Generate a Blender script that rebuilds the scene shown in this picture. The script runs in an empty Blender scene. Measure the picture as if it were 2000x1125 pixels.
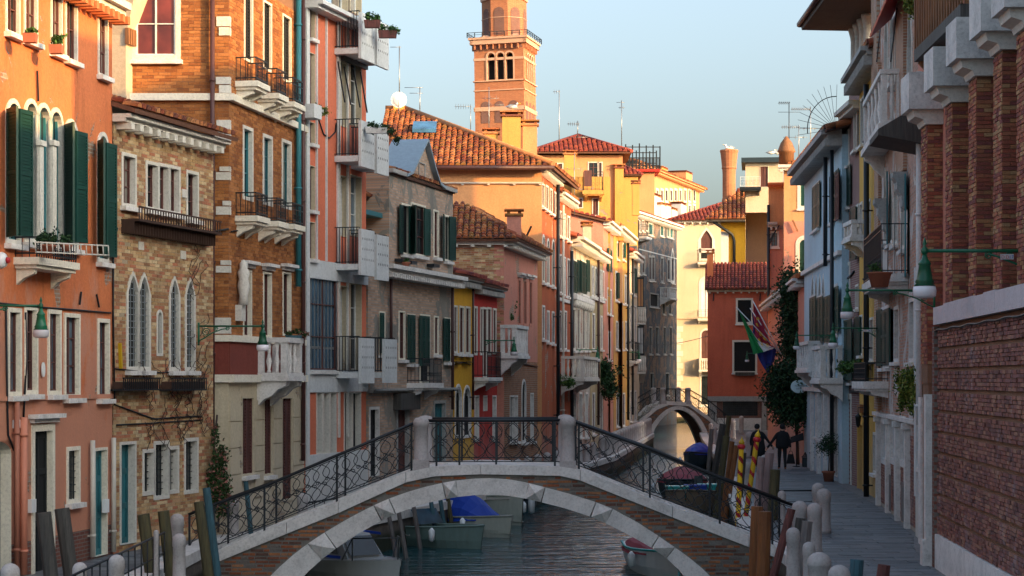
import bpy, math, random
from mathutils import Vector, Matrix
import mathutils.noise as mnoise
R = random.Random(7)
C = bpy.context.scene.collection
PI = math.pi
FPX, HZ, CAMZ = 4000.0, 740.0, 3.6
sc = bpy.context.scene
# ---------------------------------------------------------------- camera
cam_d = bpy.data.cameras.new('camera'); cam = bpy.data.objects.new('camera', cam_d); C.objects.link(cam)
cam.location = (0, 0, CAMZ); cam.rotation_euler = (PI/2, 0, 0)
cam_d.sensor_width = 36; cam_d.lens = 72; cam_d.shift_y = (HZ-562.5)/2000.0
cam_d.clip_start = 0.5; cam_d.clip_end = 6000
sc.camera = cam
# ---------------------------------------------------------------- light
SUN_EL, SUN_AZ = 13.0, 56.0          # azimuth: degrees clockwise from "behind the camera" towards the right
sx, sy = math.sin(math.radians(SUN_AZ)), -math.cos(math.radians(SUN_AZ))
w = bpy.data.worlds.new('World'); sc.world = w; w.use_nodes = True
wn = w.node_tree.nodes; wl = w.node_tree.links
bg = wn['Background']; sky = wn.new('ShaderNodeTexSky'); sky.sky_type = 'NISHITA'; sky.sun_disc = False
sky.sun_elevation = math.radians(SUN_EL); sky.sun_rotation = math.atan2(sx, sy)
sky.air_density = 1.0; sky.dust_density = 6.0; sky.ozone_density = 2.2; sky.altitude = 0
hs_ = wn.new('ShaderNodeHueSaturation'); hs_.inputs['Saturation'].default_value = .74; hs_.inputs['Value'].default_value = 1.0
wl.new(sky.outputs[0], hs_.inputs['Color']); tn_ = wn.new('ShaderNodeMix'); tn_.data_type = 'RGBA'; tn_.blend_type = 'MULTIPLY'; tn_.inputs[0].default_value = 1
tn_.inputs[7].default_value = (.96, .98, .97, 1); wl.new(hs_.outputs[0], tn_.inputs[6]); wl.new(tn_.outputs[2], bg.inputs[0]); bg.inputs[1].default_value = 0.15
sd = bpy.data.lights.new('sun', 'SUN'); sun = bpy.data.objects.new('sun', sd); C.objects.link(sun)
sd.energy = 2.3; sd.angle = math.radians(0.6); sd.color = (1.0, 0.53, 0.15)
ce = math.cos(math.radians(SUN_EL)); sdir = Vector((sx*ce, sy*ce, math.sin(math.radians(SUN_EL))))
sun.rotation_euler = sdir.to_track_quat('Z', 'Y').to_euler(); sun.location = sdir*100
sc.view_settings.view_transform = 'Standard'; sc.view_settings.look = 'None'
sc.view_settings.gamma = 1.0; sc.view_settings.use_curve_mapping = False; sc.view_settings.exposure = 1.75
try:
    sc.cycles.max_bounces = 9; sc.cycles.diffuse_bounces = 8; sc.cycles.glossy_bounces = 3; sc.cycles.transmission_bounces = 4
    sc.cycles.use_denoising = True; sc.cycles.caustics_reflective = False; sc.cycles.caustics_refractive = False
    sc.cycles.sample_clamp_indirect = 8
except Exception: pass

# ---------------------------------------------------------------- tagging
def tag(o, label=None, cat=None, group=None, kind=None):
    if label: o['label'] = label
    if cat: o['category'] = cat
    if group: o['group'] = group
    if kind: o['kind'] = kind
    return o
def empty(name, loc=(0,0,0), rz=0.0, label=None, cat=None, group=None):
    o = bpy.data.objects.new(name, None); C.objects.link(o)
    o.location = loc; o.rotation_euler = (0, 0, rz); o.empty_display_size = .2
    return tag(o, label, cat, group)
def copy_tree(o, parent=None):
    c = o.copy(); C.objects.link(c)
    if parent is not None: c.parent = parent
    for ch in o.children: copy_tree(ch, c)
    return c
# ---------------------------------------------------------------- mesh builder
class MB:
    def __init__(s): s.v = []; s.f = []; s.sm = []
    def poly(s, pts, smooth=False):
        n = len(s.v); s.v += [tuple(p) for p in pts]; s.f.append(tuple(range(n, n+len(pts)))); s.sm.append(smooth)
    def box(s, x0, x1, y0, y1, z0, z1):
        n = len(s.v)
        s.v += [(x0,y0,z0),(x1,y0,z0),(x1,y1,z0),(x0,y1,z0),(x0,y0,z1),(x1,y0,z1),(x1,y1,z1),(x0,y1,z1)]
        for q in ((0,3,2,1),(4,5,6,7),(0,1,5,4),(1,2,6,5),(2,3,7,6),(3,0,4,7)):
            s.f.append(tuple(n+i for i in q)); s.sm.append(False)
    def hexa(s, p):   # 8 points: bottom loop 4, top loop 4
        n = len(s.v); s.v += [tuple(q) for q in p]
        for q in ((0,3,2,1),(4,5,6,7),(0,1,5,4),(1,2,6,5),(2,3,7,6),(3,0,4,7)):
            s.f.append(tuple(n+i for i in q)); s.sm.append(False)
    def bar(s, a, b, t, t2=None):
        a = Vector(a); b = Vector(b); d = (b-a).normalized()
        up = Vector((0,0,1)) if abs(d.z) < .9 else Vector((0,1,0))
        x = d.cross(up).normalized()*(t/2); y = d.cross(x).normalized()*((t2 or t)/2)
        s.hexa([a-x-y, a+x-y, a+x+y, a-x+y, b-x-y, b+x-y, b+x+y, b-x+y])
    def tube(s, pts, r, n=6, caps=True, smooth=True, closed=False):
        pts = [Vector(p) for p in pts]; m = len(pts)
        if m < 2: return
        rr = r if isinstance(r, (list, tuple)) else [r]*m
        base = len(s.v); prevx = None
        for i, p in enumerate(pts):
            if closed: d = pts[(i+1) % m]-pts[i-1]
            else: d = pts[min(i+1, m-1)]-pts[max(i-1, 0)]
            if d.length < 1e-9: d = Vector((0,0,1))
            d.normalize()
            if prevx is None:
                up = Vector((0,0,1)) if abs(d.z) < .9 else Vector((0,1,0))
                x = d.cross(up).normalized()
            else:
                x = (prevx - d*prevx.dot(d))
                x = x.normalized() if x.length > 1e-6 else d.orthogonal().normalized()
            prevx = x; y = d.cross(x)
            for k in range(n):
                a = 2*PI*k/n + PI/n
                s.v.append(tuple(p + x*(math.cos(a)*rr[i]) + y*(math.sin(a)*rr[i])))
        for i in range(m if closed else m-1):
            j = (i+1) % m
            for k in range(n):
                k2 = (k+1) % n
                s.f.append((base+i*n+k, base+i*n+k2, base+j*n+k2, base+j*n+k)); s.sm.append(smooth)
        if caps and not closed:
            s.f.append(tuple(base+k for k in reversed(range(n)))); s.sm.append(False)
            s.f.append(tuple(base+(m-1)*n+k for k in range(n))); s.sm.append(False)
    def lathe(s, prof, c=(0,0,0), n=12, smooth=True, sx_=1, sy_=1):   # prof [(r,z)]
        base = len(s.v)
        for r, z in prof:
            for k in range(n):
                a = 2*PI*k/n
                s.v.append((c[0]+math.cos(a)*r*sx_, c[1]+math.sin(a)*r*sy_, c[2]+z))
        for i in range(len(prof)-1):
            for k in range(n):
                k2 = (k+1) % n
                s.f.append((base+i*n+k, base+i*n+k2, base+(i+1)*n+k2, base+(i+1)*n+k)); s.sm.append(smooth)
        s.f.append(tuple(base+k for k in reversed(range(n)))); s.sm.append(False)
        s.f.append(tuple(base+(len(prof)-1)*n+k for k in range(n))); s.sm.append(False)
    def extr(s, pts2, y0, y1, ax='xz'):   # polygon in xz extruded along y (or 'yz' along x)
        n = len(pts2); b = len(s.v)
        for yy in (y0, y1):
            for p in pts2:
                s.v.append((p[0], yy, p[1]) if ax == 'xz' else ((yy, p[0], p[1]) if ax == 'yz' else (p[0], p[1], yy)))
        s.f.append(tuple(range(b, b+n))); s.f.append(tuple(reversed(range(b+n, b+2*n)))); s.sm += [False, False]
        for i in range(n):
            j = (i+1) % n
            s.f.append((b+i, b+n+i, b+n+j, b+j)); s.sm.append(False)
    def leaf(s, c, size, rnd):
        d = Vector((rnd.gauss(0,1), rnd.gauss(0,1), rnd.gauss(0,1)+.3)).normalized()
        x = d.orthogonal().normalized(); a = rnd.uniform(0, 2*PI)
        y = d.cross(x); x, y = x*math.cos(a)+y*math.sin(a), y*math.cos(a)-x*math.sin(a)
        c = Vector(c); l = size*rnd.uniform(.7, 1.3); w_ = l*.5
        s.poly([c-x*l, c-y*w_+d*(l*.15), c+x*l, c+y*w_+d*(l*.15)])
    def xform(s, M):
        s.v = [tuple(M @ Vector(p)) for p in s.v]; return s
    def mesh(s, name, mat=None):
        me = bpy.data.meshes.new(name); me.from_pydata(s.v, [], s.f)
        if any(s.sm): me.polygons.foreach_set('use_smooth', s.sm)
        if mat: me.materials.append(mat)
        me.update(); return me
    def build(s, name, mat, parent=None, label=None, cat=None, group=None, kind=None, loc=None, rz=0):
        if not s.f: return None
        o = bpy.data.objects.new(name, s.mesh(name, mat)); C.objects.link(o)
        if parent is not None: o.parent = parent
        if loc is not None: o.location = loc
        if rz: o.rotation_euler = (0, 0, rz)
        return tag(o, label, cat, group, kind)

def Wp(px, py, Y): return Vector(((px-1000)/FPX*Y, Y, CAMZ+(HZ-py)/FPX*Y))
def Gp(px, py, z=0.0):
    Y = (CAMZ-z)*FPX/(py-HZ); return Vector(((px-1000)/FPX*Y, Y, z))
# ---------------------------------------------------------------- materials
MATS = {}
def nt(name):
    m = bpy.data.materials.new(name); m.use_nodes = True
    t = m.node_tree; b = t.nodes['Principled BSDF']; MATS[name] = m
    return m, t, b
def ramp(t, stops, fac=None, interp='LINEAR'):
    r = t.nodes.new('ShaderNodeValToRGB'); r.color_ramp.interpolation = interp
    e = r.color_ramp.elements
    while len(e) < len(stops): e.new(.5)
    for k, (p, c) in enumerate(stops):
        e[k].position = p; e[k].color = (c[0], c[1], c[2], 1) if not isinstance(c, (int, float)) else (c, c, c, 1)
    if fac is not None: t.links.new(fac, r.inputs[0])
    return r
def noise(t, vec, scale, detail=4, rough=.6, stretch=None, dist=0):
    n = t.nodes.new('ShaderNodeTexNoise'); n.inputs['Scale'].default_value = scale
    n.inputs['Detail'].default_value = detail; n.inputs['Roughness'].default_value = rough
    n.inputs['Distortion'].default_value = dist
    if stretch:
        mp = t.nodes.new('ShaderNodeMapping'); mp.inputs['Scale'].default_value = stretch
        t.links.new(vec, mp.inputs[0]); vec = mp.outputs[0]
    t.links.new(vec, n.inputs['Vector']); return n
def mix(t, fac, a, b, mode='MIX'):
    m = t.nodes.new('ShaderNodeMix'); m.data_type = 'RGBA'; m.blend_type = mode
    for sock, val in ((0, fac), (6, a), (7, b)):
        if hasattr(val, 'is_output') or hasattr(val, 'links'): t.links.new(val, m.inputs[sock])
        elif sock == 0: m.inputs[0].default_value = val
        else: m.inputs[sock].default_value = (val[0], val[1], val[2], 1)
    return m.outputs[2]
def geo_pos(t):
    g = t.nodes.new('ShaderNodeNewGeometry'); return g.outputs['Position']
def bump(t, b, h, strength=.4, dist=.02):
    n = t.nodes.new('ShaderNodeBump'); n.inputs['Strength'].default_value = strength; n.inputs['Distance'].default_value = dist
    t.links.new(h, n.inputs['Height']); t.links.new(n.outputs[0], b.inputs['Normal'])
def lum(c, k): return tuple(min(1, x*k) for x in c)
def plaster(name, col, col2=None, under=None, peel=0.0, streak=.5, rough=.9, peelscale=.9, damp_shade=4.5):
    """painted stucco: cloudy tone, vertical weather streaks, optional peeled patches that bare what is under"""
    m, t, b = nt(name); P = geo_pos(t); col2 = col2 or lum(col, .66)
    n1 = noise(t, P, .55, 6, .65)
    c = mix(t, ramp(t, [(.35, 0.), (.68, 1.)], n1.outputs[0]).outputs[0], col, col2)
    n2 = noise(t, P, 1.0, 5, .7, (3.2, 3.2, .28))
    c = mix(t, ramp(t, [(.5, 0.), (.78, streak)], n2.outputs[0]).outputs[0], c, lum(col2, .55))
    n3 = noise(t, P, 14, 5, .7)
    c = mix(t, .35, c, ramp(t, [(.3, lum(col, .6)), (.7, lum(col, 1.25))], n3.outputs[0]).outputs[0])
    sz = t.nodes.new('ShaderNodeSeparateXYZ'); t.links.new(P, sz.inputs[0]); n5 = noise(t, P, 1.3, 6, .7, (1, 1, .5))
    ma = t.nodes.new('ShaderNodeMath'); ma.operation = 'MULTIPLY_ADD'; ma.inputs[1].default_value = -damp_shade; t.links.new(n5.outputs[0], ma.inputs[0]); t.links.new(sz.outputs[2], ma.inputs[2])
    mr = t.nodes.new('ShaderNodeMapRange'); mr.inputs[1].default_value = -.1; mr.inputs[2].default_value = -1.6; t.links.new(ma.outputs[0], mr.inputs[0])      # salt and dampness creeping up from the quay, plus painted lit-top fade on orange
    mm = t.nodes.new('ShaderNodeMath'); mm.operation = 'MULTIPLY'; mm.inputs[1].default_value = .6; t.links.new(mr.outputs[0], mm.inputs[0])
    c = mix(t, mm.outputs[0], c, tuple(.5*a+.5*b_ for a, b_ in zip(col, (.42,.38,.35)))); h = n3.outputs[0]
    if peel:
        n4 = noise(t, P, peelscale, 8, .62, None, .6)
        k = ramp(t, [(.5-peel*.12+.06, 0.), (.52-peel*.12+.06, 1.)], n4.outputs[0]).outputs[0]
        u = under or (.30, .27, .24)
        bt = t.nodes.new('ShaderNodeTexBrick'); bt.inputs['Scale'].default_value = 1
        bt.inputs['Brick Width'].default_value = .27; bt.inputs['Row Height'].default_value = .078; bt.inputs['Mortar Size'].default_value = .012
        bt.inputs[1].default_value = (*lum(u, 1.15), 1); bt.inputs[2].default_value = (*lum(u, .7), 1); bt.inputs[3].default_value = (.34,.31,.27,1)
        vec = t.nodes.new('ShaderNodeCombineXYZ'); sp = t.nodes.new('ShaderNodeSeparateXYZ')
        tc = t.nodes.new('ShaderNodeTexCoord'); t.links.new(tc.outputs['Object'], sp.inputs[0])
        t.links.new(sp.outputs[0], vec.inputs[0]); t.links.new(sp.outputs[2], vec.inputs[1]); t.links.new(vec.outputs[0], bt.inputs[0])
        c = mix(t, k, c, bt.outputs[0])
        a = t.nodes.new('ShaderNodeMath'); a.operation = 'MULTIPLY_ADD'; a.inputs[1].default_value = -1.2
        t.links.new(k, a.inputs[0]); t.links.new(n3.outputs[0], a.inputs[2]); h = a.outputs[0]
    t.links.new(c, b.inputs['Base Color']); b.inputs['Roughness'].default_value = rough
    b.inputs['Specular IOR Level'].default_value = .25
    bump(t, b, h, .5, .02); return m
def stone(name, col, dark=(.16,.155,.14), amount=.5, scale=2.2, fine=18, bs=.5):
    m, t, b = nt(name); P = geo_pos(t)
    n1 = noise(t, P, scale, 8, .7, None, .4); n2 = noise(t, P, fine, 6, .75)
    c = mix(t, ramp(t, [(.52-.12*amount, 0.), (.75, .85*amount+.1)], n1.outputs[0]).outputs[0], col, dark)
    c = mix(t, .45, c, ramp(t, [(.32, lum(col, .45)), (.5, lum(col, .95)), (.7, lum(col, 1.15))], n2.outputs[0]).outputs[0])
    t.links.new(c, b.inputs['Base Color']); b.inputs['Roughness'].default_value = .85; b.inputs['Specular IOR Level'].default_value = .25
    bump(t, b, n2.outputs[0], bs, .02); return m
def islands(name, cols, dirt=(.05,.045,.04), dirtamt=.5, rough=.88, dscale=1.6, white=0.0):
    """bricks / tiles / stones as geometry: every piece gets its own tone"""
    m, t, b = nt(name); g = t.nodes.new('ShaderNodeNewGeometry'); oi = t.nodes.new('ShaderNodeObjectInfo')
    a = t.nodes.new('ShaderNodeMath'); a.operation = 'ADD'; t.links.new(g.outputs['Random Per Island'], a.inputs[0]); t.links.new(oi.outputs['Random'], a.inputs[1])
    f = t.nodes.new('ShaderNodeMath'); f.operation = 'FRACT'; t.links.new(a.outputs[0], f.inputs[0])
    n = len(cols); r = ramp(t, [(k/(n), c) for k, c in enumerate(cols)], f.outputs[0], 'CONSTANT')
    P = g.outputs['Position']; n1 = noise(t, P, dscale, 7, .7); n2 = noise(t, P, 30, 4, .7)
    c = mix(t, ramp(t, [(.45, 0.), (.72, dirtamt)], n1.outputs[0]).outputs[0], r.outputs[0], dirt)
    c = mix(t, .5, c, ramp(t, [(.3, .35), (.6, 1.)], n2.outputs[0]).outputs[0], 'MULTIPLY')
    if white:
        n4 = noise(t, P, 1.1, 6, .7, (1, 1, .6), .5)
        c = mix(t, ramp(t, [(.56, 0.), (.72, white)], n4.outputs[0]).outputs[0], c, (.42,.38,.42))
    t.links.new(c, b.inputs['Base Color']); b.inputs['Roughness'].default_value = rough; b.inputs['Specular IOR Level'].default_value = .25
    bump(t, b, n2.outputs[0], .5, .012); return m
def brickmat(name, c1, c2, mortar, dirt=.45, white=0.):
    """walls too far or too oblique to tell the bricks apart"""
    m, t, b = nt(name); bt = t.nodes.new('ShaderNodeTexBrick'); bt.inputs['Scale'].default_value = 1
    bt.inputs['Brick Width'].default_value = .26; bt.inputs['Row Height'].default_value = .075; bt.inputs['Mortar Size'].default_value = .011
    bt.inputs[1].default_value = (*c1, 1); bt.inputs[2].default_value = (*c2, 1); bt.inputs[3].default_value = (*mortar, 1)
    vec = t.nodes.new('ShaderNodeCombineXYZ'); sp = t.nodes.new('ShaderNodeSeparateXYZ')
    tc = t.nodes.new('ShaderNodeTexCoord'); t.links.new(tc.outputs['Object'], sp.inputs[0])
    t.links.new(sp.outputs[0], vec.inputs[0]); t.links.new(sp.outputs[2], vec.inputs[1]); t.links.new(vec.outputs[0], bt.inputs[0])
    P = geo_pos(t); n1 = noise(t, P, .8, 7, .7)
    c = mix(t, ramp(t, [(.45, 0.), (.75, dirt)], n1.outputs[0]).outputs[0], bt.outputs[0], lum(c2, .4))
    if white:
        n4 = noise(t, P, 1.0, 6, .7, (1, 1, .6), .5)
        c = mix(t, ramp(t, [(.55, 0.), (.62, white)], n4.outputs[0]).outputs[0], c, (.5,.47,.42))
    t.links.new(c, b.inputs['Base Color']); b.inputs['Roughness'].default_value = .9; b.inputs['Specular IOR Level'].default_value = .2
    bump(t, b, bt.outputs[1], -.5, .012); return m
def paint(name, col, rough=.5, var=.35, metal=0., sc_=9, spec=.4):
    m, t, b = nt(name); P = geo_pos(t); n1 = noise(t, P, sc_, 5, .7, (1, 1, .35))
    c = mix(t, ramp(t, [(.35, 0.), (.7, var)], n1.outputs[0]).outputs[0], col, lum(col, .4))
    oi = t.nodes.new('ShaderNodeObjectInfo'); rv = ramp(t, [(0., .7), (1., 1.35)], oi.outputs['Random']); c = mix(t, 1., c, rv.outputs[0], 'MULTIPLY')
    t.links.new(c, b.inputs['Base Color']); b.inputs['Roughness'].default_value = rough; b.inputs['Metallic'].default_value = metal
    b.inputs['Specular IOR Level'].default_value = spec
    bump(t, b, n1.outputs[0], .15, .01); return m
def wood(name, col, col2):
    m, t, b = nt(name); P = geo_pos(t); oi = t.nodes.new('ShaderNodeObjectInfo')
    n1 = noise(t, P, 3, 6, .7, (7, 7, .5)); n2 = noise(t, P, 1.2, 4, .6)
    c = mix(t, ramp(t, [(.38, 0.), (.62, 1.)], n1.outputs[0]).outputs[0], col, col2)
    c = mix(t, ramp(t, [(.5, 0.), (.75, .5)], n2.outputs[0]).outputs[0], c, lum(col2, .4))
    t.links.new(c, b.inputs['Base Color']); b.inputs['Roughness'].default_value = .75
    bump(t, b, n1.outputs[0], .6, .02); return m
def glassm(name, col=(.02,.03,.035), rough=.12):
    m, t, b = nt(name); P = geo_pos(t); n1 = noise(t, P, 1.3, 3, .5)
    t.links.new(ramp(t, [(.3, lum(col, .5)), (.7, lum(col, 1.6))], n1.outputs[0]).outputs[0], b.inputs['Base Color'])
    b.inputs['Roughness'].default_value = rough; b.inputs['Specular IOR Level'].default_value = .6
    bump(t, b, n1.outputs[0], .1, .02); return m
def leafm(name, cols):
    m, t, b = nt(name); g = t.nodes.new('ShaderNodeNewGeometry')
    r = ramp(t, [(k/len(cols), c) for k, c in enumerate(cols)], g.outputs['Random Per Island'], 'CONSTANT')
    t.links.new(r.outputs[0], b.inputs['Base Color']); b.inputs['Roughness'].default_value = .6; b.inputs['Specular IOR Level'].default_value = .2
    return m
M = {}
M['stone'] = stone('istrian_stone', (.76,.74,.71), (.16,.16,.15), .75)
M['stone_clean'] = stone('clean_white_stone', (.66,.64,.58), (.3,.27,.22), .3)
M['stone_jamb'] = stone('cream_jamb_stone', (0.826,0.779,0.649), (0.378,0.295,0.189), .4, 1.3)
M['stone_dark'] = stone('weathered_stone', (0.401,0.401,0.389), (0.071,0.077,0.071), .8)
M['bollard'] = stone('bollard_stone', (.46,.43,.42), (.13,.12,.12), .6, 3.2, 26)
M['mortar'] = stone('grey_mortar', (.20,.19,.17), (.06,.06,.055), .5)
M['mortar_pale'] = stone('pale_mortar', (.46,.40,.32), (.16,.13,.11), .5)
M['mortar_tan'] = stone('tan_mortar', (.40,.33,.23), (.17,.13,.09), .5)
M['brick_br'] = islands('bridge_brick', [(.34,.11,.05),(.42,.17,.075),(.24,.085,.05),(.44,.20,.10),(.15,.08,.06),(.36,.13,.06),(.20,.17,.15)], (.05,.05,.045), .6)
M['brick_tan'] = islands('tan_brick', [(0.546,0.351,0.169),(0.650,0.455,0.247),(0.468,0.260,0.130),(0.598,0.377,0.208),(0.390,0.195,0.104),(0.715,0.546,0.325),(0.520,0.208,0.117)], (0.130,0.098,0.065), .6)
M['brick_brown'] = islands('brown_brick', [(.40,.155,.05),(.48,.20,.07),(.34,.125,.04),(.42,.17,.055),(.28,.10,.035)], (.09,.045,.03), .4)
M['brick_wall'] = islands('purple_brick', [(0.312,0.130,0.098),(0.247,0.098,0.078),(0.364,0.169,0.124),(0.208,0.098,0.085),(0.286,0.130,0.117),(0.403,0.208,0.143)], (0.078,0.052,0.058), .55, .9, 1.3, .5)
M['brick_pil'] = islands('pilaster_brick', [(.40,.15,.085),(.34,.10,.065),(.44,.21,.10),(.28,.085,.065),(.38,.13,.08),(.46,.27,.14),(.24,.08,.07)], (.08,.04,.04), .4)
M['brick_far'] = brickmat('far_brick', (.36,.16,.08), (.25,.105,.06), (.32,.26,.2))
M['brick_far_pale'] = brickmat('far_pale_brick', (.42,.22,.13), (.30,.15,.1), (.42,.37,.3), .4, .6)
M['brick_far_dark'] = brickmat('far_dark_brick', (.22,.085,.06), (.15,.06,.05), (.2,.17,.15))
M['brick_blue'] = brickmat('right_red_brick', (.26,.12,.10), (.20,.095,.09), (.3,.28,.27))
M['tower_brick'] = brickmat('tower_brick', (.44,.15,.075), (.33,.10,.055), (.46,.27,.14), .3)
M['tile'] = islands('roof_tile', [(.40,.13,.05),(.50,.19,.07),(.30,.08,.04),(.44,.15,.055),(.22,.075,.05),(.55,.24,.10),(.34,.16,.05)], (.07,.04,.03), .55)
M['tile_red'] = islands('red_roof_tile', [(.33,.07,.05),(.40,.10,.06),(.26,.055,.045),(.36,.085,.055),(.20,.05,.05)], (.07,.03,.035), .5)
M['under'] = paint('roof_underlay', (.12,.055,.035), .9, .5)
M['orange'] = plaster('orange_plaster', (.64,.20,.075), (.50,.14,.065), (.34,.2,.13), -.45, .85, .9, .8, 11.)  # last value also paints in the sunlit top above a duller wall
M['peach'] = plaster('peach_plaster', (.62,.32,.15), (.54,.25,.12), None, 0, .55)
M['gold'] = plaster('golden_plaster', (.60,.33,.09), (.50,.26,.08), (.4,.24,.15), -.5, .7)
M['pink'] = plaster('salmon_paint', (.68,.19,.105), (.62,.17,.09), None, 0, .06, .9, .9, 0.)
M['pinkpale'] = plaster('pale_pink_plaster', (.60,.26,.19), (.52,.21,.16), (.38,.22,.15), -.4, .6)
M['white'] = plaster('white_concrete', (0.708,0.732,0.732), (0.496,0.531,0.543), None, 0, .5)
M['cream'] = plaster('cream_plaster', (.62,.51,.37), (.54,.43,.30), None, 0, .4)
M['beige'] = plaster('beige_render', (0.614,0.531,0.378), (0.496,0.425,0.307), (.36,.28,.2), -.4, .65)
M['grey'] = plaster('grey_peeling_plaster', (0.295,0.277,0.242), (0.189,0.177,0.159), (0.496,0.330,0.236), 1.0, .7, .9, .75)
M['yellow'] = plaster('yellow_plaster', (.70,.38,.03), (.58,.30,.03), None, 0, .4)
M['redp'] = plaster('red_plaster', (.50,.04,.03), (.36,.035,.03), None, 0, .5)
M['rust'] = plaster('rust_plaster', (.46,.12,.05), (.32,.085,.045), (.34,.2,.13), -.3, .8)
M['redhouse'] = plaster('brick_red_plaster', (.58,.15,.09), (.46,.11,.07), None, 0, .6)
M['greywhite'] = plaster('grey_white_plaster', (0.543,0.507,0.437), (0.389,0.366,0.319), (0.413,0.236,0.177), .5, .8)
M['olive'] = plaster('dull_yellow_plaster', (.44,.36,.21), (.34,.28,.17), None, 0, .5)
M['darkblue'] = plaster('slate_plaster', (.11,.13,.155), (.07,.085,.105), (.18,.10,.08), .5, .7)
M['skyblue'] = plaster('pale_blue_plaster', (.46,.64,.74), (.36,.52,.62), None, 0, .5)
M['ochre'] = plaster('ochre_plaster', (0.661,0.401,0.088), (0.543,0.319,0.071), None, 0, .75)
M['rough'] = plaster('patched_white_plaster', (0.590,0.543,0.507), (0.448,0.413,0.401), (0.472,0.236,0.165), .9, .6)
M['brownpanel'] = plaster('oxblood_panel', (.22,.055,.04), (.17,.045,.035), None, 0, .5)
M['green'] = paint('dark_green_shutter', (.006,.05,.038), .55, .4)
M['teal'] = paint('teal_paint', (.03,.16,.19), .5, .4)
M['lampgreen'] = paint('lamp_green', (.01,.12,.06), .35, .3)
M['iron'] = paint('black_iron', (.02,.026,.032), .45, .4, .3)
M['rusty'] = paint('rusty_iron', (.07,.035,.025), .8, .5)
M['pipe'] = paint('brown_pipe', (.07,.03,.028), .5, .3)
M['copperpipe'] = paint('salmon_pipe', (.50,.19,.12), .6, .3)
M['whitepipe'] = paint('white_pipe', (.6,.57,.5), .5, .3)
M['brownwood'] = wood('brown_door_wood', (.14,.05,.04), (.08,.03,.028))
M['wood'] = wood('bare_wood', (.30,.13,.05), (.16,.07,.03))
M['pole_brown'] = wood('brown_pole', (.26,.10,.03), (.17,.06,.02))
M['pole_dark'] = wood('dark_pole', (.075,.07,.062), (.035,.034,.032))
M['pole_olive'] = wood('olive_pole', (.10,.085,.035), (.055,.05,.025))
M['pole_red'] = wood('red_pole', (.16,.05,.045), (.09,.035,.03))
M['pole_grey'] = wood('grey_pole', (.20,.18,.17), (.11,.10,.10))
M['pole_pink'] = wood('pinkish_pole', (.40,.29,.28), (.26,.19,.19))
M['pole_teal'] = wood('teal_pole', (.05,.14,.18), (.03,.08,.10))
M['yellowpaint'] = paint('yellow_paint', (.75,.48,.02), .4, .15)
M['redpaint'] = paint('crimson_paint', (.42,.02,.03), .4, .2)
M['glass'] = glassm('window_glass')
M['glassc'] = glassm('curtained_glass', (.20,.19,.17), .25); M['glassr'] = glassm('sky_tinted_glass', (.10,.15,.19), .08)  # glassr carries the sky reflection in its base colour
M['glassred'] = glassm('dark_red_glass', (.16,.03,.02), .2)  # dark red pane colour
M['glassblue'] = glassm('blue_glass', (.03,.07,.11), .15)
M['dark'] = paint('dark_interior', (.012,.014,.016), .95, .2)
M['boatwhite'] = paint('white_gelcoat', (.70,.74,.76), .3, .12)
M['boatgreen'] = paint('grey_green_hull', (.16,.24,.22), .4, .3)
M['boatgrey'] = paint('pale_grey_hull', (.36,.39,.34), .45, .3)
M['boatdark'] = paint('dark_hull', (.025,.045,.06), .4, .3)
M['boatbrown'] = paint('brown_hull', (.20,.16,.12), .5, .3)
M['tarpblue'] = paint('royal_blue_tarp', (.012,.07,.52), .6, .25, 0, 3)
M['tarpbeige'] = paint('beige_boat_cover', (.42,.40,.36), .8, .25, 0, 3)
M['tarpgrey'] = paint('pale_blue_tarp', (.36,.47,.55), .7, .3, 0, 3)
M['tarpred'] = paint('maroon_boat_cover', (.24,.03,.05), .7, .3, 0, 3)
M['cyan'] = paint('cyan_plastic', (.03,.45,.45), .4, .3)
M['terracotta'] = paint('terracotta', (.34,.12,.07), .8, .3)
M['leaf'] = leafm('leaf_green', [(.03,.08,.02),(.05,.13,.03),(.02,.055,.018),(.08,.17,.04)])
M['leafdark'] = leafm('leaf_dark_green', [(.012,.04,.018),(.02,.06,.025),(.01,.03,.015),(.035,.08,.03)])
M['leafyel'] = leafm('leaf_yellow_green', [(.09,.14,.02),(.16,.2,.03),(.05,.09,.02),(.22,.22,.05)])
M['leafpink'] = leafm('flowering_creeper', [(.03,.07,.02),(.05,.1,.03),(.02,.05,.02),(.35,.14,.12),(.03,.06,.02)])
M['twig'] = wood('dry_twig', (.10,.06,.045), (.05,.03,.025))
M['frost'] = paint('frosted_lamp_glass', (.72,.70,.74), .25, .1)
M['cloth_black'] = paint('black_cloth', (.012,.014,.018), .9, .3)
M['skin'] = paint('skin', (.45,.26,.19), .6, .1)
M['shoe'] = paint('tan_shoe', (.32,.12,.06), .6, .2)
M['metal'] = paint('grey_metal', (.35,.38,.40), .35, .3, .7)
M['lead'] = paint('lead_flashing', (.20,.27,.33), .45, .3, .2)
M['white_sign'] = paint('white_enamel', (.70,.72,.72), .4, .1)
M['skylight'] = glassm('skylight_glass', (.05,.16,.30), .1)
M['stone_pale'] = stone('lilac_white_coping', (.60,.54,.56), (.16,.12,.13), .35, 1.6, 20)
M['block'] = stone('stained_white_block', (.70,.70,.68), (.07,.11,.12), .95, 1.6, 16)
M['greenflag'] = paint('green_flag_cloth', (.02,.30,.09), .8, .2); M['maroonflag'] = paint('maroon_flag_cloth', (.28,.02,.05), .8, .2); M['navyflag'] = paint('navy_flag_cloth', (.015,.03,.20), .8, .2); M['signpale'] = paint('pale_sign', (.45,.58,.62), .5, .1)
M['mortar_red'] = stone('reddish_mortar', (.24,.13,.08), (.10,.06,.04), .5)
M['tower_trim'] = stone('tower_trim_stone', (.62,.38,.26), (.34,.18,.11), .5)
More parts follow.
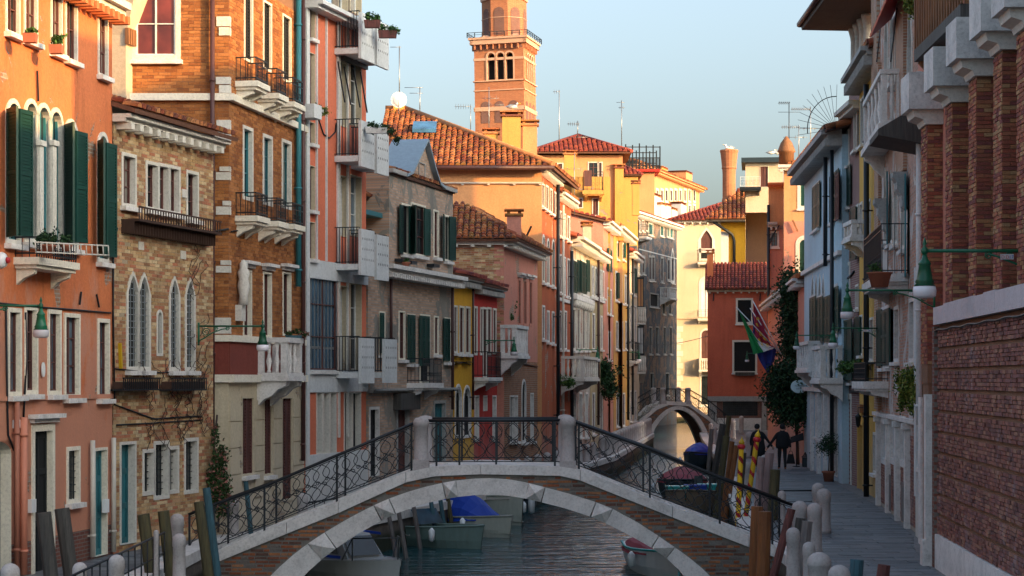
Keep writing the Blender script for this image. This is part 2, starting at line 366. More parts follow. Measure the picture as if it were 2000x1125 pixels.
# ================================================================ facade builder
PROTO = {}; REVK = [.42]
def unit_brick(k):
    if ('b', k) in PROTO: return PROTO[('b', k)]
    q = MB(); r = random.Random(k*13+1); j = lambda: r.uniform(-.02, .02)
    x = .5; pts = []
    for z in (-.5, .5):
        for (a, c) in ((-.5, 0), (.5, 0), (.5, 1), (-.5, 1)):
            pts.append((a+(j() if c == 0 else 0), c+(abs(j())*3 if c == 0 else 0), z+(j()*2 if c == 0 else 0)))
    q.hexa(pts); PROTO[('b', k)] = q; return q
class Bld:
    def __init__(s, name, label, A, B, H, mat, depth=8.0, group=None, cat='building', z0=0.0, share=None):
        s.A = Vector(A); s.B = Vector(B); s.d = (s.B-s.A).normalized(); s.n = Vector((s.d.y, -s.d.x)); s.L = (s.B-s.A).length
        s.H = H; s.mat = mat; s.z0 = z0; s.depth = depth; s.open = []
        F = Matrix.Translation((A[0], A[1], 0)) @ Matrix.Rotation(math.atan2(s.d.y, s.d.x), 4, 'Z'); s.F = F
        if share: s.root = share.root; s.M = share.F.inverted() @ F
        else: s.root = empty(name, (A[0], A[1], 0), math.atan2(s.d.y, s.d.x), label, cat, group); s.M = None
        s.proto = {}
    def uz(s, px, py, out=0.0):
        kx = (px-1000)/FPX; o = s.A+s.n*out; t = o.dot(s.n)/(Vector((kx, 1)).dot(s.n))
        return (Vector((kx*t, t))-o).dot(s.d), CAMZ+(HZ-py)/FPX*t
    def u(s, px, out=0.): return s.uz(px, HZ, out)[0]
    def z(s, px, py, out=0.): return s.uz(px, py, out)[1]
    def pt(s, u, out, z): q = s.A+s.d*u+s.n*out; return Vector((q.x, q.y, z))
    def px(s, u, out, z):
        q = s.pt(u, out, z); return 1000+FPX*q.x/q.y, HZ-FPX*(q.z-CAMZ)/q.y
    def rect(s, r, out=0.):
        x0, x1, y0, y1 = r[:4]; xm = (x0+x1)/2
        return s.u(x0, out), s.u(x1, out), s.z(xm, y1, out), s.z(xm, y0, out)
    def part(s, mb, name, mat, parent=None, **k):
        o = mb.build(name, mat, parent or s.root, **k)
        if o and parent is None and s.M is not None: o.matrix_basis = s.M @ o.matrix_basis
        return o
    # --- the outline of an opening
    @staticmethod
    def outline(a, b, c, d, arch, off=0.0):
        a -= off; b += off; c -= off; d += off
        if not arch: return [(a, c), (b, c), (b, d), (a, d)]
        r = (b-a)/2; h = r*(1.0 if arch == 'round' else 1.5 if arch == 'gothic' else .35); zs = d-h; mid = (a+b)/2; pts = [(a, c), (b, c)]
        for k in range(11):
            t = PI*k/10; x = math.cos(t); y = math.sin(t)
            if arch == 'gothic': y = (1-abs(x)**1.35)
            pts.append((mid+r*x, zs+h*y))
        return pts
    # --- wall sheet with real holes
    def wall(s, u0, u1, z0, z1, opens, mat=None, name='wall', y=0.0, parent=None, kind=None):
        q = MB(); ops = [o for o in opens if o[1] > u0 and o[0] < u1 and o[3] > z0 and o[2] < z1]
        us = sorted({u0, u1, *[min(max(v, u0), u1) for o in ops for v in o[:2]]})
        zs = sorted({z0, z1, *[min(max(v, z0), z1) for o in ops for v in o[2:4]]})
        for j in range(len(zs)-1):
            run = None
            for i in range(len(us)-1):
                um, zm = (us[i]+us[i+1])/2, (zs[j]+zs[j+1])/2
                hole = any(o[0] < um < o[1] and o[2] < zm < o[3] for o in ops)
                if not hole and run is None: run = us[i]
                if run is not None and (hole or i == len(us)-2):
                    e = us[i] if hole else us[i+1]
                    q.poly([(run, y, zs[j]), (e, y, zs[j]), (e, y, zs[j+1]), (run, y, zs[j+1])]); run = None
        for o in ops:
            if len(o) > 4 and o[4]:
                a, b, c, d = o[:4]; pts = s.outline(a, b, c, d, o[4])[2:]   # right spring .. left spring
                m = len(pts)//2
                q.poly([(b, y, d)]+[(p[0], y, p[1]) for p in reversed([(pts[m])]+[])]+[(p[0], y, p[1]) for p in reversed(pts[:m])])
                q.poly([(a, y, d)]+[(p[0], y, p[1]) for p in reversed(pts[m:])])
        return s.part(q, name, mat or s.mat, parent, kind=kind)
    # --- bricks as geometry over a mortar wall
    def bricks(s, u0, u1, z0, z1, opens, mat, name='brick', proud=.012, bl=.26, bh=.074, single=300, y=0.0, parent=None, skip=.0, uv_order=None, seed=3):
        rnd = random.Random(seed); lst = []; k = 0; z = z0+.006
        while z+bh < z1:
            z2 = z+bh-.011; segs = [(u0, u1)]
            for o in opens:
                oa, ob, oc, od = o[:4]
                if len(o) > 4 and o[4] and z2 > od-(ob-oa)/2:
                    r_ = (ob-oa)/2; hh = max(0., min(1., (z-(od-r_))/r_)); half = r_*math.sqrt(max(0., 1-hh*hh)); mid = (oa+ob)/2; oa, ob = mid-half, mid+half
                if z2 > oc and z < od:
                    ns = []
                    for a, b in segs:
                        if oa > a and ob < b: ns += [(a, oa), (ob, b)]
                        elif oa <= a and ob >= b: pass
                        elif oa <= a < ob: ns.append((ob, b))
                        elif oa < b <= ob: ns.append((a, oa))
                        else: ns.append((a, b))
                    segs = ns
            off = (k % 2)*bl/2+rnd.uniform(-.02, .02)
            for a, b in segs:
                x = math.floor((a-off)/bl)*bl+off
                while x < b:
                    xa, xb = max(x+.005, a+.003), min(x+bl-.006, b-.003)
                    if xb-xa > .035 and rnd.random() > skip:
                        lst.append((xa, xb, z+rnd.uniform(-.002, .002), z2+rnd.uniform(-.002, .002), proud*rnd.uniform(.4, 1.3)))
                    x += bl
            z += bh; k += 1
        if single:
            lst.sort(key=lambda t: -((t[1]-t[0])*(t[3]-t[2])*1e-1 + (uv_order(t) if uv_order else (-t[0]*.01))))
        me = [unit_brick(i).mesh('brick', mat) for i in range(4)] if single else []
        for i, t in enumerate(lst[:single]):
            o = bpy.data.objects.new(name, me[i % 4]); C.objects.link(o); o.parent = parent or s.root
            o.location = ((t[0]+t[1])/2, y-t[4], (t[2]+t[3])/2); o.scale = (t[1]-t[0], t[4]+.02, t[3]-t[2])
            if s.M is not None and parent is None: o.matrix_basis = s.M @ Matrix.LocRotScale(o.location, None, o.scale)
        q = MB()
        for t in lst[single:]:
            xa, xb, za, zb, p = t; j = lambda: rnd.uniform(-.003, .003); n = len(q.v)
            q.v += [(xa, y, za), (xb, y, za), (xb, y, zb), (xa, y, zb), (xa+j(), y-p, za+j()), (xb+j(), y-p, za+j()), (xb+j(), y-p, zb+j()), (xa+j(), y-p, zb+j())]
            for f in ((4,5,6,7),(0,1,5,4),(1,2,6,5),(2,3,7,6),(3,0,4,7)): q.f.append(tuple(n+i for i in f)); q.sm.append(False)
        s.part(q, 'brick_courses', mat, parent, kind='stuff')
    # --- a window or a door
    def window(s, r, arch=None, rev=.22, sur=.09, fill='glass', jamb='stone_jamb', sill=True, proud=.03, name='window', cross=True, register=True, lintel=False, out=0.0, glassmat='glass'):
        a, b, c, d = s.rect(r, out); y = -out; rev *= REVK[0]
        if register: s.open.append((a, b, c, d, arch))
        q = MB(); ins = s.outline(a, b, c, d, arch); n = len(ins)
        if sur:
            ou = s.outline(a, b, c, d, arch, sur); c0 = c if name == 'door' else c-sur
            ou[0] = (ou[0][0], c0); ou[1] = (ou[1][0], c0)
            for i in range(n):
                j = (i+1) % n
                if name == 'door' and i == 0: continue
                q.poly([(ou[i][0], y-proud, ou[i][1]), (ou[j][0], y-proud, ou[j][1]), (ins[j][0], y-proud, ins[j][1]), (ins[i][0], y-proud, ins[i][1])])
                q.poly([(ou[i][0], y, ou[i][1]), (ou[j][0], y, ou[j][1]), (ou[j][0], y-proud, ou[j][1]), (ou[i][0], y-proud, ou[i][1])])
        p0 = y-(proud if sur else 0)
        for i in range(n):
            j = (i+1) % n
            q.poly([(ins[i][0], p0, ins[i][1]), (ins[j][0], p0, ins[j][1]), (ins[j][0], y+rev, ins[j][1]), (ins[i][0], y+rev, ins[i][1])])
        w_ = s.part(q, name, M[jamb])
        W_ = b-a; Hh = d-c; yr = y+rev
        p = MB(); p.poly([(x, yr-.002, z) for x, z in s.outline(a-.01, b+.01, c, d, arch)])
        if fill in ('glass', 'grille', 'dark', 'leaded', 'bars'):
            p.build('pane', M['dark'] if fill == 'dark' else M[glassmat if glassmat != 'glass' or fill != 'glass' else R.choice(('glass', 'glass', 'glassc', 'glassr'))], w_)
            f = MB(); t = .035
            if cross and fill == 'glass':
                f.box(a, a+t, yr-.05, yr-.004, c, d); f.box(b-t, b, yr-.05, yr-.004, c, d); f.box((a+b)/2-t/2, (a+b)/2+t/2, yr-.055, yr-.004, c, d)
                f.box(a+t, b-t, yr-.045, yr-.004, c, c+t)
                zz = c+Hh*.36
                while zz < d-.2: f.box(a+t, b-t, yr-.04, yr-.004, zz, zz+t*.7); zz += Hh*.36
                f.build('sash', M['white'] if cross == 'white' else M['teal'] if cross == 'teal' else M['brownwood'], w_)
            elif fill in ('grille', 'leaded', 'bars'):
                nx = max(2, int(W_/.13)); nz = max(2, int(Hh/(.13 if fill != 'bars' else .6))); yg = yr-.06
                for i in range(1, nx): x = a+W_*i/nx; f.box(x-.009, x+.009, yg, yg+.02, c, d-(.12 if arch else 0))
                for i in range(1, nz): z = c+Hh*i/nz; f.box(a, b, yg+.02, yg+.035, z-.008, z+.008)
                f.build('grille', M['iron'] if fill != 'leaded' else M['metal'], w_)
        elif fill == 'shut' or fill == 'door':
            mt = {'g': M['green'], 'b': M['brownwood'], 't': M['teal'], 'd': M['dark']}[glassmat[0] if glassmat != 'glass' else 'b']
            p.build('panel', mt, w_); f = MB(); t = .06; yg = yr-.03
            f.box(a, a+t, yg-.01, yr-.004, c, d-(.1 if arch else 0)); f.box(b-t, b, yg-.01, yr-.004, c, d-(.1 if arch else 0)); f.box((a+b)/2-.04, (a+b)/2+.04, yg-.012, yr-.004, c, d)
            if fill == 'shut':
                z = c+.05
                while z < d-.06: f.box(a+t, b-t, yg+.005, yr-.004, z, z+.035); z += .075
            else:
                for zz in (c, c+Hh*.35, c+Hh*.7, d-.14): f.box(a+t, b-t, yg, yr-.004, zz, zz+.12)
            f.build('frame', mt, w_)
        if sill and name != 'door':
            k = MB(); k.box(a-sur-.05, b+sur+.05, y-.14, y-.001, c-sur-.09, c-sur+.002 if sur else c-.001)
            k.build('sill', M['stone'], w_)
        if lintel:
            k = MB(); L0 = a-sur-.14; L1 = b+sur+.14; zt = d+sur+.03
            k.box(L0+.08, L1-.08, y-.10, y-.001, zt, zt+.08); k.box(L0, L1, y-.2, y-.001, zt+.082, zt+.16); k.build('lintel', M['stone'], w_)
        return w_
    def windows(s, rs, **k):
        for r in rs:
            kk = dict(k)
            if len(r) > 4: kk.update(r[4])
            s.window(r[:4], **kk)
    # --- an open shutter leaf: hinge pixel, free-edge pixel
    def shutter(s, ph, pe, y0, y1, w_=.5, mat='green', side='L', arch=False, hang=.05):
        u, _ = s.uz(ph, y0, hang); z0 = s.z((ph+pe)/2, y1, hang); z1 = s.z((ph+pe)/2, y0, hang)
        rng = range(95, 176, 3) if side == 'L' else range(5, 86, 3); best = min(rng, key=lambda a: abs(s.px(u+math.cos(math.radians(a))*w_, hang+math.sin(math.radians(a))*w_, z0)[0]-pe))
        th = math.radians(best); dx = Vector((math.cos(th), -math.sin(th), 0)); nn = Vector((-dx.y, dx.x, 0))
        o = Vector((u, -hang, 0)); q = MB()
        def bx(a, b, c, d, t0, t1):
            P = lambda x, t, z: o+dx*x+nn*t+Vector((0, 0, z))
            q.hexa([P(a, t0, c), P(b, t0, c), P(b, t1, c), P(a, t1, c), P(a, t0, d), P(b, t0, d), P(b, t1, d), P(a, t1, d)])
        e = .055; h = z1-z0
        bx(0, e, z0, z1, -.02, .02); bx(w_-e, w_, z0, z1 if not arch else z1-.1, -.02, .02)
        for zz in (z0, z0+h*.48, z1-.08): bx(e, w_-e, zz, zz+.08, -.019, .019)
        bx(e, w_-e, z0+.08, z1-.08, -.004, .004)
        z = z0+.11
        while z < z1-.12:
            if not (z0+h*.46 < z < z0+h*.48+.08): bx(e, w_-e, z, z+.02, -.016, .016)
            z += .06
        return s.part(q, 'shutter', M[mat])
    def closed_shutter(s, r, mat='green', d=.05):
        a, b, c, e = s.rect(r, d); q = MB(); m = (a+b)/2
        for (x0, x1) in ((a, m-.01), (m+.01, b)):
            q.box(x0, x0+.05, -d-.03, -d, c, e); q.box(x1-.05, x1, -d-.03, -d, c, e)
            for zz in (c, (c+e)/2, e-.08): q.box(x0+.05, x1-.05, -d-.028, -d, zz, zz+.08)
            q.box(x0+.05, x1-.05, -d-.008, -d, c+.08, e-.08); z = c+.1
            while z < e-.1: q.box(x0+.05, x1-.05, -d-.022, -d-.008, z, z+.02); z += .065
        return s.part(q, 'shutter', M[mat])
    # --- mouldings
    def band(s, u0, u1, z0, z1, out, mat='stone', name='string_course'):
        q = MB(); q.box(u0, u1, -out, -.002, z0, z1); return s.part(q, name, M[mat])
    def cornice(s, u0, u1, z, h=.35, out=.35, mat='stone', dent=.35, name='cornice', dmat=None, dh=.16, dw=.14):
        q = MB(); q.box(u0-.05, u1+.05, -out, -.003, z, z+h*.35); q.box(u0-.05, u1+.05, -out*.7, -.003, z-h*.3, z-.003)
        o = s.part(q, name, M[mat])
        if dent:
            r = MB(); x = u0+.1
            while x < u1: r.box(x, x+dw, -out*.85, -.004, z-h*.3-dh, z-h*.3-.003); x += dent
            r.build('dentils', M[dmat or mat], o, kind=None)
        return o
    def body(s, roofz=None, mat=None, left=True, right=True, back=True, top=True, H=None):
        """side walls, back wall and a roof deck behind the facade"""
        q = MB(); L, D, H, z0 = s.L, s.depth, H or s.H, s.z0
        if left: q.poly([(0, D, z0), (0, .0, z0), (0, .0, H), (0, D, H)])
        if right: q.poly([(L, .0, z0), (L, D, z0), (L, D, H), (L, .0, H)])
        if back: q.poly([(L, D, z0), (0, D, z0), (0, D, H), (L, D, H)])
        if top: q.poly([(0, 0, H), (L, 0, H), (L, D, H), (0, D, H)])
        o = s.part(q, 'side_wall', mat or s.mat)
        # floors and a dark rear wall inside so openings never look straight through
        return o
    def roof(s, poly, mat='tile', single=0, pitch=.22, row=.36, thick=.09, name='roof', gutter=False, r=None):
        """poly: roof corners in local (x, y, z), first edge = eave; covered with barrel tiles"""
        P = [Vector(p) for p in poly]; ex = (P[1]-P[0]).normalized(); nrm = ex.cross(P[2]-P[1]).normalized()
        if nrm.z < 0: nrm = -nrm
        ey = nrm.cross(ex).normalized()
        if ey.z < 0: ey = -ey
        q = MB(); q.poly(P); lo = [p-nrm*thick for p in P]; q.poly(list(reversed(lo)))
        for i in range(len(P)): j = (i+1) % len(P); q.poly([P[i], lo[i], lo[j], P[j]])
        rf = s.part(q, name, M['under'])
        p2 = [((p-P[0]).dot(ex), (p-P[0]).dot(ey)) for p in P]
        def inside(x, y):
            c = False; n = len(p2)
            for i in range(n):
                (x1, y1), (x2, y2) = p2[i], p2[i-1]
                if (y1 > y) != (y2 > y) and x < (x2-x1)*(y-y1)/(y2-y1)+x1: c = not c
            return c
        x0, x1 = min(p[0] for p in p2), max(p[0] for p in p2); y1 = max(p[1] for p in p2)
        rad = r or pitch*.42; N = 4; cells = []
        nx = int((x1-x0)/pitch)+1; ny = int(y1/row)+1
        for i in range(nx):
            for j in range(ny):
                cx, cy = x0+(i+.5)*pitch, (j+.5)*row
                if inside(cx, min(cy, y1-.01)) : cells.append((cx, cy))
        def shape(qq, o, rr, rnd):
            n = len(qq.v); a0 = rnd.uniform(-.012, .012); lift = rnd.uniform(0, .012)
            for (yy, rad_, zz) in ((-row*.56, rr*1.08, .035+lift), (row*.5, rr*.88, .0)):
                for k in range(N+1):
                    a = PI*k/N; qq.v.append(tuple(o+ex*(math.cos(a)*rad_+a0)+nrm*(math.sin(a)*rad_+zz)+ey*yy))
            for k in range(N): qq.f.append((n+k, n+k+1, n+N+1+k+1, n+N+1+k)); qq.sm.append(True)
            qq.f.append(tuple(n+k for k in range(N+1))); qq.sm.append(False)
        rnd = random.Random(len(cells)+5)
        if single:
            rnd2 = random.Random(9); metas = []
            for k in range(4):
                b = MB(); shape(b, Vector((0,0,0)), rad, rnd2); metas.append(b.mesh('tile', M[mat]))
            for k, (cx, cy) in enumerate(cells[:single]):
                o = bpy.data.objects.new('tile', metas[k % 4]); C.objects.link(o); o.parent = rf; o.location = P[0]+ex*cx+ey*cy+nrm*.004
        q = MB()
        for cx, cy in cells[single:]: shape(q, P[0]+ex*cx+ey*cy+nrm*.004, rad, rnd)
        q.build('tile_rows', M[mat], rf, kind='stuff')
        return rf
    def pipe(s, px_, y0, y1, r=.055, mat='pipe', out=.1, name='drainpipe'):
        u, zt = s.uz(px_, y0, out); zb = s.z(px_, y1, out); q = MB(); q.tube([(u, -out, zb), (u, -out, zt)], r, 8)
        z = zb+.4
        while z < zt-.2: q.lathe([(r*1.35, 0), (r*1.35, .05)], (u, -out, z), 8); q.box(u-.02, u+.02, -out, -.003, z, z+.04); z += 2.1
        return s.part(q, name, M[mat])
    def cable(s, pts, r=.012, out=.03, mat='iron'):
        q = MB(); P = []
        for x, y in pts: u, z = s.uz(x, y, out); P.append((u, -out, z))
        q.tube(P, r, 4); return s.part(q, 'cable', M[mat])
    # --- balconies (parts of the house)
    def iron_balcony(s, px0, px1, ytop, ybot, depth=.45, slab=.13, mat='iron', stonemat='stone_jamb', brackets=True, step=.11, scroll=True):
        """px0..px1: where the front rail stands in the picture"""
        a, b = s.u(px0, depth), s.u(px1, depth); xm = (px0+px1)/2
        zt, zb = s.z(xm, ytop, depth), s.z(xm, ybot, depth)
        q = MB(); q.box(a-.06, b+.06, -depth-.06, -.002, zb-slab, zb); q.box(a-.0, b+.0, -depth-.0, -.002, zb-slab-.07, zb-slab-.002)
        bal = s.part(q, 'balcony', M[stonemat])
        if brackets:
            for u in (a+.06, b-.2):
                k = MB(); k.extr([(-.002, zb-slab-.07), (-depth*.85, zb-slab-.07), (-depth*.8, zb-slab-.16), (-depth*.35, zb-slab-.24), (-.002, zb-slab-.36)], u, u+.14, 'yz'); k.build('bracket', M[stonemat], bal)
        r = MB(); H = zt-zb
        for z in (zb+.06, zt-.03): 
            r.box(a, b, -depth-.012, -depth+.012, z, z+.028)
            r.box(a-.012, a+.012, -depth, -.003, z, z+.028); r.box(b-.012, b+.012, -depth, -.003, z, z+.028)
        r.box(a, b, -depth-.01, -depth+.01, zt-.18, zt-.16)
        def post(x, y, t=.007): r.box(x-t, x+t, y-t, y+t, zb, zt)
        n = max(2, int((b-a)/step))
        for i in range(n+1): post(a+(b-a)*i/n, -depth, .011 if i in (0, n) else .007)
        n2 = max(2, int(depth/step))
        for i in range(1, n2+1): post(a, -depth+depth*i/n2-.02*(i == n2)); post(b, -depth+depth*i/n2-.02*(i == n2))
        if scroll:
            for i in range(n):
                c = a+(b-a)*(i+.5)/n; pts = [(c+step*.38*math.cos(t*.7), -depth, zb+H*.35+step*.5*math.sin(t*.7)) for t in range(9)]
                r.tube(pts, .006, 3, False, True, True)
        r.build('railing', M[mat], bal); return bal
    def stone_balcony(s, px0, px1, ytop, ybot, depth=.7, mat='stone', corbels=2, n=None, slab=.2):
        a, b = s.u(px0, depth), s.u(px1, depth); xm = (px0+px1)/2; zt, zb = s.z(xm, ytop, depth), s.z(xm, ybot, depth)
        q = MB(); q.box(a-.08, b+.08, -depth-.08, -.002, zb-slab, zb-.08); q.box(a-.03, b+.03, -depth-.03, -.002, zb-.078, zb)
        bal = s.part(q, 'balcony', M[mat]); H = zt-zb
        p = MB(); t = .11
        p.box(a-.03, b+.03, -depth-.03, -depth+.16, zt-.12, zt)
        p.box(a-.03, a+.16, -depth+.162, -.003, zt-.12, zt); p.box(b-.16, b+.03, -depth+.162, -.003, zt-.12, zt)
        for (x, y) in ((a, -depth), (b-.15, -depth), (a, -.16), (b-.15, -.16)): p.box(x, x+.15, y, y+.15, zb+.001, zt-.121)
        p.build('parapet', M[mat], bal)
        prof = [(.04, 0), (.06, .03), (.035, .1), (.075, .38), (.055, .5), (.035, .62), (.06, .9), (.05, 1.)]
        hb = H-.122; pr = [(r_, z_*hb) for r_, z_ in prof]; m = MB(); m.lathe(pr, (0, 0, 0), 8); me = m.mesh('baluster', M[mat])
        pos = []
        k = n or max(2, int((b-a)/.24))
        for i in range(1, k): pos.append((a+.07+(b-a-.14)*i/k, -depth+.07))
        k2 = max(2, int(depth/.24))
        for i in range(1, k2): pos.append((a+.07, -depth+.07+(depth-.16)*i/k2)); pos.append((b-.07, -depth+.07+(depth-.16)*i/k2))
        for x, y in pos:
            o = bpy.data.objects.new('baluster', me); C.objects.link(o); o.parent = bal; o.location = (x, y, zb+.001)
        if corbels:
            for i in range(corbels):
                x = a+(b-a-.25)*(i/(max(1, corbels-1))); c = MB()
                c.extr([(-.002, zb-slab), (-depth, zb-slab), (-depth+.02, zb-slab-.12), (-depth*.7, zb-slab-.2), (-depth*.5, zb-slab-.36), (-.18, zb-slab-.44), (-.002, zb-slab-.62)], x, x+.25, 'yz')
                c.build('corbel', M[mat], bal)
        return bal
    def chimney(s, px0, px1, y0, y1, inset, mat=None, cap=True, flare=False, depth=None):
        """inset: how far behind the facade plane"""
        a, b = s.u(px0, -inset), s.u(px1, -inset); xm = (px0+px1)/2; zt, zb = s.z(xm, y0, -inset), s.z(xm, y1, -inset)
        w_ = b-a; d_ = depth or max(.5, w_*.8); q = MB(); y = inset
        if a > b: a, b = b, a
        q.box(a, b, y, y+d_, zb, zt-.25 if cap else zt)
        o = s.part(q, 'chimney', mat or s.mat)
        if cap:
            k = MB(); k.box(a-.08, b+.08, y-.08, y+d_+.08, zt-.248, zt-.17); 
            for (x, yy) in ((a, y), (b-.12, y), (a, y+d_-.12), (b-.12, y+d_-.12)): k.box(x, x+.12, yy, yy+.12, zt-.169, zt-.06)
            k.box(a-.1, b+.1, y-.1, y+d_+.1, zt-.059, zt); k.build('chimney_cap', M['tile'], o)
        return o

# ================================================================ loose things
def foliage(name, mat, blobs, n, size, label=None, cat=None, group=None, parent=None, seed=1, stems=None, loc=(0, 0, 0), kind=None):
    rnd = random.Random(seed); q = MB(); tot = sum(b[3]*b[4]*b[5] for b in blobs)
    for (x, y, z, rx, ry, rz) in blobs:
        k = int(n*rx*ry*rz/tot)+3
        clumps = [(x+rnd.gauss(0, .45)*rx, y+rnd.gauss(0, .45)*ry, z+rnd.gauss(0, .45)*rz) for _ in range(max(4, k//14))]
        for i in range(k):
            c = clumps[i % len(clumps)]; s_ = .24
            q.leaf((c[0]+rnd.gauss(0, s_)*rx, c[1]+rnd.gauss(0, s_)*ry, c[2]+rnd.gauss(0, s_)*rz), size, rnd)
    if parent is None and stems is None:
        return q.build(name, M[mat], None, label, cat, group, kind, loc)
    if parent is None:
        r = empty(name, loc, 0, label, cat, group); q.build('foliage', M[mat], r)
        t = MB()
        for st in stems: t.tube(st[0], st[1], 5)
        t.build('stem', M['twig'], r); return r
    return q.build(name, M[mat], parent, kind=kind)
def street_lamp(tip, arm_dir, arm, sz, label, k=1.0, group='green wall lamps along the canal', plate=None):
    """tip: where the arm meets the lamp; arm_dir: +1 the wall is to the right (+x), -1 to the left"""
    r = empty('wall_lamp', (tip[0], tip[1], tip[2]), 0, label, 'lamp', group)
    q = MB(); d = arm_dir; q.tube([(0, 0, 0), (d*arm, 0, 0)], .028*k, 8)
    q.lathe([(.03*k, -.06*k), (.055*k, -.02*k), (.055*k, .02*k), (.02*k, .07*k), (.035*k, .11*k), (.0*k+.004, .2*k)], (0, 0, 0), 10)
    q.build('arm', M['lampgreen'], r)
    b = MB(); 
    def arc(cx, cz, rad, a0, a1, n=10): return [(cx+math.cos(a0+(a1-a0)*i/n)*rad, 0, cz+math.sin(a0+(a1-a0)*i/n)*rad) for i in range(n+1)]
    L = min(arm*.45, 1.0*k)
    b.tube([(d*(arm-L), 0, -.05), (d*(arm-L*.8), 0, -.09*k), (d*(arm-L*.45), 0, -.2*k), (d*(arm-L*.15), 0, -.36*k), (d*arm, 0, -.42*k)], .018*k, 6)
    for (cx, cz, rd) in ((arm-L, -.07*k, .06*k), (arm-L*.26, -.17*k, .12*k), (arm-L*.6, -.08*k, .06*k)):
        sp = []
        for i in range(20): t = i/19; a = t*3.4*PI; rr = rd*(1-.75*t); sp.append((d*cx+math.cos(a)*rr, 0, cz+math.sin(a)*rr))
        b.tube(sp, .012*k, 5)
    b.tube([(d*arm, 0, -.55*k), (d*arm, 0, .1*k)], .03*k, 6); b.build('bracket', M['lampgreen'], r)
    h = MB(); h.lathe([(.03*k, -.05*k), (.05*k, -.12*k), (.085*k, -.17*k), (.10*k, -.2*k), (.085*k, -.22*k), (.12*k, -.42*k), (.15*k, -.47*k), (.13*k, -.49*k), (.17*k, -.53*k)], (0, 0, 0), 14)
    h.build('lamp_shade', M['lampgreen'], r)
    g = MB(); g.lathe([(.165*k, -.532*k), (.18*k, -.6*k), (.17*k, -.68*k), (.12*k, -.71*k)], (0, 0, 0), 14); g.build('lamp_glass', M['frost'], r)
    if plate:
        p = MB(); p.box(d*plate[0]-.11, d*plate[0]+.11, -.035*k, -.02*k, -.13*k, -.05*k); pl = p.build('number_plate', M['white_sign'], r)
        text_obj(plate[1], (d*plate[0]-.1, -.037*k, -.118*k), .07*k, M['redpaint'], pl); text_obj(plate[2], (d*plate[0]+.03, -.037*k, -.118*k), .07*k, M['tarpblue'], pl)
    return r
def text_obj(body, loc, size, mat, parent=None, rot=(PI/2, 0, 0), name='lettering'):
    cu = bpy.data.curves.new(name, 'FONT'); cu.body = body; cu.size = size; cu.extrude = .001; cu.materials.append(mat)
    t = bpy.data.objects.new(name, cu); C.objects.link(t); bpy.context.view_layer.update()
    me = bpy.data.meshes.new_from_object(t.evaluated_get(bpy.context.evaluated_depsgraph_get())); bpy.data.objects.remove(t); me.materials.clear(); me.materials.append(mat)
    o = bpy.data.objects.new(name, me); C.objects.link(o); o.location = loc; o.rotation_euler = rot
    if parent is not None: o.parent = parent
    return o
def bollard_mb(h, r, dome=True):
    q = MB()
    if dome: pr = [(r*1.08, 0), (r*1.08, h*.1), (r, h*.12), (r*.96, h*.72), (r*1.04, h*.735), (r*1.05, h-r*.95)]+[(r*1.05*math.cos(t), h-r*.95+r*.95*math.sin(t)) for t in (.35, .7, 1.05, 1.35)]+[(.005, h)]
    else: pr = [(r*1.1, 0), (r*1.1, h*.1), (r, h*.11), (r*.98, h*.8), (r*1.12, h*.82), (r*1.14, h*.9), (r*1.0, h*.955), (r*.75, h*.985), (.005, h)]
    q.lathe(pr, (0, 0, 0), 14); return q
BOL = {}
def bollard(x, y, h, r, label, group='stone bollards along the quay', z=0., tilt=0.):
    key = (round(h, 2), round(r, 3))
    if key not in BOL: BOL[key] = bollard_mb(h, r).mesh('stone_bollard', M['bollard'])
    o = bpy.data.objects.new('stone_bollard', BOL[key]); C.objects.link(o); o.location = (x, y, z); o.rotation_euler = (tilt, tilt*.5, R.uniform(0, 6))
    return tag(o, label, 'bollard', group)
def pole(px_t, py_t, px_b, Y, width_px, mat, label, facets=7, group='wooden mooring poles', z0=-2.2, cat='mooring pole', top=True, name='mooring_pole'):
    """a driven timber: picture position of the head, and of where it crosses the picture row 1120"""
    T = Wp(px_t, py_t, Y); r = width_px/2*Y/FPX; Bx = Wp(px_b, 1120, Y)
    dirn = (T-Bx).normalized(); B = T-dirn*((T.z-z0)/max(.3, dirn.z)); q = MB(); n = 7
    pts = [(B+(T-B)*(i/n)) for i in range(n+1)]; rr = [r*(1.05-.08*i/n)*(1+R.uniform(-.03, .03)) for i in range(n+1)]
    base = T.copy(); base.z = z0
    q.tube([p-B for p in pts], rr, facets, True, facets > 9)
    o = q.build(name, M[mat], None, label, cat, group, None, B); return o
def antenna(px_, y_top, y_bot, Y, label, arms, group='rooftop aerials', mat='metal', r=.03):
    T = Wp(px_, y_top, Y); Bp = Wp(px_, y_bot, Y); q = MB(); k = Y/FPX
    root = empty('aerial', Bp, 0, label, 'aerial', group)
    q.tube([(0, 0, 0), (0, 0, T.z-Bp.z)], r, 5); q.build('mast', M[mat], root)
    a = MB()
    for (yy, x0, x1, teeth) in arms:
        z = CAMZ+(HZ-yy)*k-Bp.z; xa, xb = (x0-px_)*k, (x1-px_)*k
        a.tube([(xa, 0, z), (xb, 0, z)], r*.6, 4)
        for i in range(teeth): x = xa+(xb-xa)*(i+.5)/teeth; a.tube([(x, -.35, z), (x, .35, z)], r*.45, 4); a.tube([(x, 0, z-.12), (x, 0, z+.12)], r*.45, 4)
    a.build('antenna_arm', M[mat], root); return root
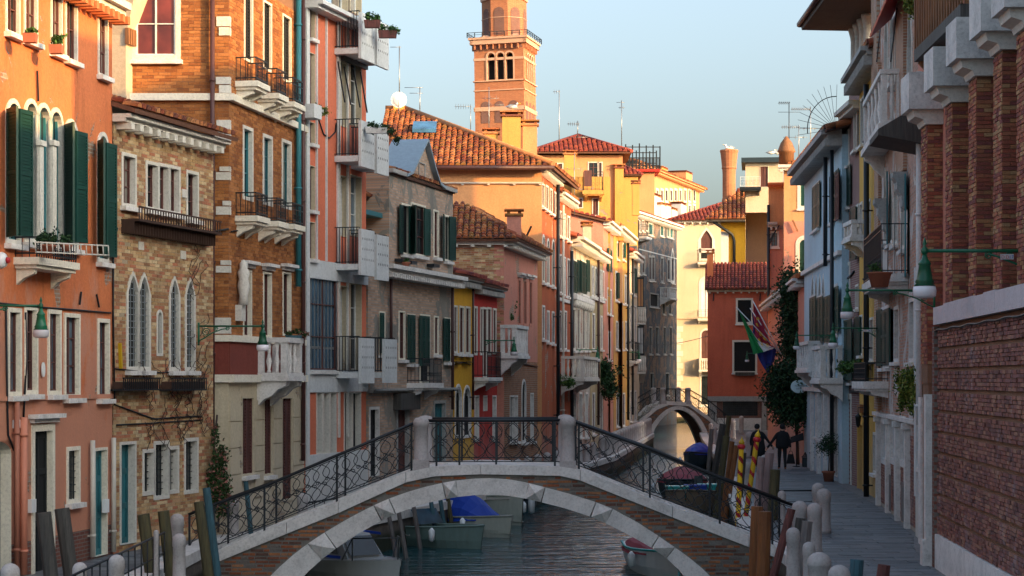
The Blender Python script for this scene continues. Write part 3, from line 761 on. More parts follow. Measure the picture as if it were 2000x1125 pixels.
# ================================================================ the setting
def water_mat():
    m, t, b = nt('canal_water'); P = geo_pos(t)
    b.inputs['Base Color'].default_value = (.008, .06, .072, 1); b.inputs['Roughness'].default_value = .07; b.inputs['IOR'].default_value = 1.33
    b.inputs['Specular IOR Level'].default_value = .8
    n1 = noise(t, P, 1.0, 3, .55, (.32, 1.5, 1), .5); n2 = noise(t, P, 1.0, 2, .5, (2.2, 4.6, 1), .3)
    a = t.nodes.new('ShaderNodeMath'); a.operation = 'MULTIPLY_ADD'; a.inputs[1].default_value = .35
    t.links.new(n2.outputs[0], a.inputs[0]); t.links.new(n1.outputs[0], a.inputs[2]); bump(t, b, a.outputs[0], .9, .2); return m
M['water'] = water_mat()
def paving_mat():
    m, t, b = nt('trachyte_paving'); P = geo_pos(t); bt = t.nodes.new('ShaderNodeTexBrick'); bt.inputs['Scale'].default_value = 1
    bt.inputs['Brick Width'].default_value = .8; bt.inputs['Row Height'].default_value = .38; bt.inputs['Mortar Size'].default_value = .012
    bt.inputs[1].default_value = (.20,.20,.205,1); bt.inputs[2].default_value = (.14,.145,.15,1); bt.inputs[3].default_value = (.05,.05,.05,1)
    t.links.new(P, bt.inputs[0]); n1 = noise(t, P, .9, 6, .7)
    c = mix(t, ramp(t, [(.4, 0.), (.7, .6)], n1.outputs[0]).outputs[0], bt.outputs[0], (.09,.09,.09))
    t.links.new(c, b.inputs['Base Color']); b.inputs['Roughness'].default_value = .55; b.inputs['Specular IOR Level'].default_value = .4
    bump(t, b, bt.outputs[1], -.4, .01); return m
M['paving'] = paving_mat()
LQ = [(-6.5, -10), (-6.6, 24), (-6.7, 36), (-6.6, 46.7), (-4.9, 49), (-1.4, 62), (1.4, 77), (4.75, 95.4), (9.3, 134.6), (9.6, 145), (10.6, 188)]
RQ = [(5.2, -10), (5.3, 24), (5.5, 36), (5.7, 43.9), (5.3, 46.6), (7.0, 66), (8.8, 85), (11.4, 122), (12.6, 137), (13.3, 143.5), (19.5, 190), (21, 216)]
w_ = MB(); w_.poly([(-600, -60, -1), (600, -60, -1), (600, 1500, -1), (-600, 1500, -1)]); w_.build('water', M['water'], kind='structure')
def land(edge, side, name):
    q = MB(); far = -400*side
    for i in range(len(edge)-1):
        (x0, y0), (x1, y1) = edge[i], edge[i+1]
        q.poly([(x0, y0, 0), (x1, y1, 0), (far, y1, 0), (far, y0, 0)] if side > 0 else [(x1, y1, 0), (x0, y0, 0), (far, y0, 0), (far, y1, 0)])
    q.build(name, M['paving'], kind='structure')
    k = MB(); 
    for i in range(len(edge)-1):
        (x0, y0), (x1, y1) = edge[i], edge[i+1]; k.poly([(x0, y0, -2), (x1, y1, -2), (x1, y1, -.2), (x0, y0, -.2)])
    k.build('quay_wall', M['quay'], kind='structure')
def _quay():
    m, t, b = nt('quay_wall_stone'); P = geo_pos(t); sp = t.nodes.new('ShaderNodeSeparateXYZ'); t.links.new(P, sp.inputs[0])
    n1 = noise(t, P, 2.5, 6, .7); c0 = ramp(t, [(.35, (.17,.145,.12)), (.65, (.07,.06,.055))], n1.outputs[0])
    a = t.nodes.new('ShaderNodeMath'); a.operation = 'MULTIPLY_ADD'; a.inputs[1].default_value = .3; t.links.new(n1.outputs[0], a.inputs[0]); t.links.new(sp.outputs[2], a.inputs[2])
    k = ramp(t, [(.0, 1.), (.02, 1.)], None); mr = t.nodes.new('ShaderNodeMapRange'); mr.inputs[1].default_value = -.45; mr.inputs[2].default_value = -.3
    mr.inputs[3].default_value = 1; mr.inputs[4].default_value = 0; t.links.new(a.outputs[0], mr.inputs[0])
    c = mix(t, mr.outputs[0], c0.outputs[0], (.02,.028,.014)); t.links.new(c, b.inputs['Base Color']); b.inputs['Roughness'].default_value = .7
    bump(t, b, n1.outputs[0], .7, .05); return m
M['quay'] = _quay()
land(LQ, 1, 'pavement'); land(RQ, -1, 'pavement')
g = MB(); g.poly([(-400, 188, .0), (10.6, 188, 0), (17.3, 216.5, 0), (21, 216.5, 0), (400, 216.5, 0), (400, 1400, 0), (-400, 1400, 0)]); g.build('ground', M['paving'], kind='structure')
g = MB(); g.poly([(-400, -10, 0), (-6.5, -10, 0), (-6.5, -60, 0), (-400, -60, 0)]); g.poly([(5.2, -60, 0), (5.2, -10, 0), (400, -10, 0), (400, -60, 0)]); g.build('ground', M['paving'], kind='structure')
# quay coping stones, each its own stone
def coping(edge, side, y_to, name='quay_coping'):
    root = empty(name, (edge[1][0], edge[1][1], 0)); root['kind'] = 'structure'; k = 0; base = Vector(root.location)
    for i in range(1, len(edge)-1):
        a, b = Vector(edge[i]), Vector(edge[i+1]); L = (b-a).length; d = (b-a)/L; n = Vector((-d.y, d.x))*side; s = 0
        if a.y > y_to: break
        while s < L-.05:
            l = min(R.uniform(1.1, 1.7), L-s); p, e = a+d*(s+.006), a+d*(s+l-.006); q = MB(); o = n*-.06; w = n*.42; h = R.uniform(.004, .014)
            q.hexa([(p.x+o.x-base.x, p.y+o.y-base.y, -.22), (p.x+w.x-base.x, p.y+w.y-base.y, -.22), (e.x+w.x-base.x, e.y+w.y-base.y, -.22), (e.x+o.x-base.x, e.y+o.y-base.y, -.22),
                    (p.x+o.x-base.x, p.y+o.y-base.y, h), (p.x+w.x-base.x, p.y+w.y-base.y, h), (e.x+w.x-base.x, e.y+w.y-base.y, h), (e.x+o.x-base.x, e.y+o.y-base.y, h)])
            q.build('coping_stone', M['stone'], root); s += l; k += 1
coping(LQ, 1, 136); coping(RQ, -1, 140)

def slabs(x_of, y0, y1, name, mat, seed, single):
    rnd = random.Random(seed); lst = []; y = y0
    while y < y1:
        d = rnd.uniform(.34, .42); xa, xb = x_of(y+d/2); x = xa+rnd.uniform(-.7, 0)
        while x < xb:
            l = rnd.uniform(.6, 1.05); a, e = max(x, xa), min(x+l, xb)
            if e-a > .08: lst.append((a+.006, e-.006, y+.006, y+d-.006, rnd.uniform(.006, .016)))
            x += l
        y += d
    par = next(o for o in bpy.data.objects if o.name == name); me = []
    for k in range(3):
        q = MB(); j = lambda: rnd.uniform(-.01, .01); q.hexa([(-.5, -.5, -1), (.5, -.5, -1), (.5, .5, -1), (-.5, .5, -1), (-.5+j(), -.5+j(), j()*6), (.5+j(), -.5+j(), j()*6), (.5+j(), .5+j(), j()*6), (-.5+j(), .5+j(), j()*6)]); me.append(q.mesh('paving_slab', mat))
    for k, t in enumerate(lst[:single]):
        o = bpy.data.objects.new('paving_slab', me[k % 3]); C.objects.link(o); o.parent = par; o.location = ((t[0]+t[1])/2, (t[2]+t[3])/2, t[4]); o.scale = (t[1]-t[0], t[3]-t[2], .03)
    q = MB()
    for t in lst[single:]: q.box(t[0], t[1], t[2], t[3], -.02, t[4])
    q.build('paving_slabs', mat, par, kind='stuff')
def _rx(y):
    fac = [(27, 7.0), (39, 7.95), (44, 8.6), (47, 9.2), (60.2, 10.5), (70, 11.1), (85, 12.0)]
    return itp_(RQ, y)+.42, itp_([(b, a) for a, b in fac], y)
def itp_(pl, y):
    for (x0, y0), (x1, y1) in zip(pl, pl[1:]):
        if y0 <= y <= y1: return x0+(x1-x0)*(y-y0)/(y1-y0)
    return pl[-1][0]
M['slab'] = islands('paving_slab_stone', [(.17,.19,.21),(.13,.15,.17),(.20,.22,.235),(.15,.165,.18),(.11,.125,.14)], (.05,.055,.06), .5, .5)
slabs(_rx, 37, 84, 'pavement.001', M['slab'], 3, 300)
slabs(lambda y: (itp_([(-9.3, 30), (-8.2, 42), (-6.9, 46.8)], y)+.05, itp_(LQ, y)-.45), 30.2, 46.5, 'pavement', M['slab'], 4, 120)
# ================================================================ bridges
def catmull(pts, n=8):
    out = []
    for i in range(len(pts)-1):
        p0, p1, p2, p3 = pts[max(i-1, 0)], pts[i], pts[i+1], pts[min(i+2, len(pts)-1)]
        for k in range(n):
            t = k/n; f = lambda a, b, c, d: .5*((2*b)+(-a+c)*t+(2*a-5*b+4*c-d)*t*t+(-a+3*b-3*c+d)*t**3)
            out.append((f(p0[0], p1[0], p2[0], p3[0]), f(p0[1], p1[1], p2[1], p3[1])))
    out.append(pts[-1]); return out
def itp(pl, x):
    if x <= pl[0][0]: return pl[0][1]
    for (x0, y0), (x1, y1) in zip(pl, pl[1:]):
        if x <= x1: return y0+(y1-y0)*(x-x0)/max(1e-6, x1-x0)
    return pl[-1][1]
def bridge(name, label, A, B, depth, ct, cb, ex, inn, joints, diamonds, rt, rb, rposts, gaps, posts, cjoint, near=True, brick='brick_br', scroll=.42, coursing=True):
    b = Bld(name, label, A, B, 3, M['brick_br'], depth, cat='bridge')
    cv = lambda L: [b.uz(*p) for p in L]
    ct, cb, rt, rb = cv(ct), cv(cb), [cv(l) for l in rt], [cv(l) for l in rb]; ex = catmull(cv(ex)); inn = catmull(cv(inn)); D = depth
    # coping: one stone between each pair of joints, front and back
    for f in (0, 1):
        js = [b.u(j) for j in cjoint]; js = [ct[0][0]]+js+[ct[-1][0]]
        for a, e in zip(js, js[1:]):
            xs = [a+.006]+[p[0] for p in ct+cb if a+.05 < p[0] < e-.05]+[e-.006]; xs.sort(); q = MB()
            for x0, x1 in zip(xs, xs[1:]):
                if x1-x0 < .001: continue
                y0, y1 = (-.07, .32) if f == 0 else (D-.32, D+.07)
                q.hexa([(x0, y0, itp(cb, x0)), (x1, y0, itp(cb, x1)), (x1, y1, itp(cb, x1)), (x0, y1, itp(cb, x0)), (x0, y0, itp(ct, x0)), (x1, y0, itp(ct, x1)), (x1, y1, itp(ct, x1)), (x0, y1, itp(ct, x0))])
            b.part(q, 'coping_stone', M['stone'])
    # spandrel walls (mortar) front and back
    for y in (0, D):
        q = MB(); x = ct[0][0]; n = 70; L = ct[-1][0]-x
        for i in range(n):
            x0, x1 = x+L*i/n, x+L*(i+1)/n; lo = lambda X: (itp(ex, X) if ex[0][0] <= X <= ex[-1][0] else -2.4)
            l0, l1 = lo(x0+1e-4), lo(x1-1e-4)
            q.poly([(x0, y, l0), (x1, y, l1), (x1, y, itp(cb, x1)), (x0, y, itp(cb, x0))])
        b.part(q, 'spandrel', M['mortar'])
    # bricks of the front spandrel
    if coursing:
        rnd = random.Random(5); lst = []; bh = .082; z = -2.0; k = 0
        zmax = max(p[1] for p in cb)
        ok = lambda X, Z: (Z < itp(cb, X)-.004) and (not (ex[0][0] <= X <= ex[-1][0]) or Z > itp(ex, X)+.004)
        while z < zmax:
            x = ct[0][0]+(k % 2)*.14+rnd.uniform(-.03, .03)
            while x < ct[-1][0]:
                bl = rnd.choice((.27, .28, .14, .26)); xs = [x+.006+i*(bl-.018)/6 for i in range(7)]
                good = [X for X in xs if ok(X, z+.01) and ok(X, z+bh-.018)]
                if len(good) >= 3: lst.append((good[0], good[-1], z, z+bh-.026)) if rnd.random() > .05 else None
                x += bl
            z += bh; k += 1
        lst.sort(key=lambda t: -((t[1]-t[0]) + (0.3 if t[2] > -.9 else 0)))
        me = [unit_brick(i).mesh('brick', M[brick]) for i in range(4)]
        for i, t in enumerate(lst[:300]):
            o = bpy.data.objects.new('brick', me[i % 4]); C.objects.link(o); o.parent = b.root; p = rnd.uniform(.004, .022)
            o.location = ((t[0]+t[1])/2, -p, (t[2]+t[3])/2); o.scale = (t[1]-t[0], p+.02, t[3]-t[2]-rnd.uniform(0, .012)); o.rotation_euler = (0, rnd.uniform(-.015, .015), 0)
        q = MB()
        for t in lst[300:]: q.box(t[0], t[1], -rnd.uniform(.004, .02), .01, t[2], t[3])
        b.part(q, 'brick_courses', M[brick], kind='stuff')
    # arch barrel soffit
    q = MB()
    for (a, e) in zip(inn, inn[1:]): q.poly([(a[0], .02, a[1]), (e[0], .02, e[1]), (e[0], D-.02, e[1]), (a[0], D-.02, a[1])])
    b.part(q, 'arch_soffit', M['brick_far_dark'])
    # voussoirs front and back
    N = 200
    def at(L, t):
        k = t*(len(L)-1); i = min(int(k), len(L)-2); f = k-i; return (L[i][0]+(L[i+1][0]-L[i][0])*f, L[i][1]+(L[i+1][1]-L[i][1])*f)
    ts = [i/N for i in range(N+1)]; exs = [at(ex, t) for t in ts]
    def t_of(px_): u = b.u(px_); return min(ts, key=lambda t: abs(at(ex, t)[0]-u))
    ind = [at(inn, i/600) for i in range(601)]
    def near_in(p): return min(ind, key=lambda r: (r[0]-p[0])**2+(r[1]-p[1])**2)
    cuts = [0]+[t_of(j) for j in joints]+[1]
    for f in (0, 1):
        for i, (t0, t1) in enumerate(zip(cuts, cuts[1:])):
            dm = i in diamonds; q = MB(); y0, y1 = (-.06, .25) if f == 0 else (D-.25, D+.06); m = 1 if dm else max(1, int((t1-t0)*40)); g = .0004
            for k in range(m):
                a, c = t0+g*(k == 0)+(t1-t0)*k/m, t0-g*(k == m-1)+(t1-t0)*(k+1)/m
                e0, e1 = at(ex, a), at(ex, c); n0, n1 = near_in(e0), near_in(e1)
                q.hexa([(n0[0], y0, n0[1]), (n1[0], y0, n1[1]), (n1[0], y1, n1[1]), (n0[0], y1, n0[1]), (e0[0], y0, e0[1]), (e1[0], y0, e1[1]), (e1[0], y1, e1[1]), (e0[0], y1, e0[1])])
                if dm:
                    yy = y0-.002 if f == 0 else y1+.002; tip = -.2 if f == 0 else D+.2
                    cc = [(p[0], yy, p[1]) for p in (n0, n1, e1, e0)]; ap = (sum(p[0] for p in cc)/4, tip, sum(p[2] for p in cc)/4)
                    for j in range(4): q.poly([cc[j], cc[(j+1) % 4], ap])
            b.part(q, 'voussoir', M['stone'])
    # deck with low steps
    x = ct[0][0]; k = 0; st = .38
    while x < ct[-1][0]-.05:
        x1 = min(x+st, ct[-1][0]); zt = min(itp(ct, x), itp(ct, x1))-.02; q = MB(); q.box(x, x1-.004, .325, D-.325, zt-.3, zt); b.part(q, 'step', M['stone_dark'] if k % 1 else M['stone']); x += st; k += 1
    # railings
    for f in (0, 1):
        y = .14 if f == 0 else D-.14; rail = None
        for T, Bt in zip(rt, rb):
            q = MB(); q.tube([(p[0], y, p[1]) for p in T], .034 if near else .03, 6)
            if rail is None: rail = b.part(q, 'railing', M['iron'])
            else: q.build('handrail', M['iron'], rail)
            s = MB(); s.tube([(p[0], y, p[1]+.0) for p in Bt], .014, 4); s.tube([(p[0], y, p[1]-.06) for p in T], .01, 4)
            x0, x1 = T[0][0]+.03, T[-1][0]-.03; n = max(1, round((x1-x0)/scroll)); w = (x1-x0)/n
            for i in range(n):
                c = x0+w*(i+.5)
                for sg in (-1, 1):
                    pts = []
                    for k in range(13):
                        v = k/12; X = c+sg*w*.5*math.sin(2*PI*v)*(1.05-.3*v)+w*.16*math.sin(PI*v)*0; lo, hi = itp(Bt, X), itp(T, X)-.06; pts.append((X, y, lo+(hi-lo)*v))
                    s.tube(pts, .0115, 4, False)
                if near:
                    for (cx, cz, sg) in ((c-w*.18, .5, 1), (c+w*.18, .42, -1)):
                        lo, hi = itp(Bt, cx), itp(T, cx); zc = lo+(hi-lo)*cz
                        s.tube([(cx+math.cos(a*.8)*(.055-.005*a)*sg, y, zc+math.sin(a*.8)*(.055-.005*a)) for a in range(10)], .011, 3, False)
            s.build('scrollwork', M['iron'], rail)
        for px_ in rposts:
            u = b.u(px_); tz = next((itp(T, u) for T in rt if T[0][0]-.05 <= u <= T[-1][0]+.05), None)
            if tz is None: continue
            p = MB(); p.box(u-.022, u+.022, y-.022, y+.022, itp(ct, u)-.02, tz); p.build('post', M['iron'], rail)
    for (px_, yt, yb, rr) in posts:
        for f in (0, 1):
            u = b.u(px_); z0 = b.z(px_, yb); z1 = b.z(px_, yt); y = .12 if f == 0 else D-.12
            q = bollard_mb(z1-z0, rr, False); q.xform(Matrix.Translation((u, y, z0))); q.box(u-rr*1.12, u+rr*1.12, y-rr*1.12, y+rr*1.12, z0-.1, z0+.14)
            b.part(q, 'stone_post', M['bollard'])
    return b
br1 = bridge('stone_bridge', 'near humpback bridge of brick and white stone with scrolled iron railings', (-8, 44), (8, 44), 2.5,
    ct=[(352, 1106), (380, 1094), (516, 1037), (661, 979), (793, 922), (848, 911), (938, 907), (1094, 911), (1133, 917), (1270, 973), (1407, 1024), (1507, 1063), (1560, 1086)],
    cb=[(352, 1128), (380, 1116), (516, 1060), (665, 1000), (797, 940), (848, 930), (938, 926), (1094, 929), (1133, 938), (1313, 1010), (1462, 1068), (1513, 1088), (1560, 1108)],
    ex=[(405, 1300), (455, 1215), (528, 1125), (614, 1053), (743, 981), (860, 944), (965, 934), (1062, 951), (1199, 995), (1318, 1069), (1390, 1128), (1450, 1205), (1490, 1300)],
    inn=[(490, 1300), (528, 1215), (592, 1127), (672, 1060), (776, 1002), (872, 974), (965, 966), (1050, 979), (1161, 1012), (1281, 1075), (1337, 1127), (1385, 1205), (1410, 1300)],
    joints=[500, 600, 632, 727, 758, 862, 893, 1032, 1062, 1166, 1199, 1287, 1320, 1420], diamonds=[2, 4, 6, 8, 10, 12],
    rt=[[(366, 1006), (400, 992), (516, 950), (657, 890), (808, 827)], [(836, 822), (1095, 821)], [(1124, 825), (1270, 877), (1407, 934), (1552, 988)]],
    rb=[[(366, 1088), (411, 1070), (515, 1028), (657, 970), (808, 912)], [(836, 902), (1095, 902)], [(1124, 907), (1270, 965), (1407, 1015), (1552, 1072)]],
    rposts=[368, 416, 515, 657, 803, 852, 897, 969, 1084, 1131, 1270, 1407, 1510, 1550], gaps=[], posts=[(822, 815, 911, .155), (1109, 813, 913, .155)],
    cjoint=[420, 560, 661, 793, 938, 1133, 1313, 1462])
br2 = bridge('stone_bridge', 'far small arched stone bridge with paired posts beside the cream palazzo', (8.3, 136), (13.6, 137.3), 2.3,
    ct=[(1196, 855), (1249, 822), (1283, 793), (1306, 784), (1345, 786), (1382, 812), (1408, 836), (1424, 850)],
    cb=[(1196, 862), (1249, 829), (1283, 800), (1306, 791), (1345, 793), (1382, 820), (1408, 844), (1424, 858)],
    ex=[(1262, 905), (1268, 845), (1278, 823), (1300, 801), (1325, 793), (1350, 802), (1372, 825), (1390, 868), (1395, 905)],
    inn=[(1270, 905), (1275, 850), (1284, 829), (1303, 808), (1325, 800), (1347, 809), (1366, 832), (1382, 872), (1387, 905)],
    joints=[1272, 1284, 1297, 1312, 1325, 1338, 1352, 1364, 1376], diamonds=[],
    rt=[[(1200, 815), (1249, 786), (1290, 762)], [(1302, 759), (1340, 760)], [(1350, 762), (1385, 782), (1418, 808)]],
    rb=[[(1200, 850), (1249, 818), (1290, 790)], [(1302, 782), (1340, 783)], [(1350, 784), (1385, 811), (1418, 840)]],
    rposts=[1302, 1320, 1340, 1385, 1416], gaps=[], posts=[(1296, 757, 786, .17), (1345, 757, 787, .17)], cjoint=[1249, 1283, 1345, 1382], near=False, scroll=.5, coursing=True)
# ================================================================ left bank, near to far
def gothic_fix(): pass
# ---- orange house
b = Bld('townhouse', 'tall orange plastered house with green shutters at the left edge of the canal', (-9.6, 33), (-8.2, 42), 11.15, M['orange'], 9, cat='house')
H1 = b
b.windows([(12, 35, -60, 62), (48, 70, -60, 77), (100, 118, -60, 100), (128, 148, -45, 115), (192, 208, 27, 145)], rev=.2, sur=.05, jamb='stone_clean')
for r in ((14, 37, 202, 468), (49, 71, 202, 466), (73, 96, 210, 470), (98, 119, 219, 474), (127, 148, 241, 478), (192, 208, 266, 505)):
    b.window(r, arch='round', rev=.26, sur=.09, jamb='stone_clean', fill='glass', cross='teal')
b.windows([(17, 37, 610, 765), (50, 69, 606, 762), (95, 115, 613, 763), (127, 152, 620, 770), (192, 210, 630, 772)], rev=.26, sur=.08, fill='glass', jamb='stone_jamb')
b.window((66, 100, 842, 1128), name='door', rev=.3, sur=.13, fill='door', glassmat='dark', lintel=True, jamb='stone_jamb')
b.window((132, 152, 880, 975), rev=.2, sur=.08, fill='grille')
b.window((184, 206, 880, 1085), name='door', rev=.3, sur=.06, fill='door', glassmat='teal', jamb='stone_jamb')
b.window((-40, 22, 862, 1200), arch='seg', name='door', rev=.5, sur=0, fill='dark')
b.wall(0, b.L, 0.0, .62, b.open, M['brick_far_dark'], 'brick_base', y=-.0, kind='stuff')
b.wall(0, b.L, .62, b.H, b.open)
b.band(0, b.L, b.z(100, 781), b.z(100, 772), .035, 'orange')
b.cornice(0, b.L, b.H, .4, .4, 'stone_clean', .3, dmat='orange')
b.body(top=True)
for h, e, y0, y1, sd in ((14, 34, 216, 465, 'L'), (38, 59, 215, 462, 'R'), (127, 145, 246, 476, 'L'), (148, 167, 258, 474, 'R'), (192, 204, 277, 503, 'L'), (207, 224, 281, 502, 'R')):
    b.shutter(h, e, y0, y1, .5, 'green', sd)
q = MB(); 
for px_ in (72, 97.5):
    u, z0 = b.uz(px_, 470); z1 = b.z(px_, 275); q.box(u-.09, u+.09, -.1, -.035, z0, z1-.1); q.box(u-.13, u+.13, -.14, -.034, z1-.098, z1)
b.part(q, 'pilaster', M['stone_clean'])
a_, e_ = b.u(52, .45), b.u(145, .45)
b.iron_balcony(72, 148, 468, 508, .42, .13, 'iron', 'stone_jamb')
b.pipe(33, 785, 1120, .05, 'copperpipe', .1); b.pipe(46, 815, 1122, .07, 'copperpipe', .12); b.pipe(181, 860, 1088, .05, 'whitepipe', .1)
b.cable([(0, 592), (80, 600), (150, 605), (216, 611)], .02); b.cable([(12, 600), (14, 760), (16, 850), (28, 880)], .02); b.cable([(50, 610), (52, 700), (46, 820)], .02)
for x, y in ((80, 722),):
    q = MB(); u, z = b.uz(x, y); q.lathe([(.07, 0), (.07, .03)], n=14); q.xform(Matrix.Translation((u, -.03, z)) @ Matrix.Rotation(PI/2, 4, 'X') @ Matrix.Scale(2.0, 4, (0, 1, 0))); b.part(q, 'oval_plaque', M['white_sign'])
for x0, y0, x1, y1 in ((69, 138, 71, 198), (155, 570, 152, 595), (185, 575, 190, 600)):
    q = MB(); u, z = b.uz(x0, y0); u2, z2 = b.uz(x1, y1); q.bar((u, -.04, z), (u2, -.04, z2), .03); b.part(q, 'wall_anchor', M['iron'])
for x, y, w in ((24, 820, 9), (54, 975, 9), (199, 975, 7)):
    a0, b0, c0, d0 = b.rect((x, x+w, y, y+26 if w < 9 or x > 50 else y+16)); q = MB(); q.box(a0, b0, -.08, -.003, c0, d0); b.part(q, 'meter_box', M['white_sign'])
# alarm bell on the balcony slab
u, z = b.uz(43, 508, .5); q = MB(); q.lathe([(.0, 0), (.14, .02), (.15, .08), (.12, .14), (.01, .17)], n=12); q.xform(Matrix.Translation((u, -.05, z)) @ Matrix.Rotation(PI/2, 4, 'X')); o = q.build('alarm_bell', M['boatwhite'], b.root)
q = MB(); q.lathe([(.005, 0), (.06, .0), (.05, .05), (.005, .06)], n=10); q.xform(Matrix.Translation((u, -.22, z)) @ Matrix.Rotation(PI/2, 4, 'X')); q.build('lamp', M['redpaint'], o)
# ---- tan brick house
b = Bld('brick_house', 'low tan brick house with narrow pointed leaded windows beside the orange house', (-8.18, 42.02), (-6.85, 46.9), 8.95, M['mortar_tan'], 9, cat='house')
H2 = b
b.windows([(239, 262, 306, 398), (286, 306, 322, 405), (310, 327, 326, 409), (331, 348, 330, 413), (365, 384, 340, 424)], rev=.35, sur=.07, jamb='stone_clean')
for r in ((249, 268, 538, 716), (271, 289, 540, 716), (332, 347, 547, 717), (363, 377, 550, 717)): b.window(r, arch='gothic', rev=.14, sur=.09, fill='leaded', jamb='stone_clean')
b.window((307, 314, 610, 690), arch='round', rev=.1, sur=.06, fill='dark', jamb='stone_clean', glassmat='glass', sill=False)
b.window((235, 262, 868, 1062), name='door', rev=.42, sur=.06, fill='door', glassmat='teal', jamb='stone_clean')
b.windows([(280, 298, 884, 960), (302, 326, 868, 968), (330, 345, 878, 957), (361, 383, 862, 957)], rev=.32, sur=.08, fill='grille', jamb='stone_clean', sill=False)
b.wall(0, b.L, 0, b.H, b.open); b.bricks(0, b.L, 0, b.H-.12, b.open, M['brick_tan'], skip=.01)
b.cornice(0, b.L, b.H, .25, .42, 'stone_clean', .42, dh=.14, dw=.16)
b.body(left=False, H=9.0)
b.roof([(-.1, -.55, 9.12), (b.L+.2, -.55, 9.12), (b.L+.0, 6.5, 11.3), (-.1, 6.5, 11.3)], single=300, row=.34)
a0, b0, c0, d0 = b.rect((236, 400, 426, 446), .0); q = MB(); q.box(a0, b0, -.42, -.003, c0, c0+.05); x = a0
while x < b0: q.box(x, x+.02, -.42, -.4, c0+.05, c0+.28); q.box(x, x+.015, -.3, -.003, c0-.25, c0); x += .13
q.box(a0, b0, -.425, -.395, c0+.28, c0+.31); b.part(q, 'iron_ledge', M['rusty'])
for (x0, x1) in ((236, 308), (331, 398)):
    a0, b0, c0, d0 = b.rect((x0, x1, 742, 760), .25); q = MB(); x = a0
    while x < b0: q.box(x, x+.015, -.32, -.3, c0, d0+.04); x += .09
    q.box(a0, b0, -.33, -.29, d0+.02, d0+.05); q.box(a0, b0, -.33, -.003, c0-.03, c0); f = b.part(q, 'planter_rack', M['iron']); q = MB(); q.box(a0+.03, b0-.03, -.28, -.05, c0+.004, d0-.04); q.build('trough', M['rusty'], f)
b.pipe(222, 855, 1078, .05, 'whitepipe', .1); b.cable([(230, 445), (222, 470), (221, 600), (224, 790), (300, 818), (395, 812)], .02); b.cable([(228, 830), (300, 826), (396, 820)], .018); b.cable([(225, 720), (290, 727), (395, 728)], .015)
q = MB()
for x0, y0, x1, y1 in ((230, 670, 232, 720), (398, 1020, 402, 1000)): u, z = b.uz(x0, y0); u2, z2 = b.uz(x1, y1); q.bar((u, -.05, z), (u2, -.05, z2), .06)
b.part(q, 'wall_anchor', M['yellowpaint'])
for x, y in ((274, 480), (356, 498), (359, 378)): a0, b0, c0, d0 = b.rect((x-5, x+5, y-8, y+8)); q = MB(); q.box(a0, b0, -.03, -.002, c0, d0); b.part(q, 'stone_block', M['stone_clean'])
# round chimney with flared head standing on its roof
u0, z0 = b.uz(236, 200, -2.2); zz = b.z(236, 55, -2.2); k = 45/4000.; q = MB(); 
q.box(u0-.25, u0+.22, 1.95, 2.6, z0-.8, zz-.2); q.hexa([(u0-.25, 1.95, zz-.2), (u0+.22, 1.95, zz-.2), (u0+.22, 2.6, zz-.2), (u0-.25, 2.6, zz-.2), (u0-.5, 1.55, zz+.9), (u0+.5, 1.55, zz+.9), (u0+.5, 3., zz+.9), (u0-.5, 3., zz+.9)])
o = b.part(q, 'chimney', M['cream']); q = MB()
for i in range(5): q.box(u0-.3+i*.12, u0-.22+i*.12, 1.86, 1.95, zz-.42, zz-.05)
q.build('corbel', M['wood'], o)
# dry creeper on the brick
q = MB(); rnd = random.Random(4)
for i in range(70):
    x, y = rnd.uniform(285, 398), rnd.uniform(740, 880) if i % 3 else rnd.uniform(450, 860); 
    if i % 3 == 0: x = rnd.uniform(372, 402)
    pts = []
    for k in range(7): u, z = b.uz(x, y, .03); pts.append((u, -.03-rnd.uniform(0, .03), z)); x += rnd.uniform(-8, 8); y -= rnd.uniform(2, 12)
    q.tube(pts, .008, 3)
b.part(q, 'creeper', M['twig'])
# ---- brown brick palazzo: front wing, then canal wing (one thing)
b = Bld('brick_palazzo', 'tall brown brick palazzo with white quoins and three columns of iron balconies', (-6.54, 47.3), (-5.45, 53.45), 14.6, M['mortar_red'], 11, cat='building')
H3 = b
zf = b.z(500, 740); zp = b.z(470, 660)
b.windows([(477, 491, -60, 116), (514, 528, 8, 134), (552, 566, 35, 156)], rev=.16, sur=.06, fill='shut', glassmat='dark', jamb='stone_clean', sill=False)
b.windows([(475, 491, 254, 385), (514, 529, 270, 395), (551, 566, 280, 402)], rev=.3, sur=.08, jamb='stone_clean', sill=False, cross='teal')
b.windows([(475, 489, 530, 655), (514, 528, 535, 655), (552, 566, 535, 652)], rev=.3, sur=.05, jamb='stone_jamb', sill=False, lintel=True)
b.wall(0, b.L, zf, b.H, b.open)
b.bricks(0, b.L, zp+.05, b.H-1.5, b.open, M['brick_brown'], single=300, seed=12)
q = MB(); q.box(0, b.L, -.03, -.002, zf+.1, zp-.1); b.part(q, 'red_panel', M['brownpanel'])
b.band(-.05, b.L, zp-.1, zp+.05, .1, 'stone_jamb'); b.band(-.05, b.L, zf-.08, zf+.1, .14, 'stone_jamb')
g = b; n0 = len(b.open)
for r in ((472, 494, 778, 925), (550, 569, 778, 975)): b.window(r, rev=.14, sur=.05, fill='shut', glassmat='brown', jamb='beige', sill=r[0] < 500)
b.window((515, 530, 780, 925), rev=.14, sur=.05, fill='shut', glassmat='brown', jamb='beige')
b.wall(0, b.L, 0, zf, b.open, M['beige'], 'ground_floor_wall')
q = MB(); z = .9                                            # rusticated render blocks, one by one
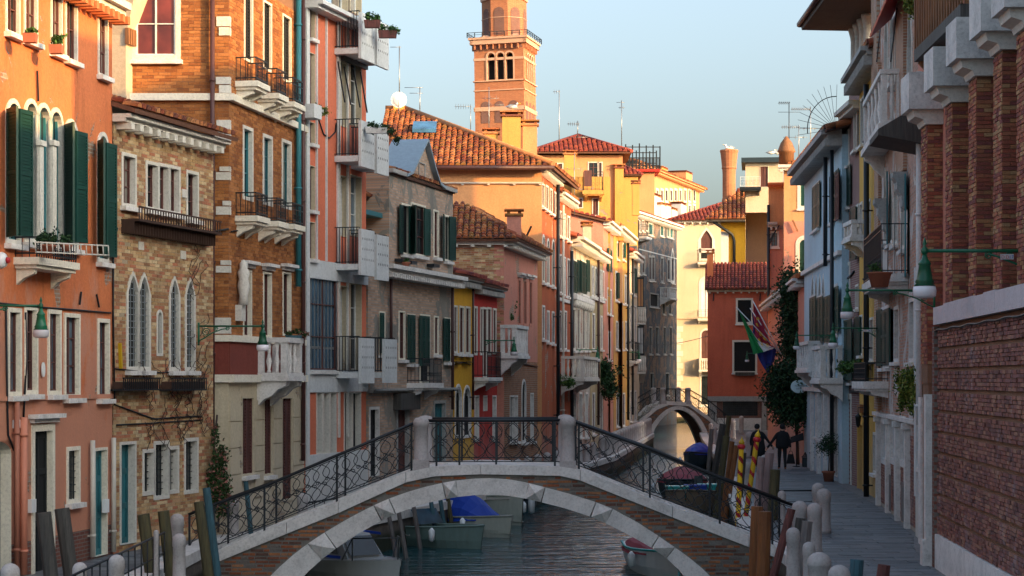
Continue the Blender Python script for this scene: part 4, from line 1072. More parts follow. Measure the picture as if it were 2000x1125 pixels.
def blocks(bb, u0, u1, z0, z1, opens, h=.62, w=1.1):
    z = z0; k = 0
    while z < z1-.1:
        zt = min(z+h, z1); segs = [(u0, u1)]
        for o in opens:
            oa, ob, oc, od = o[0]-.08, o[1]+.08, o[2]-.1, o[3]+.08
            if zt > oc and z < od:
                ns = []
                for a, e in segs:
                    if oa > a and ob < e: ns += [(a, oa), (ob, e)]
                    elif oa <= a and ob >= e: pass
                    elif oa <= a < ob: ns.append((ob, e))
                    elif oa < e <= ob: ns.append((a, oa))
                    else: ns.append((a, e))
                segs = ns
        for a, e in segs:
            if e-a > .1: q = MB(); q.box(a+.008, e-.008, -.035, -.002, z+.01, zt-.012); bb.part(q, 'render_block', M['beige'])
        z = zt; k += 1
blocks(b, 0, b.L, .75, zf-.5, b.open)
zs = b.z(520, 214); b.band(-.05, b.L+.02, 10.02, 10.18, .14, 'stone_jamb')
b.cornice(0, b.L, b.H, .5, .6, 'stone_clean', .4)
b.iron_balcony(500, 522, 116, 163, .5); b.iron_balcony(541, 558, 137, 186, .5); b.iron_balcony(572, 591, 155, 203, .5)
b.iron_balcony(500, 522, 378, 424, .5); b.iron_balcony(541, 558, 388, 434, .5); b.iron_balcony(572, 591, 398, 440, .5)
b.stone_balcony(560, 590, 660, 728, .75, 'stone', 2, 3)
b.pipe(583, -40, 560, .075, 'teal', .12); b.pipe(592, -40, 900, .05, 'pipe', .1)
q = MB(); u, z = b.uz(462, 625); q.box(u-.13, u+.2, -.16, -.003, z-.02, z+.35); q.lathe([(.12, 0), (.10, .2), (.15, .45), (.11, .6), (.15, .75), (.09, .85), (.1, .95), (.02, 1.05)], (u+.03, -.16, z+.36), 10)
b.part(q, 'carved_shield', M['stone_clean'])
# front wing of the same palazzo, facing the camera
f = Bld('x', None, (-12.6, 47.3), (-6.54, 47.3), 14.6, M['mortar_red'], 5, share=b)
f.window((266, 343, -60, 108), rev=.1, sur=.12, fill='glass', cross='white', jamb='stone_clean', glassmat='glassred')
f.wall(0, f.L, 0, f.H, f.open); ul = f.u(246)
f.bricks(ul, f.L, zp+.05, 13.4, f.open, M['brick_brown'], single=0, seed=31, bl=.27)
f.bricks(f.u(400), f.L, 0.5, zf-.1, f.open, M['brick_tan'], single=0)
q = MB(); q.box(f.u(400), f.L, -.03, -.002, zf+.1, zp-.1); f.part(q, 'red_panel', M['brownpanel']); q = MB(); q.box(f.u(398), f.L, -.033, -.004, .0, zf-.1); f.part(q, 'ground_floor_wall', M['beige'])
f.band(f.u(395), f.L+.1, zp-.1, zp+.05, .1, 'stone_jamb'); f.band(f.u(395), f.L+.1, zf-.08, zf+.1, .14, 'stone_jamb'); f.band(0, f.L+.14, 10.02, 10.18, .14, 'stone_jamb')
for y0, y1, w0 in ((32, 52, 30), (53, 70, 25), (150, 165, 31), (166, 182, 25), (234, 256, 30), (257, 280, 33), (325, 335, 24), (336, 352, 31), (392, 402, 18), (403, 420, 31), (508, 518, 22), (519, 533, 31), (620, 652, 34)):
    a0, b0, c0, d0 = f.rect((453-w0, 447, y0, y1)); q = MB(); q.box(a0, f.L+.035, -.035, .3, c0+.006, d0-.006); q.box(f.L-.02, f.L+.035, .3, .55, c0+.006, d0-.006); f.part(q, 'quoin', M['stone_clean'])
f.pipe(415, -60, 905, .055, 'pipe', .14)
f.body(right=False, left=False, H=14.6); b.body(left=False, H=14.6)
b.cable([(452, 452), (470, 449)], .02)
f.cable([(400, 445), (418, 452), (447, 447)], .03, .08)
# ---- salmon and white modern house
b = Bld('modern_house', 'modern salmon pink and white house with staggered concrete balconies', (-5.40, 53.6), (-4.14, 58.1), 13.4, M['pink'], 9, cat='house')
H4 = b
fl = [(-8, 108), (108, 325), (325, 530), (530, 740)]
def bal(px0, px1, yslab, h, k):
    """concrete balcony: bars on the side facing the camera, cast panel along the canal"""
    D = .78; a, e = b.u(px0, D), b.u(px1, D); z = b.z(px0, yslab, D); q = MB(); q.box(a, e, -D+.1, -.002, z-.16, z); o = b.part(q, 'balcony', M['white'])
    p = MB(); hz = h*(D/.78); p.box(a-.02, e+.02, -D, -D+.08, z-.3, z+hz*.95); pn = p.build('front_panel', M['white'], o)
    s = MB()
    for i in range(6):
        for j in range(3): s.box(a+.1+(e-a-.2)*i/5-.012, a+.1+(e-a-.2)*i/5+.012, -D-.006, -D-.001, z+.1+j*.28, z+.16+j*.28)
    s.build('slot', M['dark'], pn); r = MB()
    for x in (a+.01, e-.03):
        for i in range(9): y = -.06-(D-.12)*i/8; r.box(x, x+.016, y-.008, y+.008, z+.02, z+hz)
        for zz in (z+.04, z+hz-.02): r.box(x-.004, x+.022, -D+.08, -.003, zz, zz+.025)
    r.build('railing', M['iron'], o); return o
b.windows([(603, 613, -20, 75), (603, 613, 105, 205), (603, 613, 240, 280), (603, 613, 325, 410), (603, 613, 435, 505)], rev=.3, sur=.02, jamb='beige', sill=True)
for (x0, x1) in ((660, 677), (683, 704)):
    b.windows([(x0, x1, -70, 25), (x0, x1, 122, 245), (x0, x1, 345, 460), (x0, x1, 555 if x0 > 670 else 560, 722)], rev=.45, sur=.03, jamb='beige', sill=False, cross='white')
b.window((604, 656, 547, 722), rev=.12, sur=.03, fill='glass', jamb='metal', glassmat='glassblue')
b.windows([(618, 628, 768, 885), (631, 641, 768, 885), (644, 655, 768, 885), (672, 685, 768, 882), (688, 703, 768, 880)], rev=.35, sur=.03, jamb='stone_clean', fill='dark', sill=False)
b.wall(0, b.L, 0, b.H, b.open)
q = MB(); q.box(-.02, b.u(602), -.05, -.002, 0, b.H); b.part(q, 'corner_strip', M['white'])
for (x0, x1, y0, y1) in ((601, 715, 510, 546), (601, 715, 723, 766), (601, 715, 886, 990)):
    a0, b0 = b.u(x0), b.L+.02; q = MB(); q.box(a0, b0, -.06, -.002, b.z(630, y1), b.z(630, y0)); b.part(q, 'concrete_band', M['white'])
for x in (616, 635, 657): a0 = b.u(x); q = MB(); q.box(a0, a0+.05, -.055, -.002, b.z(635, 510)+.01, b.H); b.part(q, 'white_rib', M['white'])
for x in (661, 678): a0 = b.u(x-2); q = MB(); q.box(a0, a0+.1, -.055, -.002, 2, b.H); b.part(q, 'white_rib', M['stone_clean'])
m = MB(); a0, b0, c0, d0 = b.rect((604, 656, 547, 722))
for i in range(9): x = a0+(b0-a0)*i/8; m.box(x-.018, x+.018, .03, .11, c0, d0)
m.box(a0, b0, .04, .1, c0+.55, c0+.62); b.part(m, 'folding_window', M['metal'])
for ys, h in ((92, 1.0), (303, 1.0), (515, 1.0), (727, .98)):
    bal(706, 731, ys, h, 0)
    bal(737, 759, ys+(14 if ys < 400 else 10), h, 1) if ys < 700 else bal(752, 775, ys, h, 1)
q = MB()
for (x, y0, y1) in ((660, 120, 195), (672, 130, 200), (690, 135, 205), (704, 140, 215)):
    u, z0 = b.uz(x, y0, .1); u2, z1 = b.uz(x-4, y1, .25); q.bar((u, -.1, z0), (u, -.3, z1), .035)
q.box(b.u(660), b.u(706), -.2, -.08, b.z(680, 126), b.z(680, 114)); b.part(q, 'awning_frame', M['iron'])
b.cornice(0, b.L, b.H, .3, .5, 'white', 0); b.body()
b.cable([(622, 232), (632, 262), (643, 270), (655, 258), (657, 240)], .02)
a0, b0, c0, d0 = b.rect((603, 618, 205, 232), .25); q = MB(); q.box(a0, b0, -.4, -.003, c0, d0); b.part(q, 'window_box', M['white'])
# ---- grey peeling house with the gabled dormer
b = Bld('weathered_house', 'old house of peeling grey plaster with dark green shutters and a curved gable', (-4.10, 58.3), (-1.93, 67.0), 6.9, M['grey'], 9, cat='house')
H5 = b
b.windows([(784, 799, 402, 494, dict(fill='dark')), (803, 829, 402, 496, dict(fill='glass')), (847, 855, 414, 500), (868, 878, 424, 507, dict(fill='dark'))], rev=.2, sur=.06, jamb='stone_jamb', sill=True)
b.windows([(741, 750, 611, 690), (779, 789, 610, 700), (796, 809, 616, 708, dict(fill='dark')), (820, 838, 617, 745, dict(fill='dark')), (848, 855, 620, 690), (868, 878, 623, 705, dict(fill='dark'))], rev=.18, sur=.045, jamb='stone_jamb', sill=True)
b.window((722, 738, 800, 930), name='door', rev=.3, sur=.08, fill='door', glassmat='dark', jamb='stone'); b.window((776, 796, 800, 940), name='door', rev=.3, sur=.1, fill='door', glassmat='brown', jamb='stone_dark')
b.window((848, 868, 788, 940), name='door', rev=.3, sur=.1, fill='door', glassmat='teal', jamb='stone_dark')
ua = b.u(760); zt = b.z(760, 342); zt2 = b.z(882, 372); zt = (zt+zt2)/2
b.wall(0, b.L, 0, 6.9, b.open); b.wall(ua, b.L, 6.9, zt, b.open)
G = MB(); uL, uM, uR = b.u(797), b.u(826), b.u(846); zpk = b.z(826, 276); pts = [(uL-.6, zt), (uL, zt+.15), (uL+(uM-uL)*.5, zt+(zpk-zt)*.55), (uM-.12, zpk-.1), (uM+.05, zpk), (uM+.22, zpk-.15), (uR-.2, zt+(zpk-zt)*.35), (uR+.3, zt+.1), (uR+.9, zt)]
G.extr(list(reversed(pts)), 0, .35); b.part(G, 'gable', M['grey'])
K = MB(); 
for (p, q_) in zip(pts, pts[1:]): K.hexa([(p[0], -.18, p[1]), (q_[0], -.18, q_[1]), (q_[0], 1.0, q_[1]), (p[0], 1.0, p[1]), (p[0], -.18, p[1]+.08), (q_[0], -.18, q_[1]+.08), (q_[0], 1.0, q_[1]+.08), (p[0], 1.0, p[1]+.08)])
b.part(K, 'lead_flashing', M['lead'])
b.window((818, 829, 320, 352), rev=.1, sur=.04, fill='dark', register=False, sill=False, jamb='stone_dark', out=.01)
b.band(ua-.1, uL-.6, zt, zt+.12, .16, 'stone_dark'); b.band(uR+.9, b.L, zt, zt+.12, .16, 'stone_dark')
b.cornice(b.u(738), b.L, b.z(820, 538), .35, .5, 'stone', .2, dh=.14, dw=.09); b.cornice(0, b.L, b.z(800, 762), .18, .25, 'stone_dark', 0)
S = MB(); S.poly([(ua, 0, 6.9), (ua, 7, 6.9), (ua, 7, zt), (ua, 0, zt)]); b.part(S, 'side_wall', M['grey']); S = MB(); S.poly([(b.L, 0, 6.9), (b.L, 7, 6.9), (b.L, 7, zt), (b.L, 0, zt)]); b.part(S, 'side_wall', M['grey'])
b.roof([(ua, -.1, zt+.05), (b.L, -.1, zt+.05), (b.L, 4, zt+1.3), (ua, 4, zt+1.3)], single=0)
b.body(H=6.9)
b.roof([(b.u(712), .6, b.z(725, 388, -.6)), (ua, .6, b.z(725, 388, -.6)), (ua, 4.2, b.z(740, 300, -4.2)), (b.u(712)+.4, 4.2, b.z(740, 300, -4.2))], single=150, name='lower_roof')
q = MB(); z7 = b.z(725, 390, -.6); q.box(b.u(712)+.05, ua, .9, 4, 6.9, z7-.02); b.part(q, 'attic_wall', M['yellow'])
q = MB(); q.box(b.u(714), ua, .2, .9, b.z(735, 416)-.05, b.z(735, 410)); b.part(q, 'canopy', M['teal'])
for h, e, y0, y1, sd in ((787, 777, 400, 495, 'L'), (799, 810, 404, 496, 'R'), (803, 812, 404, 497, 'L'), (829, 839, 408, 499, 'R'), (868, 866, 420, 510, 'L'), (878, 890, 424, 509, 'R')): b.shutter(h, e, y0, y1, .5, 'green', sd)
b.closed_shutter((742, 749, 611, 690)); b.closed_shutter((796, 810, 615, 708)); b.closed_shutter((819, 838, 617, 715)); b.closed_shutter((866, 878, 622, 705))
b.iron_balcony(826, 862, 700, 748, .5, .15, 'iron', 'stone'); b.pipe(764, 545, 690, .045, 'pipe', .1)
q = MB(); q.box(b.u(768), b.u(806), -.25, -.003, b.z(786, 800), b.z(786, 768)); b.part(q, 'shop_sign', M['pole_dark'])
for (x0, x1, y) in ((783, 797, 512), (802, 812, 516), (845, 856, 522)): a0, b0, c0, d0 = b.rect((x0, x1, y-6, y), .2); q = MB(); q.box(a0, b0, -.25, -.003, c0, d0); b.part(q, 'flower_shelf', M['iron'])
# ---- yellow and red narrow houses
b = Bld('narrow_house', 'narrow yellow house squeezed between the grey and the red one', (-1.91, 67.1), (-1.31, 70.1), 6.6, M['yellow'], 7, cat='house')
H6 = b; b.H = b.z(900, 548)
b.windows([(886, 892, 600, 686), (897, 905, 601, 688), (909, 917, 602, 688)], rev=.2, sur=.06, jamb='stone_clean')
b.windows([(889, 900, 755, 850), (905, 918, 757, 850)], arch='round', rev=.25, sur=.09, fill='door', glassmat='dark', jamb='stone', sill=False)
b.wall(0, b.L, 0, b.H, b.open); b.cornice(0, b.L, b.H, .2, .35, 'stone_dark', .25); b.body()
b.cable([(886, 712), (905, 708), (920, 712)], .02); b.pipe(884, 548, 800, .05, 'pipe', .12); b.pipe(924, 552, 800, .04, 'pipe', .12)
b.roof([(-.1, -.4, b.H+.12), (b.L+.1, -.4, b.H+.12), (b.L+.1, 5, b.H+1.6), (-.1, 5, b.H+1.6)], 'tile_red', pitch=.24)
for x0, x1 in ((886, 899), (906, 918)): a0, b0, c0, d0 = b.rect((x0, x1, 698, 708), .1); q = MB(); q.box(a0, b0, -.2, -.18, c0, c0+.03); q.box(a0, b0, -.2, -.18, d0, d0+.02); q.box(a0, b0, -.2, -.003, c0, c0+.02); b.part(q, 'flower_rack', M['iron'])
b = Bld('narrow_house', 'narrow deep red house with white framed windows and a small iron balcony', (-1.30, 70.15), (-.54, 74.05), 6.6, M['redp'], 7, cat='house')
H7 = b; b.H = b.z(950, 566)
b.windows([(926, 931, 602, 690), (938, 942, 604, 690), (943, 950, 604, 735), (952, 958, 604, 690), (963, 968, 606, 688)], rev=.16, sur=.07, jamb='stone_clean', sill=False)
b.windows([(927, 934, 775, 860), (944, 950, 775, 800), (962, 968, 775, 860)], rev=.25, sur=.05, fill='dark', jamb='stone', sill=False)
b.wall(0, b.L, 0, b.H, b.open); b.cornice(0, b.L, b.H, .2, .35, 'stone_dark', .25); b.body()
b.iron_balcony(952, 978, 687, 737, .5, .12, 'iron', 'stone', step=.14)
b.roof([(-.1, -.4, b.H+.12), (b.L+.1, -.4, b.H+.12), (b.L+.1, 5, b.H+1.9), (-.1, 5, b.H+1.9)], 'tile_red', pitch=.24)
# ---- pale pink house with the brick flank
b = Bld('pink_house', 'pale pink house with brick flank, stone cornice and balustraded balcony', (-.30, 74.4), (1.03, 82.7), 8.3, M['pinkpale'], 9, cat='house')
H8 = b; b.H = b.z(1015, 487); zb = b.z(1015, 706)
b.windows([(1012, 1016, 548, 632), (1023, 1027, 550, 632), (1034, 1038, 552, 632)], rev=.16, sur=.09, jamb='pinkpale', lintel=True, sill=False)
b.window((1019, 1026, 745, 860), arch='round', rev=.2, sur=.09, fill='grille', jamb='stone'); b.windows([(996, 1003, 775, 860), (1005, 1010, 775, 860), (1036, 1041, 770, 860)], rev=.2, sur=.05, fill='dark', jamb='stone')
b.wall(0, b.L, zb, b.H, b.open); b.wall(0, b.L, 0, zb, b.open, M['brick_far']); b.cornice(0, b.L, b.H, .3, .5, 'stone_clean', .4, dh=.1)
b.cable([(985, 706), (1010, 708), (1050, 716)], .03); b.stone_balcony(1009, 1031, 636, 690, .6, 'stone', 2)
f = Bld('x', None, (-3.4, 74.4), (-.30, 74.4), b.H, M['mortar_pale'], 4, share=b)
f.wall(0, f.L, 0, b.H, []); f.bricks(0, f.L, 4.6, b.H-.15, [], M['brick_tan'], single=300, bl=.27)
f.cornice(0, f.L, b.H, .25, .25, 'stone_clean', .6, dh=.08); b.body(left=False)
q = MB(); q.poly([(f.L-.35, -.01, 0), (f.L+.01, -.01, 0), (f.L+.01, -.01, b.H), (f.L-.35, -.01, b.H)]); f.part(q, 'corner_strip', M['pinkpale'])
f.roof([(-.6, -.35, b.H+.12), (f.L+.55, -.35, b.H+.12), (f.L-1.4, 4.2, b.H+1.75), (-.6, 4.2, b.H+1.75)], single=200); 
ap = b.F.inverted() @ f.F @ Vector((f.L-1.4, 4.2, b.H+1.75)); cn = b.F.inverted() @ f.F @ Vector((f.L+.55, -.35, b.H+.12)); b.roof([cn, (b.L+.2, cn.y, b.H+.12), ap], single=0)
f.chimney(990, 1018, 408, 470, .8, M['pinkpale'])
# ================================================================ left bank, farther houses and roofs
def FB(name, label, px0, px1, ytop, Y, mat, depth=8, cat='house', share=None, Y1=None, z0=0., group=None):
    Y1 = Y1 or Y; A = ((px0-1000)/FPX*Y, Y); B = ((px1-1000)/FPX*Y1, Y1); H = CAMZ+(HZ-ytop)/FPX*(Y+Y1)/2
    b = Bld(name, label, A, B, H, M[mat] if isinstance(mat, str) else mat, depth, cat=cat, share=share, group=group); b.z0 = z0; return b
def hip(b, over, rise, mat='tile', pitch=.26, row=.4, ends=(1, 1), single=0, ridge=.5, z=None, H=None):
    """hipped roof over the whole block"""
    H = (H or b.H)+.13; L, D = b.L, b.depth; o = over; e0, e1 = ends; r0 = D*.5*e0-o*e0; r1 = D*.5*e1-o*e1; ry = D*ridge
    A_, B_, C_, D_ = (-o, -o, H), (L+o, -o, H), (L+o, D+o, H), (-o, D+o, H); P_, Q_ = (max(-o+.01, r0) if e0 else -o, ry, H+rise), (min(L+o-.01, L-r1) if e1 else L+o, ry, H+rise)
    if P_[0] > Q_[0]: m = (P_[0]+Q_[0])/2; P_ = (m-.02, ry, H+rise); Q_ = (m+.02, ry, H+rise)
    b.roof([A_, B_, Q_, P_], mat, single, pitch, row); b.roof([C_, D_, P_, Q_], mat, 0, pitch*1.5, row*1.5)
    if e1: b.roof([B_, C_, Q_], mat, 0, pitch, row)
    if e0: b.roof([D_, A_, P_], mat, 0, pitch, row)
    q = MB()
    for (a, c) in ((P_, Q_), (A_, P_), (B_, Q_)): q.tube([Vector(a)+Vector((0, 0, .05)), Vector(c)+Vector((0, 0, .05))], .11, 6)
    b.part(q, 'ridge_tiles', M[mat])
# ---- big pale house with the wide tiled roof
b = Bld('pale_house', 'large pale plastered house under a wide tiled roof in front of the bell tower', (1.165, 83.2), (1.93, 88.7), 12.1, M['rust'], 9, cat='house')
H10 = b
b.windows([(1058, 1062, 362, 402), (1066, 1070, 366, 408), (1074, 1078, 372, 414), (1082, 1085, 378, 420)], rev=.15, sur=.08, jamb='stone_clean')
b.windows([(1059, 1063, 462, 548), (1068, 1072, 470, 552), (1078, 1082, 472, 556)], arch='round', rev=.18, sur=.1, jamb='stone_clean')
b.windows([(1059, 1063, 600, 660), (1068, 1072, 610, 665), (1078, 1082, 612, 668)], rev=.18, sur=.08, jamb='stone')
b.wall(0, b.L, 0, 12.1, b.open); b.cornice(0, b.L, 12.1, .3, .4, 'stone_clean', .5, dh=.12)
b.pipe(1090, 350, 830, .08, 'iron', .2)
f = FB('x', None, 745, 1058.3, 330, 83.2, 'peach', 9, share=b); f.wall(0, f.L, 0, 12.1, []); f.cornice(0, f.L-.0, 11.55, .1, .12, 'stone_clean', 1.05, dh=.05, dw=.1)
fA = f.root; e0 = f.u(745); cx, z1 = f.uz(790, 215, -7.5); H_ = 12.2
f.roof([(-.3, -.5, H_), (f.L+.45, -.5, H_), (cx, 7.5, z1), (-.3, 7.5, z1)], 'tile', 300, .235, .38)
ap = b.F.inverted() @ f.F @ Vector((cx, 7.5, z1)); cn = b.F.inverted() @ f.F @ Vector((f.L+.45, -.5, H_)); b.roof([cn, (b.L+4, cn.y, H_), ap], 'tile', 0, .3, .45)
q = MB(); q.tube([(f.L+.45, -.5, H_+.08), (cx, 7.5, z1+.08)], .13, 7); q.tube([(cx, 7.5, z1+.08), (-.3, 7.5, z1+.08)], .13, 7); f.part(q, 'ridge_tiles', M['tile'])
q = MB(); q.tube([(-.3, -.62, H_-.08), (f.L+.5, -.62, H_-.08)], .09, 6); f.part(q, 'gutter', M['pipe'])
q = MB(); ka = f.uz(803, 262, -2.6); kb = f.uz(850, 262, -2.6); q.hexa([(ka[0], 3.6, 14.05), (kb[0], 3.6, 14.05), (kb[0], 4.6, 14.5), (ka[0], 4.6, 14.5), (ka[0], 3.6, 14.2), (kb[0], 3.6, 14.2), (kb[0], 4.6, 14.65), (ka[0], 4.6, 14.65)]); f.part(q, 'skylight', M['skylight'])
f.chimney(981, 1017, 216, 320, 5.0, M['gold']); f.chimney(1021, 1049, 234, 320, 5.5, M['peach']); f.chimney(946, 972, 250, 300, 5.2, M['gold']); f.chimney(768, 790, 205, 250, 7.2, M['gold'], cap=False)
b.body(left=False, H=12.1)
q = MB(); u, z = f.uz(1024, 470, .2); u2, z2 = f.uz(1038, 440, .8); q.bar((u, -.02, z), (u2, -.3, z2), .06); f.part(q, 'flag_bracket', M['iron'])
# ---- dark rust house
b = Bld('rust_house', 'rust red house with a white drainpipe beyond the big pale house', (1.93, 88.75), (2.7, 93.8), 11.6, M['rust'], 8, cat='house')
b.windows([(1093, 1097, 415, 460), (1101, 1104, 420, 462), (1108, 1112, 425, 468), (1093, 1097, 500, 570), (1101, 1104, 505, 575), (1108, 1112, 508, 578), (1093, 1097, 610, 680), (1102, 1106, 610, 680)], rev=.18, sur=.07, jamb='stone')
b.wall(0, b.L, 0, b.H, b.open); b.cornice(0, b.L, b.H, .3, .4, 'stone_clean', .5, dh=.12); b.body(left=False); hip(b, .3, 1.6, ends=(0, 0)); b.pipe(1100, 400, 820, .06, 'whitepipe', .14)
b.band(0, b.L, b.z(1100, 590), b.z(1100, 584), .1, 'stone')
# ---- cream ornate house with green shutters
b = Bld('cream_house', 'cream house with carved stone heads and two pairs of tall green shutters', (2.72, 93.9), (3.89, 102.3), 8.4, M['greywhite'], 8, cat='house')
b.H = b.z(1133, 478)
b.windows([(1118, 1128, 510, 572), (1134, 1146, 512, 574)], rev=.1, sur=.06, fill='dark', jamb='stone', sill=True)
b.windows([(1119, 1123, 605, 680), (1128, 1132, 605, 680), (1138, 1142, 605, 680), (1146, 1149, 606, 680)], rev=.2, sur=.12, jamb='stone_clean', lintel=True)
b.windows([(1119, 1124, 770, 850), (1131, 1136, 770, 850), (1143, 1147, 770, 850)], rev=.2, sur=.1, fill='dark', jamb='stone')
b.wall(0, b.L, 0, b.H, b.open); b.cornice(0, b.L, b.H, .4, .6, 'stone_clean', .4, dh=.2)
for h, e, sd in ((1118, 1115, 'L'), (1128, 1131, 'R'), (1134, 1131.5, 'L'), (1146, 1150, 'R')): b.shutter(h, e, 508, 570, .8, 'green', sd)
b.closed_shutter((1119, 1127, 510, 572)); b.closed_shutter((1135, 1145, 512, 573))
b.band(0, b.L, b.z(1133, 590), b.z(1133, 580), .25, 'stone'); q = MB()
for i in range(9):
    u = .4+i*(b.L-.8)/8; z = b.z(1133, 605); q.lathe([(.05, 0), (.14, .12), (.17, .3), (.12, .42), (.16, .5), (.02, .6)], (u, -.12, z), 7)
b.part(q, 'carved_heads', M['stone_clean'], kind='stuff'); b.body(left=False); hip(b, .3, 1.2, 'tile_red', ends=(0, 0)); b.stone_balcony(1140, 1168, 697, 736, 1.0, 'stone_clean', 2, 7); b.pipe(1117, 490, 830, .08, 'iron', .15)
# ---- beige house
b = Bld('beige_house', 'dull yellow house with plain stone windows right of the cream ornate house', (3.91, 102.4), (4.86, 109.2), 8.0, M['olive'], 8, cat='house')
b.H = b.z(1168, 500)
b.windows([(1156, 1159, 523, 576), (1162, 1165, 525, 577), (1172, 1174.5, 530, 580), (1176.5, 1179, 532, 580), (1157, 1161, 615, 680), (1173, 1176, 620, 680), (1157, 1161, 770, 845), (1172, 1176, 770, 845)], rev=.2, sur=.09, jamb='stone')
b.wall(0, b.L, 0, b.H, b.open); b.cornice(0, b.L, b.H, .35, .5, 'stone', .4); b.body(left=False); hip(b, .3, 1.2, 'tile_red', ends=(0, 0)); b.pipe(1169, 505, 830, .07, 'pipe', .12)
b.band(0, b.L, b.z(1165, 588), b.z(1165, 583), .12, 'stone')
# ---- rose house with gable wall facing us
b = Bld('rose_house', 'rose pink house whose blank gable wall rises above the beige house', (4.88, 109.3), (5.7, 115.2), 11.3, M['pinkpale'], 8, cat='house')
b.H = b.z(1190, 445)
b.windows([(1186, 1188.5, 565, 610), (1191, 1193.5, 568, 612), (1188, 1192, 650, 700)], rev=.2, sur=.1, jamb='stone'); b.wall(0, b.L, 0, b.H, b.open); b.cornice(0, b.L, b.H, .35, .5, 'stone', .4)
f = FB('x', None, 1110, 1178.6, 445, 109.3, 'redhouse', 6, share=b); zl = f.z(1115, 415); q = MB(); q.poly([(0, 0, 0), (f.L, 0, 0), (f.L, 0, b.H), (0, 0, zl)]); q.poly([(0, 0, 0), (0, 0, zl), (0, 7, zl), (0, 7, 0)]); f.part(q, 'gable_wall', M['pinkpale'])
f.roof([(-.2, -.2, zl+.1), (f.L+.3, -.2, b.H+.1), (f.L+.3, 6, b.H+.6), (-.2, 6, zl+.6)], 'tile_red', 0, .3, .5); b.body(left=False); f.chimney(1138, 1155, 432, 500, -2.5, M['beige'], depth=1.0)
b.closed_shutter((1186, 1189, 485, 530)); b.closed_shutter((1191, 1195, 488, 532)); b.shutter(1189, 1192, 485, 530, .6, 'teal', 'R')
# ---- golden house
b = Bld('golden_house', 'golden yellow sunlit house with tall green shutters near the end of the left bank', (5.72, 115.3), (7.16, 125.7), 11.6, M['gold'], 8, cat='house')
b.H = b.z(1213, 458)
b.windows([(1205, 1208, 475, 505), (1216, 1219, 478, 506), (1202, 1206, 533, 585), (1212, 1215, 540, 590), (1220, 1223, 540, 592), (1203, 1207, 630, 680), (1213, 1216, 630, 680), (1221, 1224, 630, 680), (1204, 1208, 770, 830), (1216, 1220, 770, 830)], rev=.2, sur=.09, jamb='stone')
b.wall(0, b.L, 0, b.H, b.open); b.cornice(0, b.L, b.H, .4, .6, 'stone_clean', .4)
for (h, e, y0, y1, sd) in ((1208, 1211, 473, 502, 'R'), (1219, 1223, 476, 504, 'R'), (1206, 1209, 533, 583, 'R')): b.shutter(h, e, y0, y1, .7, 'green', sd)
f = FB('x', None, 1160, 1198.6, 458, 115.3, 'gold', 5, share=b); f.wall(0, f.L, 0, b.H, []); b.body(left=False); hip(b, .4, 1.2, ends=(0, 0)); b.pipe(1227, 465, 820, .08, 'iron', .15)
f.chimney(1201, 1218, 320, 470, 2.5, M['gold']); 
# ---- sand house and its bay
b = Bld('sand_house', 'sand coloured house with dark drainpipe, last one before the side canal', (7.18, 125.8), (8.1, 132.5), 9.2, M['beige'], 8, cat='house')
b.H = b.z(1236, 500); b.windows([(1231, 1233, 522, 570), (1238, 1240, 525, 575), (1231, 1234, 600, 680), (1239, 1242, 600, 680), (1231, 1234, 765, 820), (1239, 1242, 765, 820)], rev=.2, sur=.09, jamb='stone')
b.wall(0, b.L, 0, b.H, b.open); b.cornice(0, b.L, b.H, .35, .5, 'stone', .4); b.body(left=False); hip(b, .3, 1.0, 'tile_red', ends=(0, 0)); b.pipe(1236, 505, 810, .07, 'iron', .15)
b.shutter(1240, 1243.5, 525, 573, .8, 'green', 'R'); b.iron_balcony(1240, 1249, 668, 705, .5, .12, 'iron', 'stone', step=.25)
# ---- house with stacked bay windows
b = FB('bay_house', 'narrow house with stacked white bay windows over the side canal', 1244.5, 1249, 495, 134, 'beige', 5, Y1=150)
b.wall(0, b.L, 0, b.H, []); b.body(left=True); f = FB('x', None, 1245, 1258, 600, 133.5, 'white', 1.0, share=b)
for (y0, y1) in ((545, 598), (640, 690)):
    u0, u1, z0, z1 = f.rect((1245, 1257, y0, y1)); q = MB(); q.box(u0, u1, 0, 1.6, z0, z1); o = f.part(q, 'bay_window', M['peach' if y0 < 600 else 'white']); k = MB()
    for u in (u0, (u0+u1)/2, u1-.05): k.box(u, u+.05, -.03, 0, z0, z1)
    k.box(u0-.03, u1+.03, -.05, 1.65, z1+.002, z1+.12); k.box(u0-.03, u1+.03, -.05, 1.65, z0-.14, z0-.002); k.build('frame', M['iron'], o)
for (y0, y1) in ((600, 634), (695, 730)):
    u0, u1, z0, z1 = f.rect((1245, 1258, y0, y1)); q = MB(); q.box(u0, u1+.1, -.1, 1.5, z0, z0+.12); q.box(u0, u1+.1, -.1, .05, z1-.1, z1); q.extr([(0, z0-.002), (1.4, z0-.002), (1.4, z0-.6)], u0+.2, u0+.5, 'yz'); o = f.part(q, 'balcony', M['stone_clean']); m = MB(); m.lathe([(.06, z0+.121), (.1, z0+.3), (.05, z0+.6), (.07, z1-.101)], (0, 0, 0), 6); me = m.mesh('baluster', M['stone_clean'])
    for i in range(4): k = bpy.data.objects.new('baluster', me); C.objects.link(k); k.parent = o; k.location = (u0+.1+i*(u1-u0)/3.3, -.02, 0)
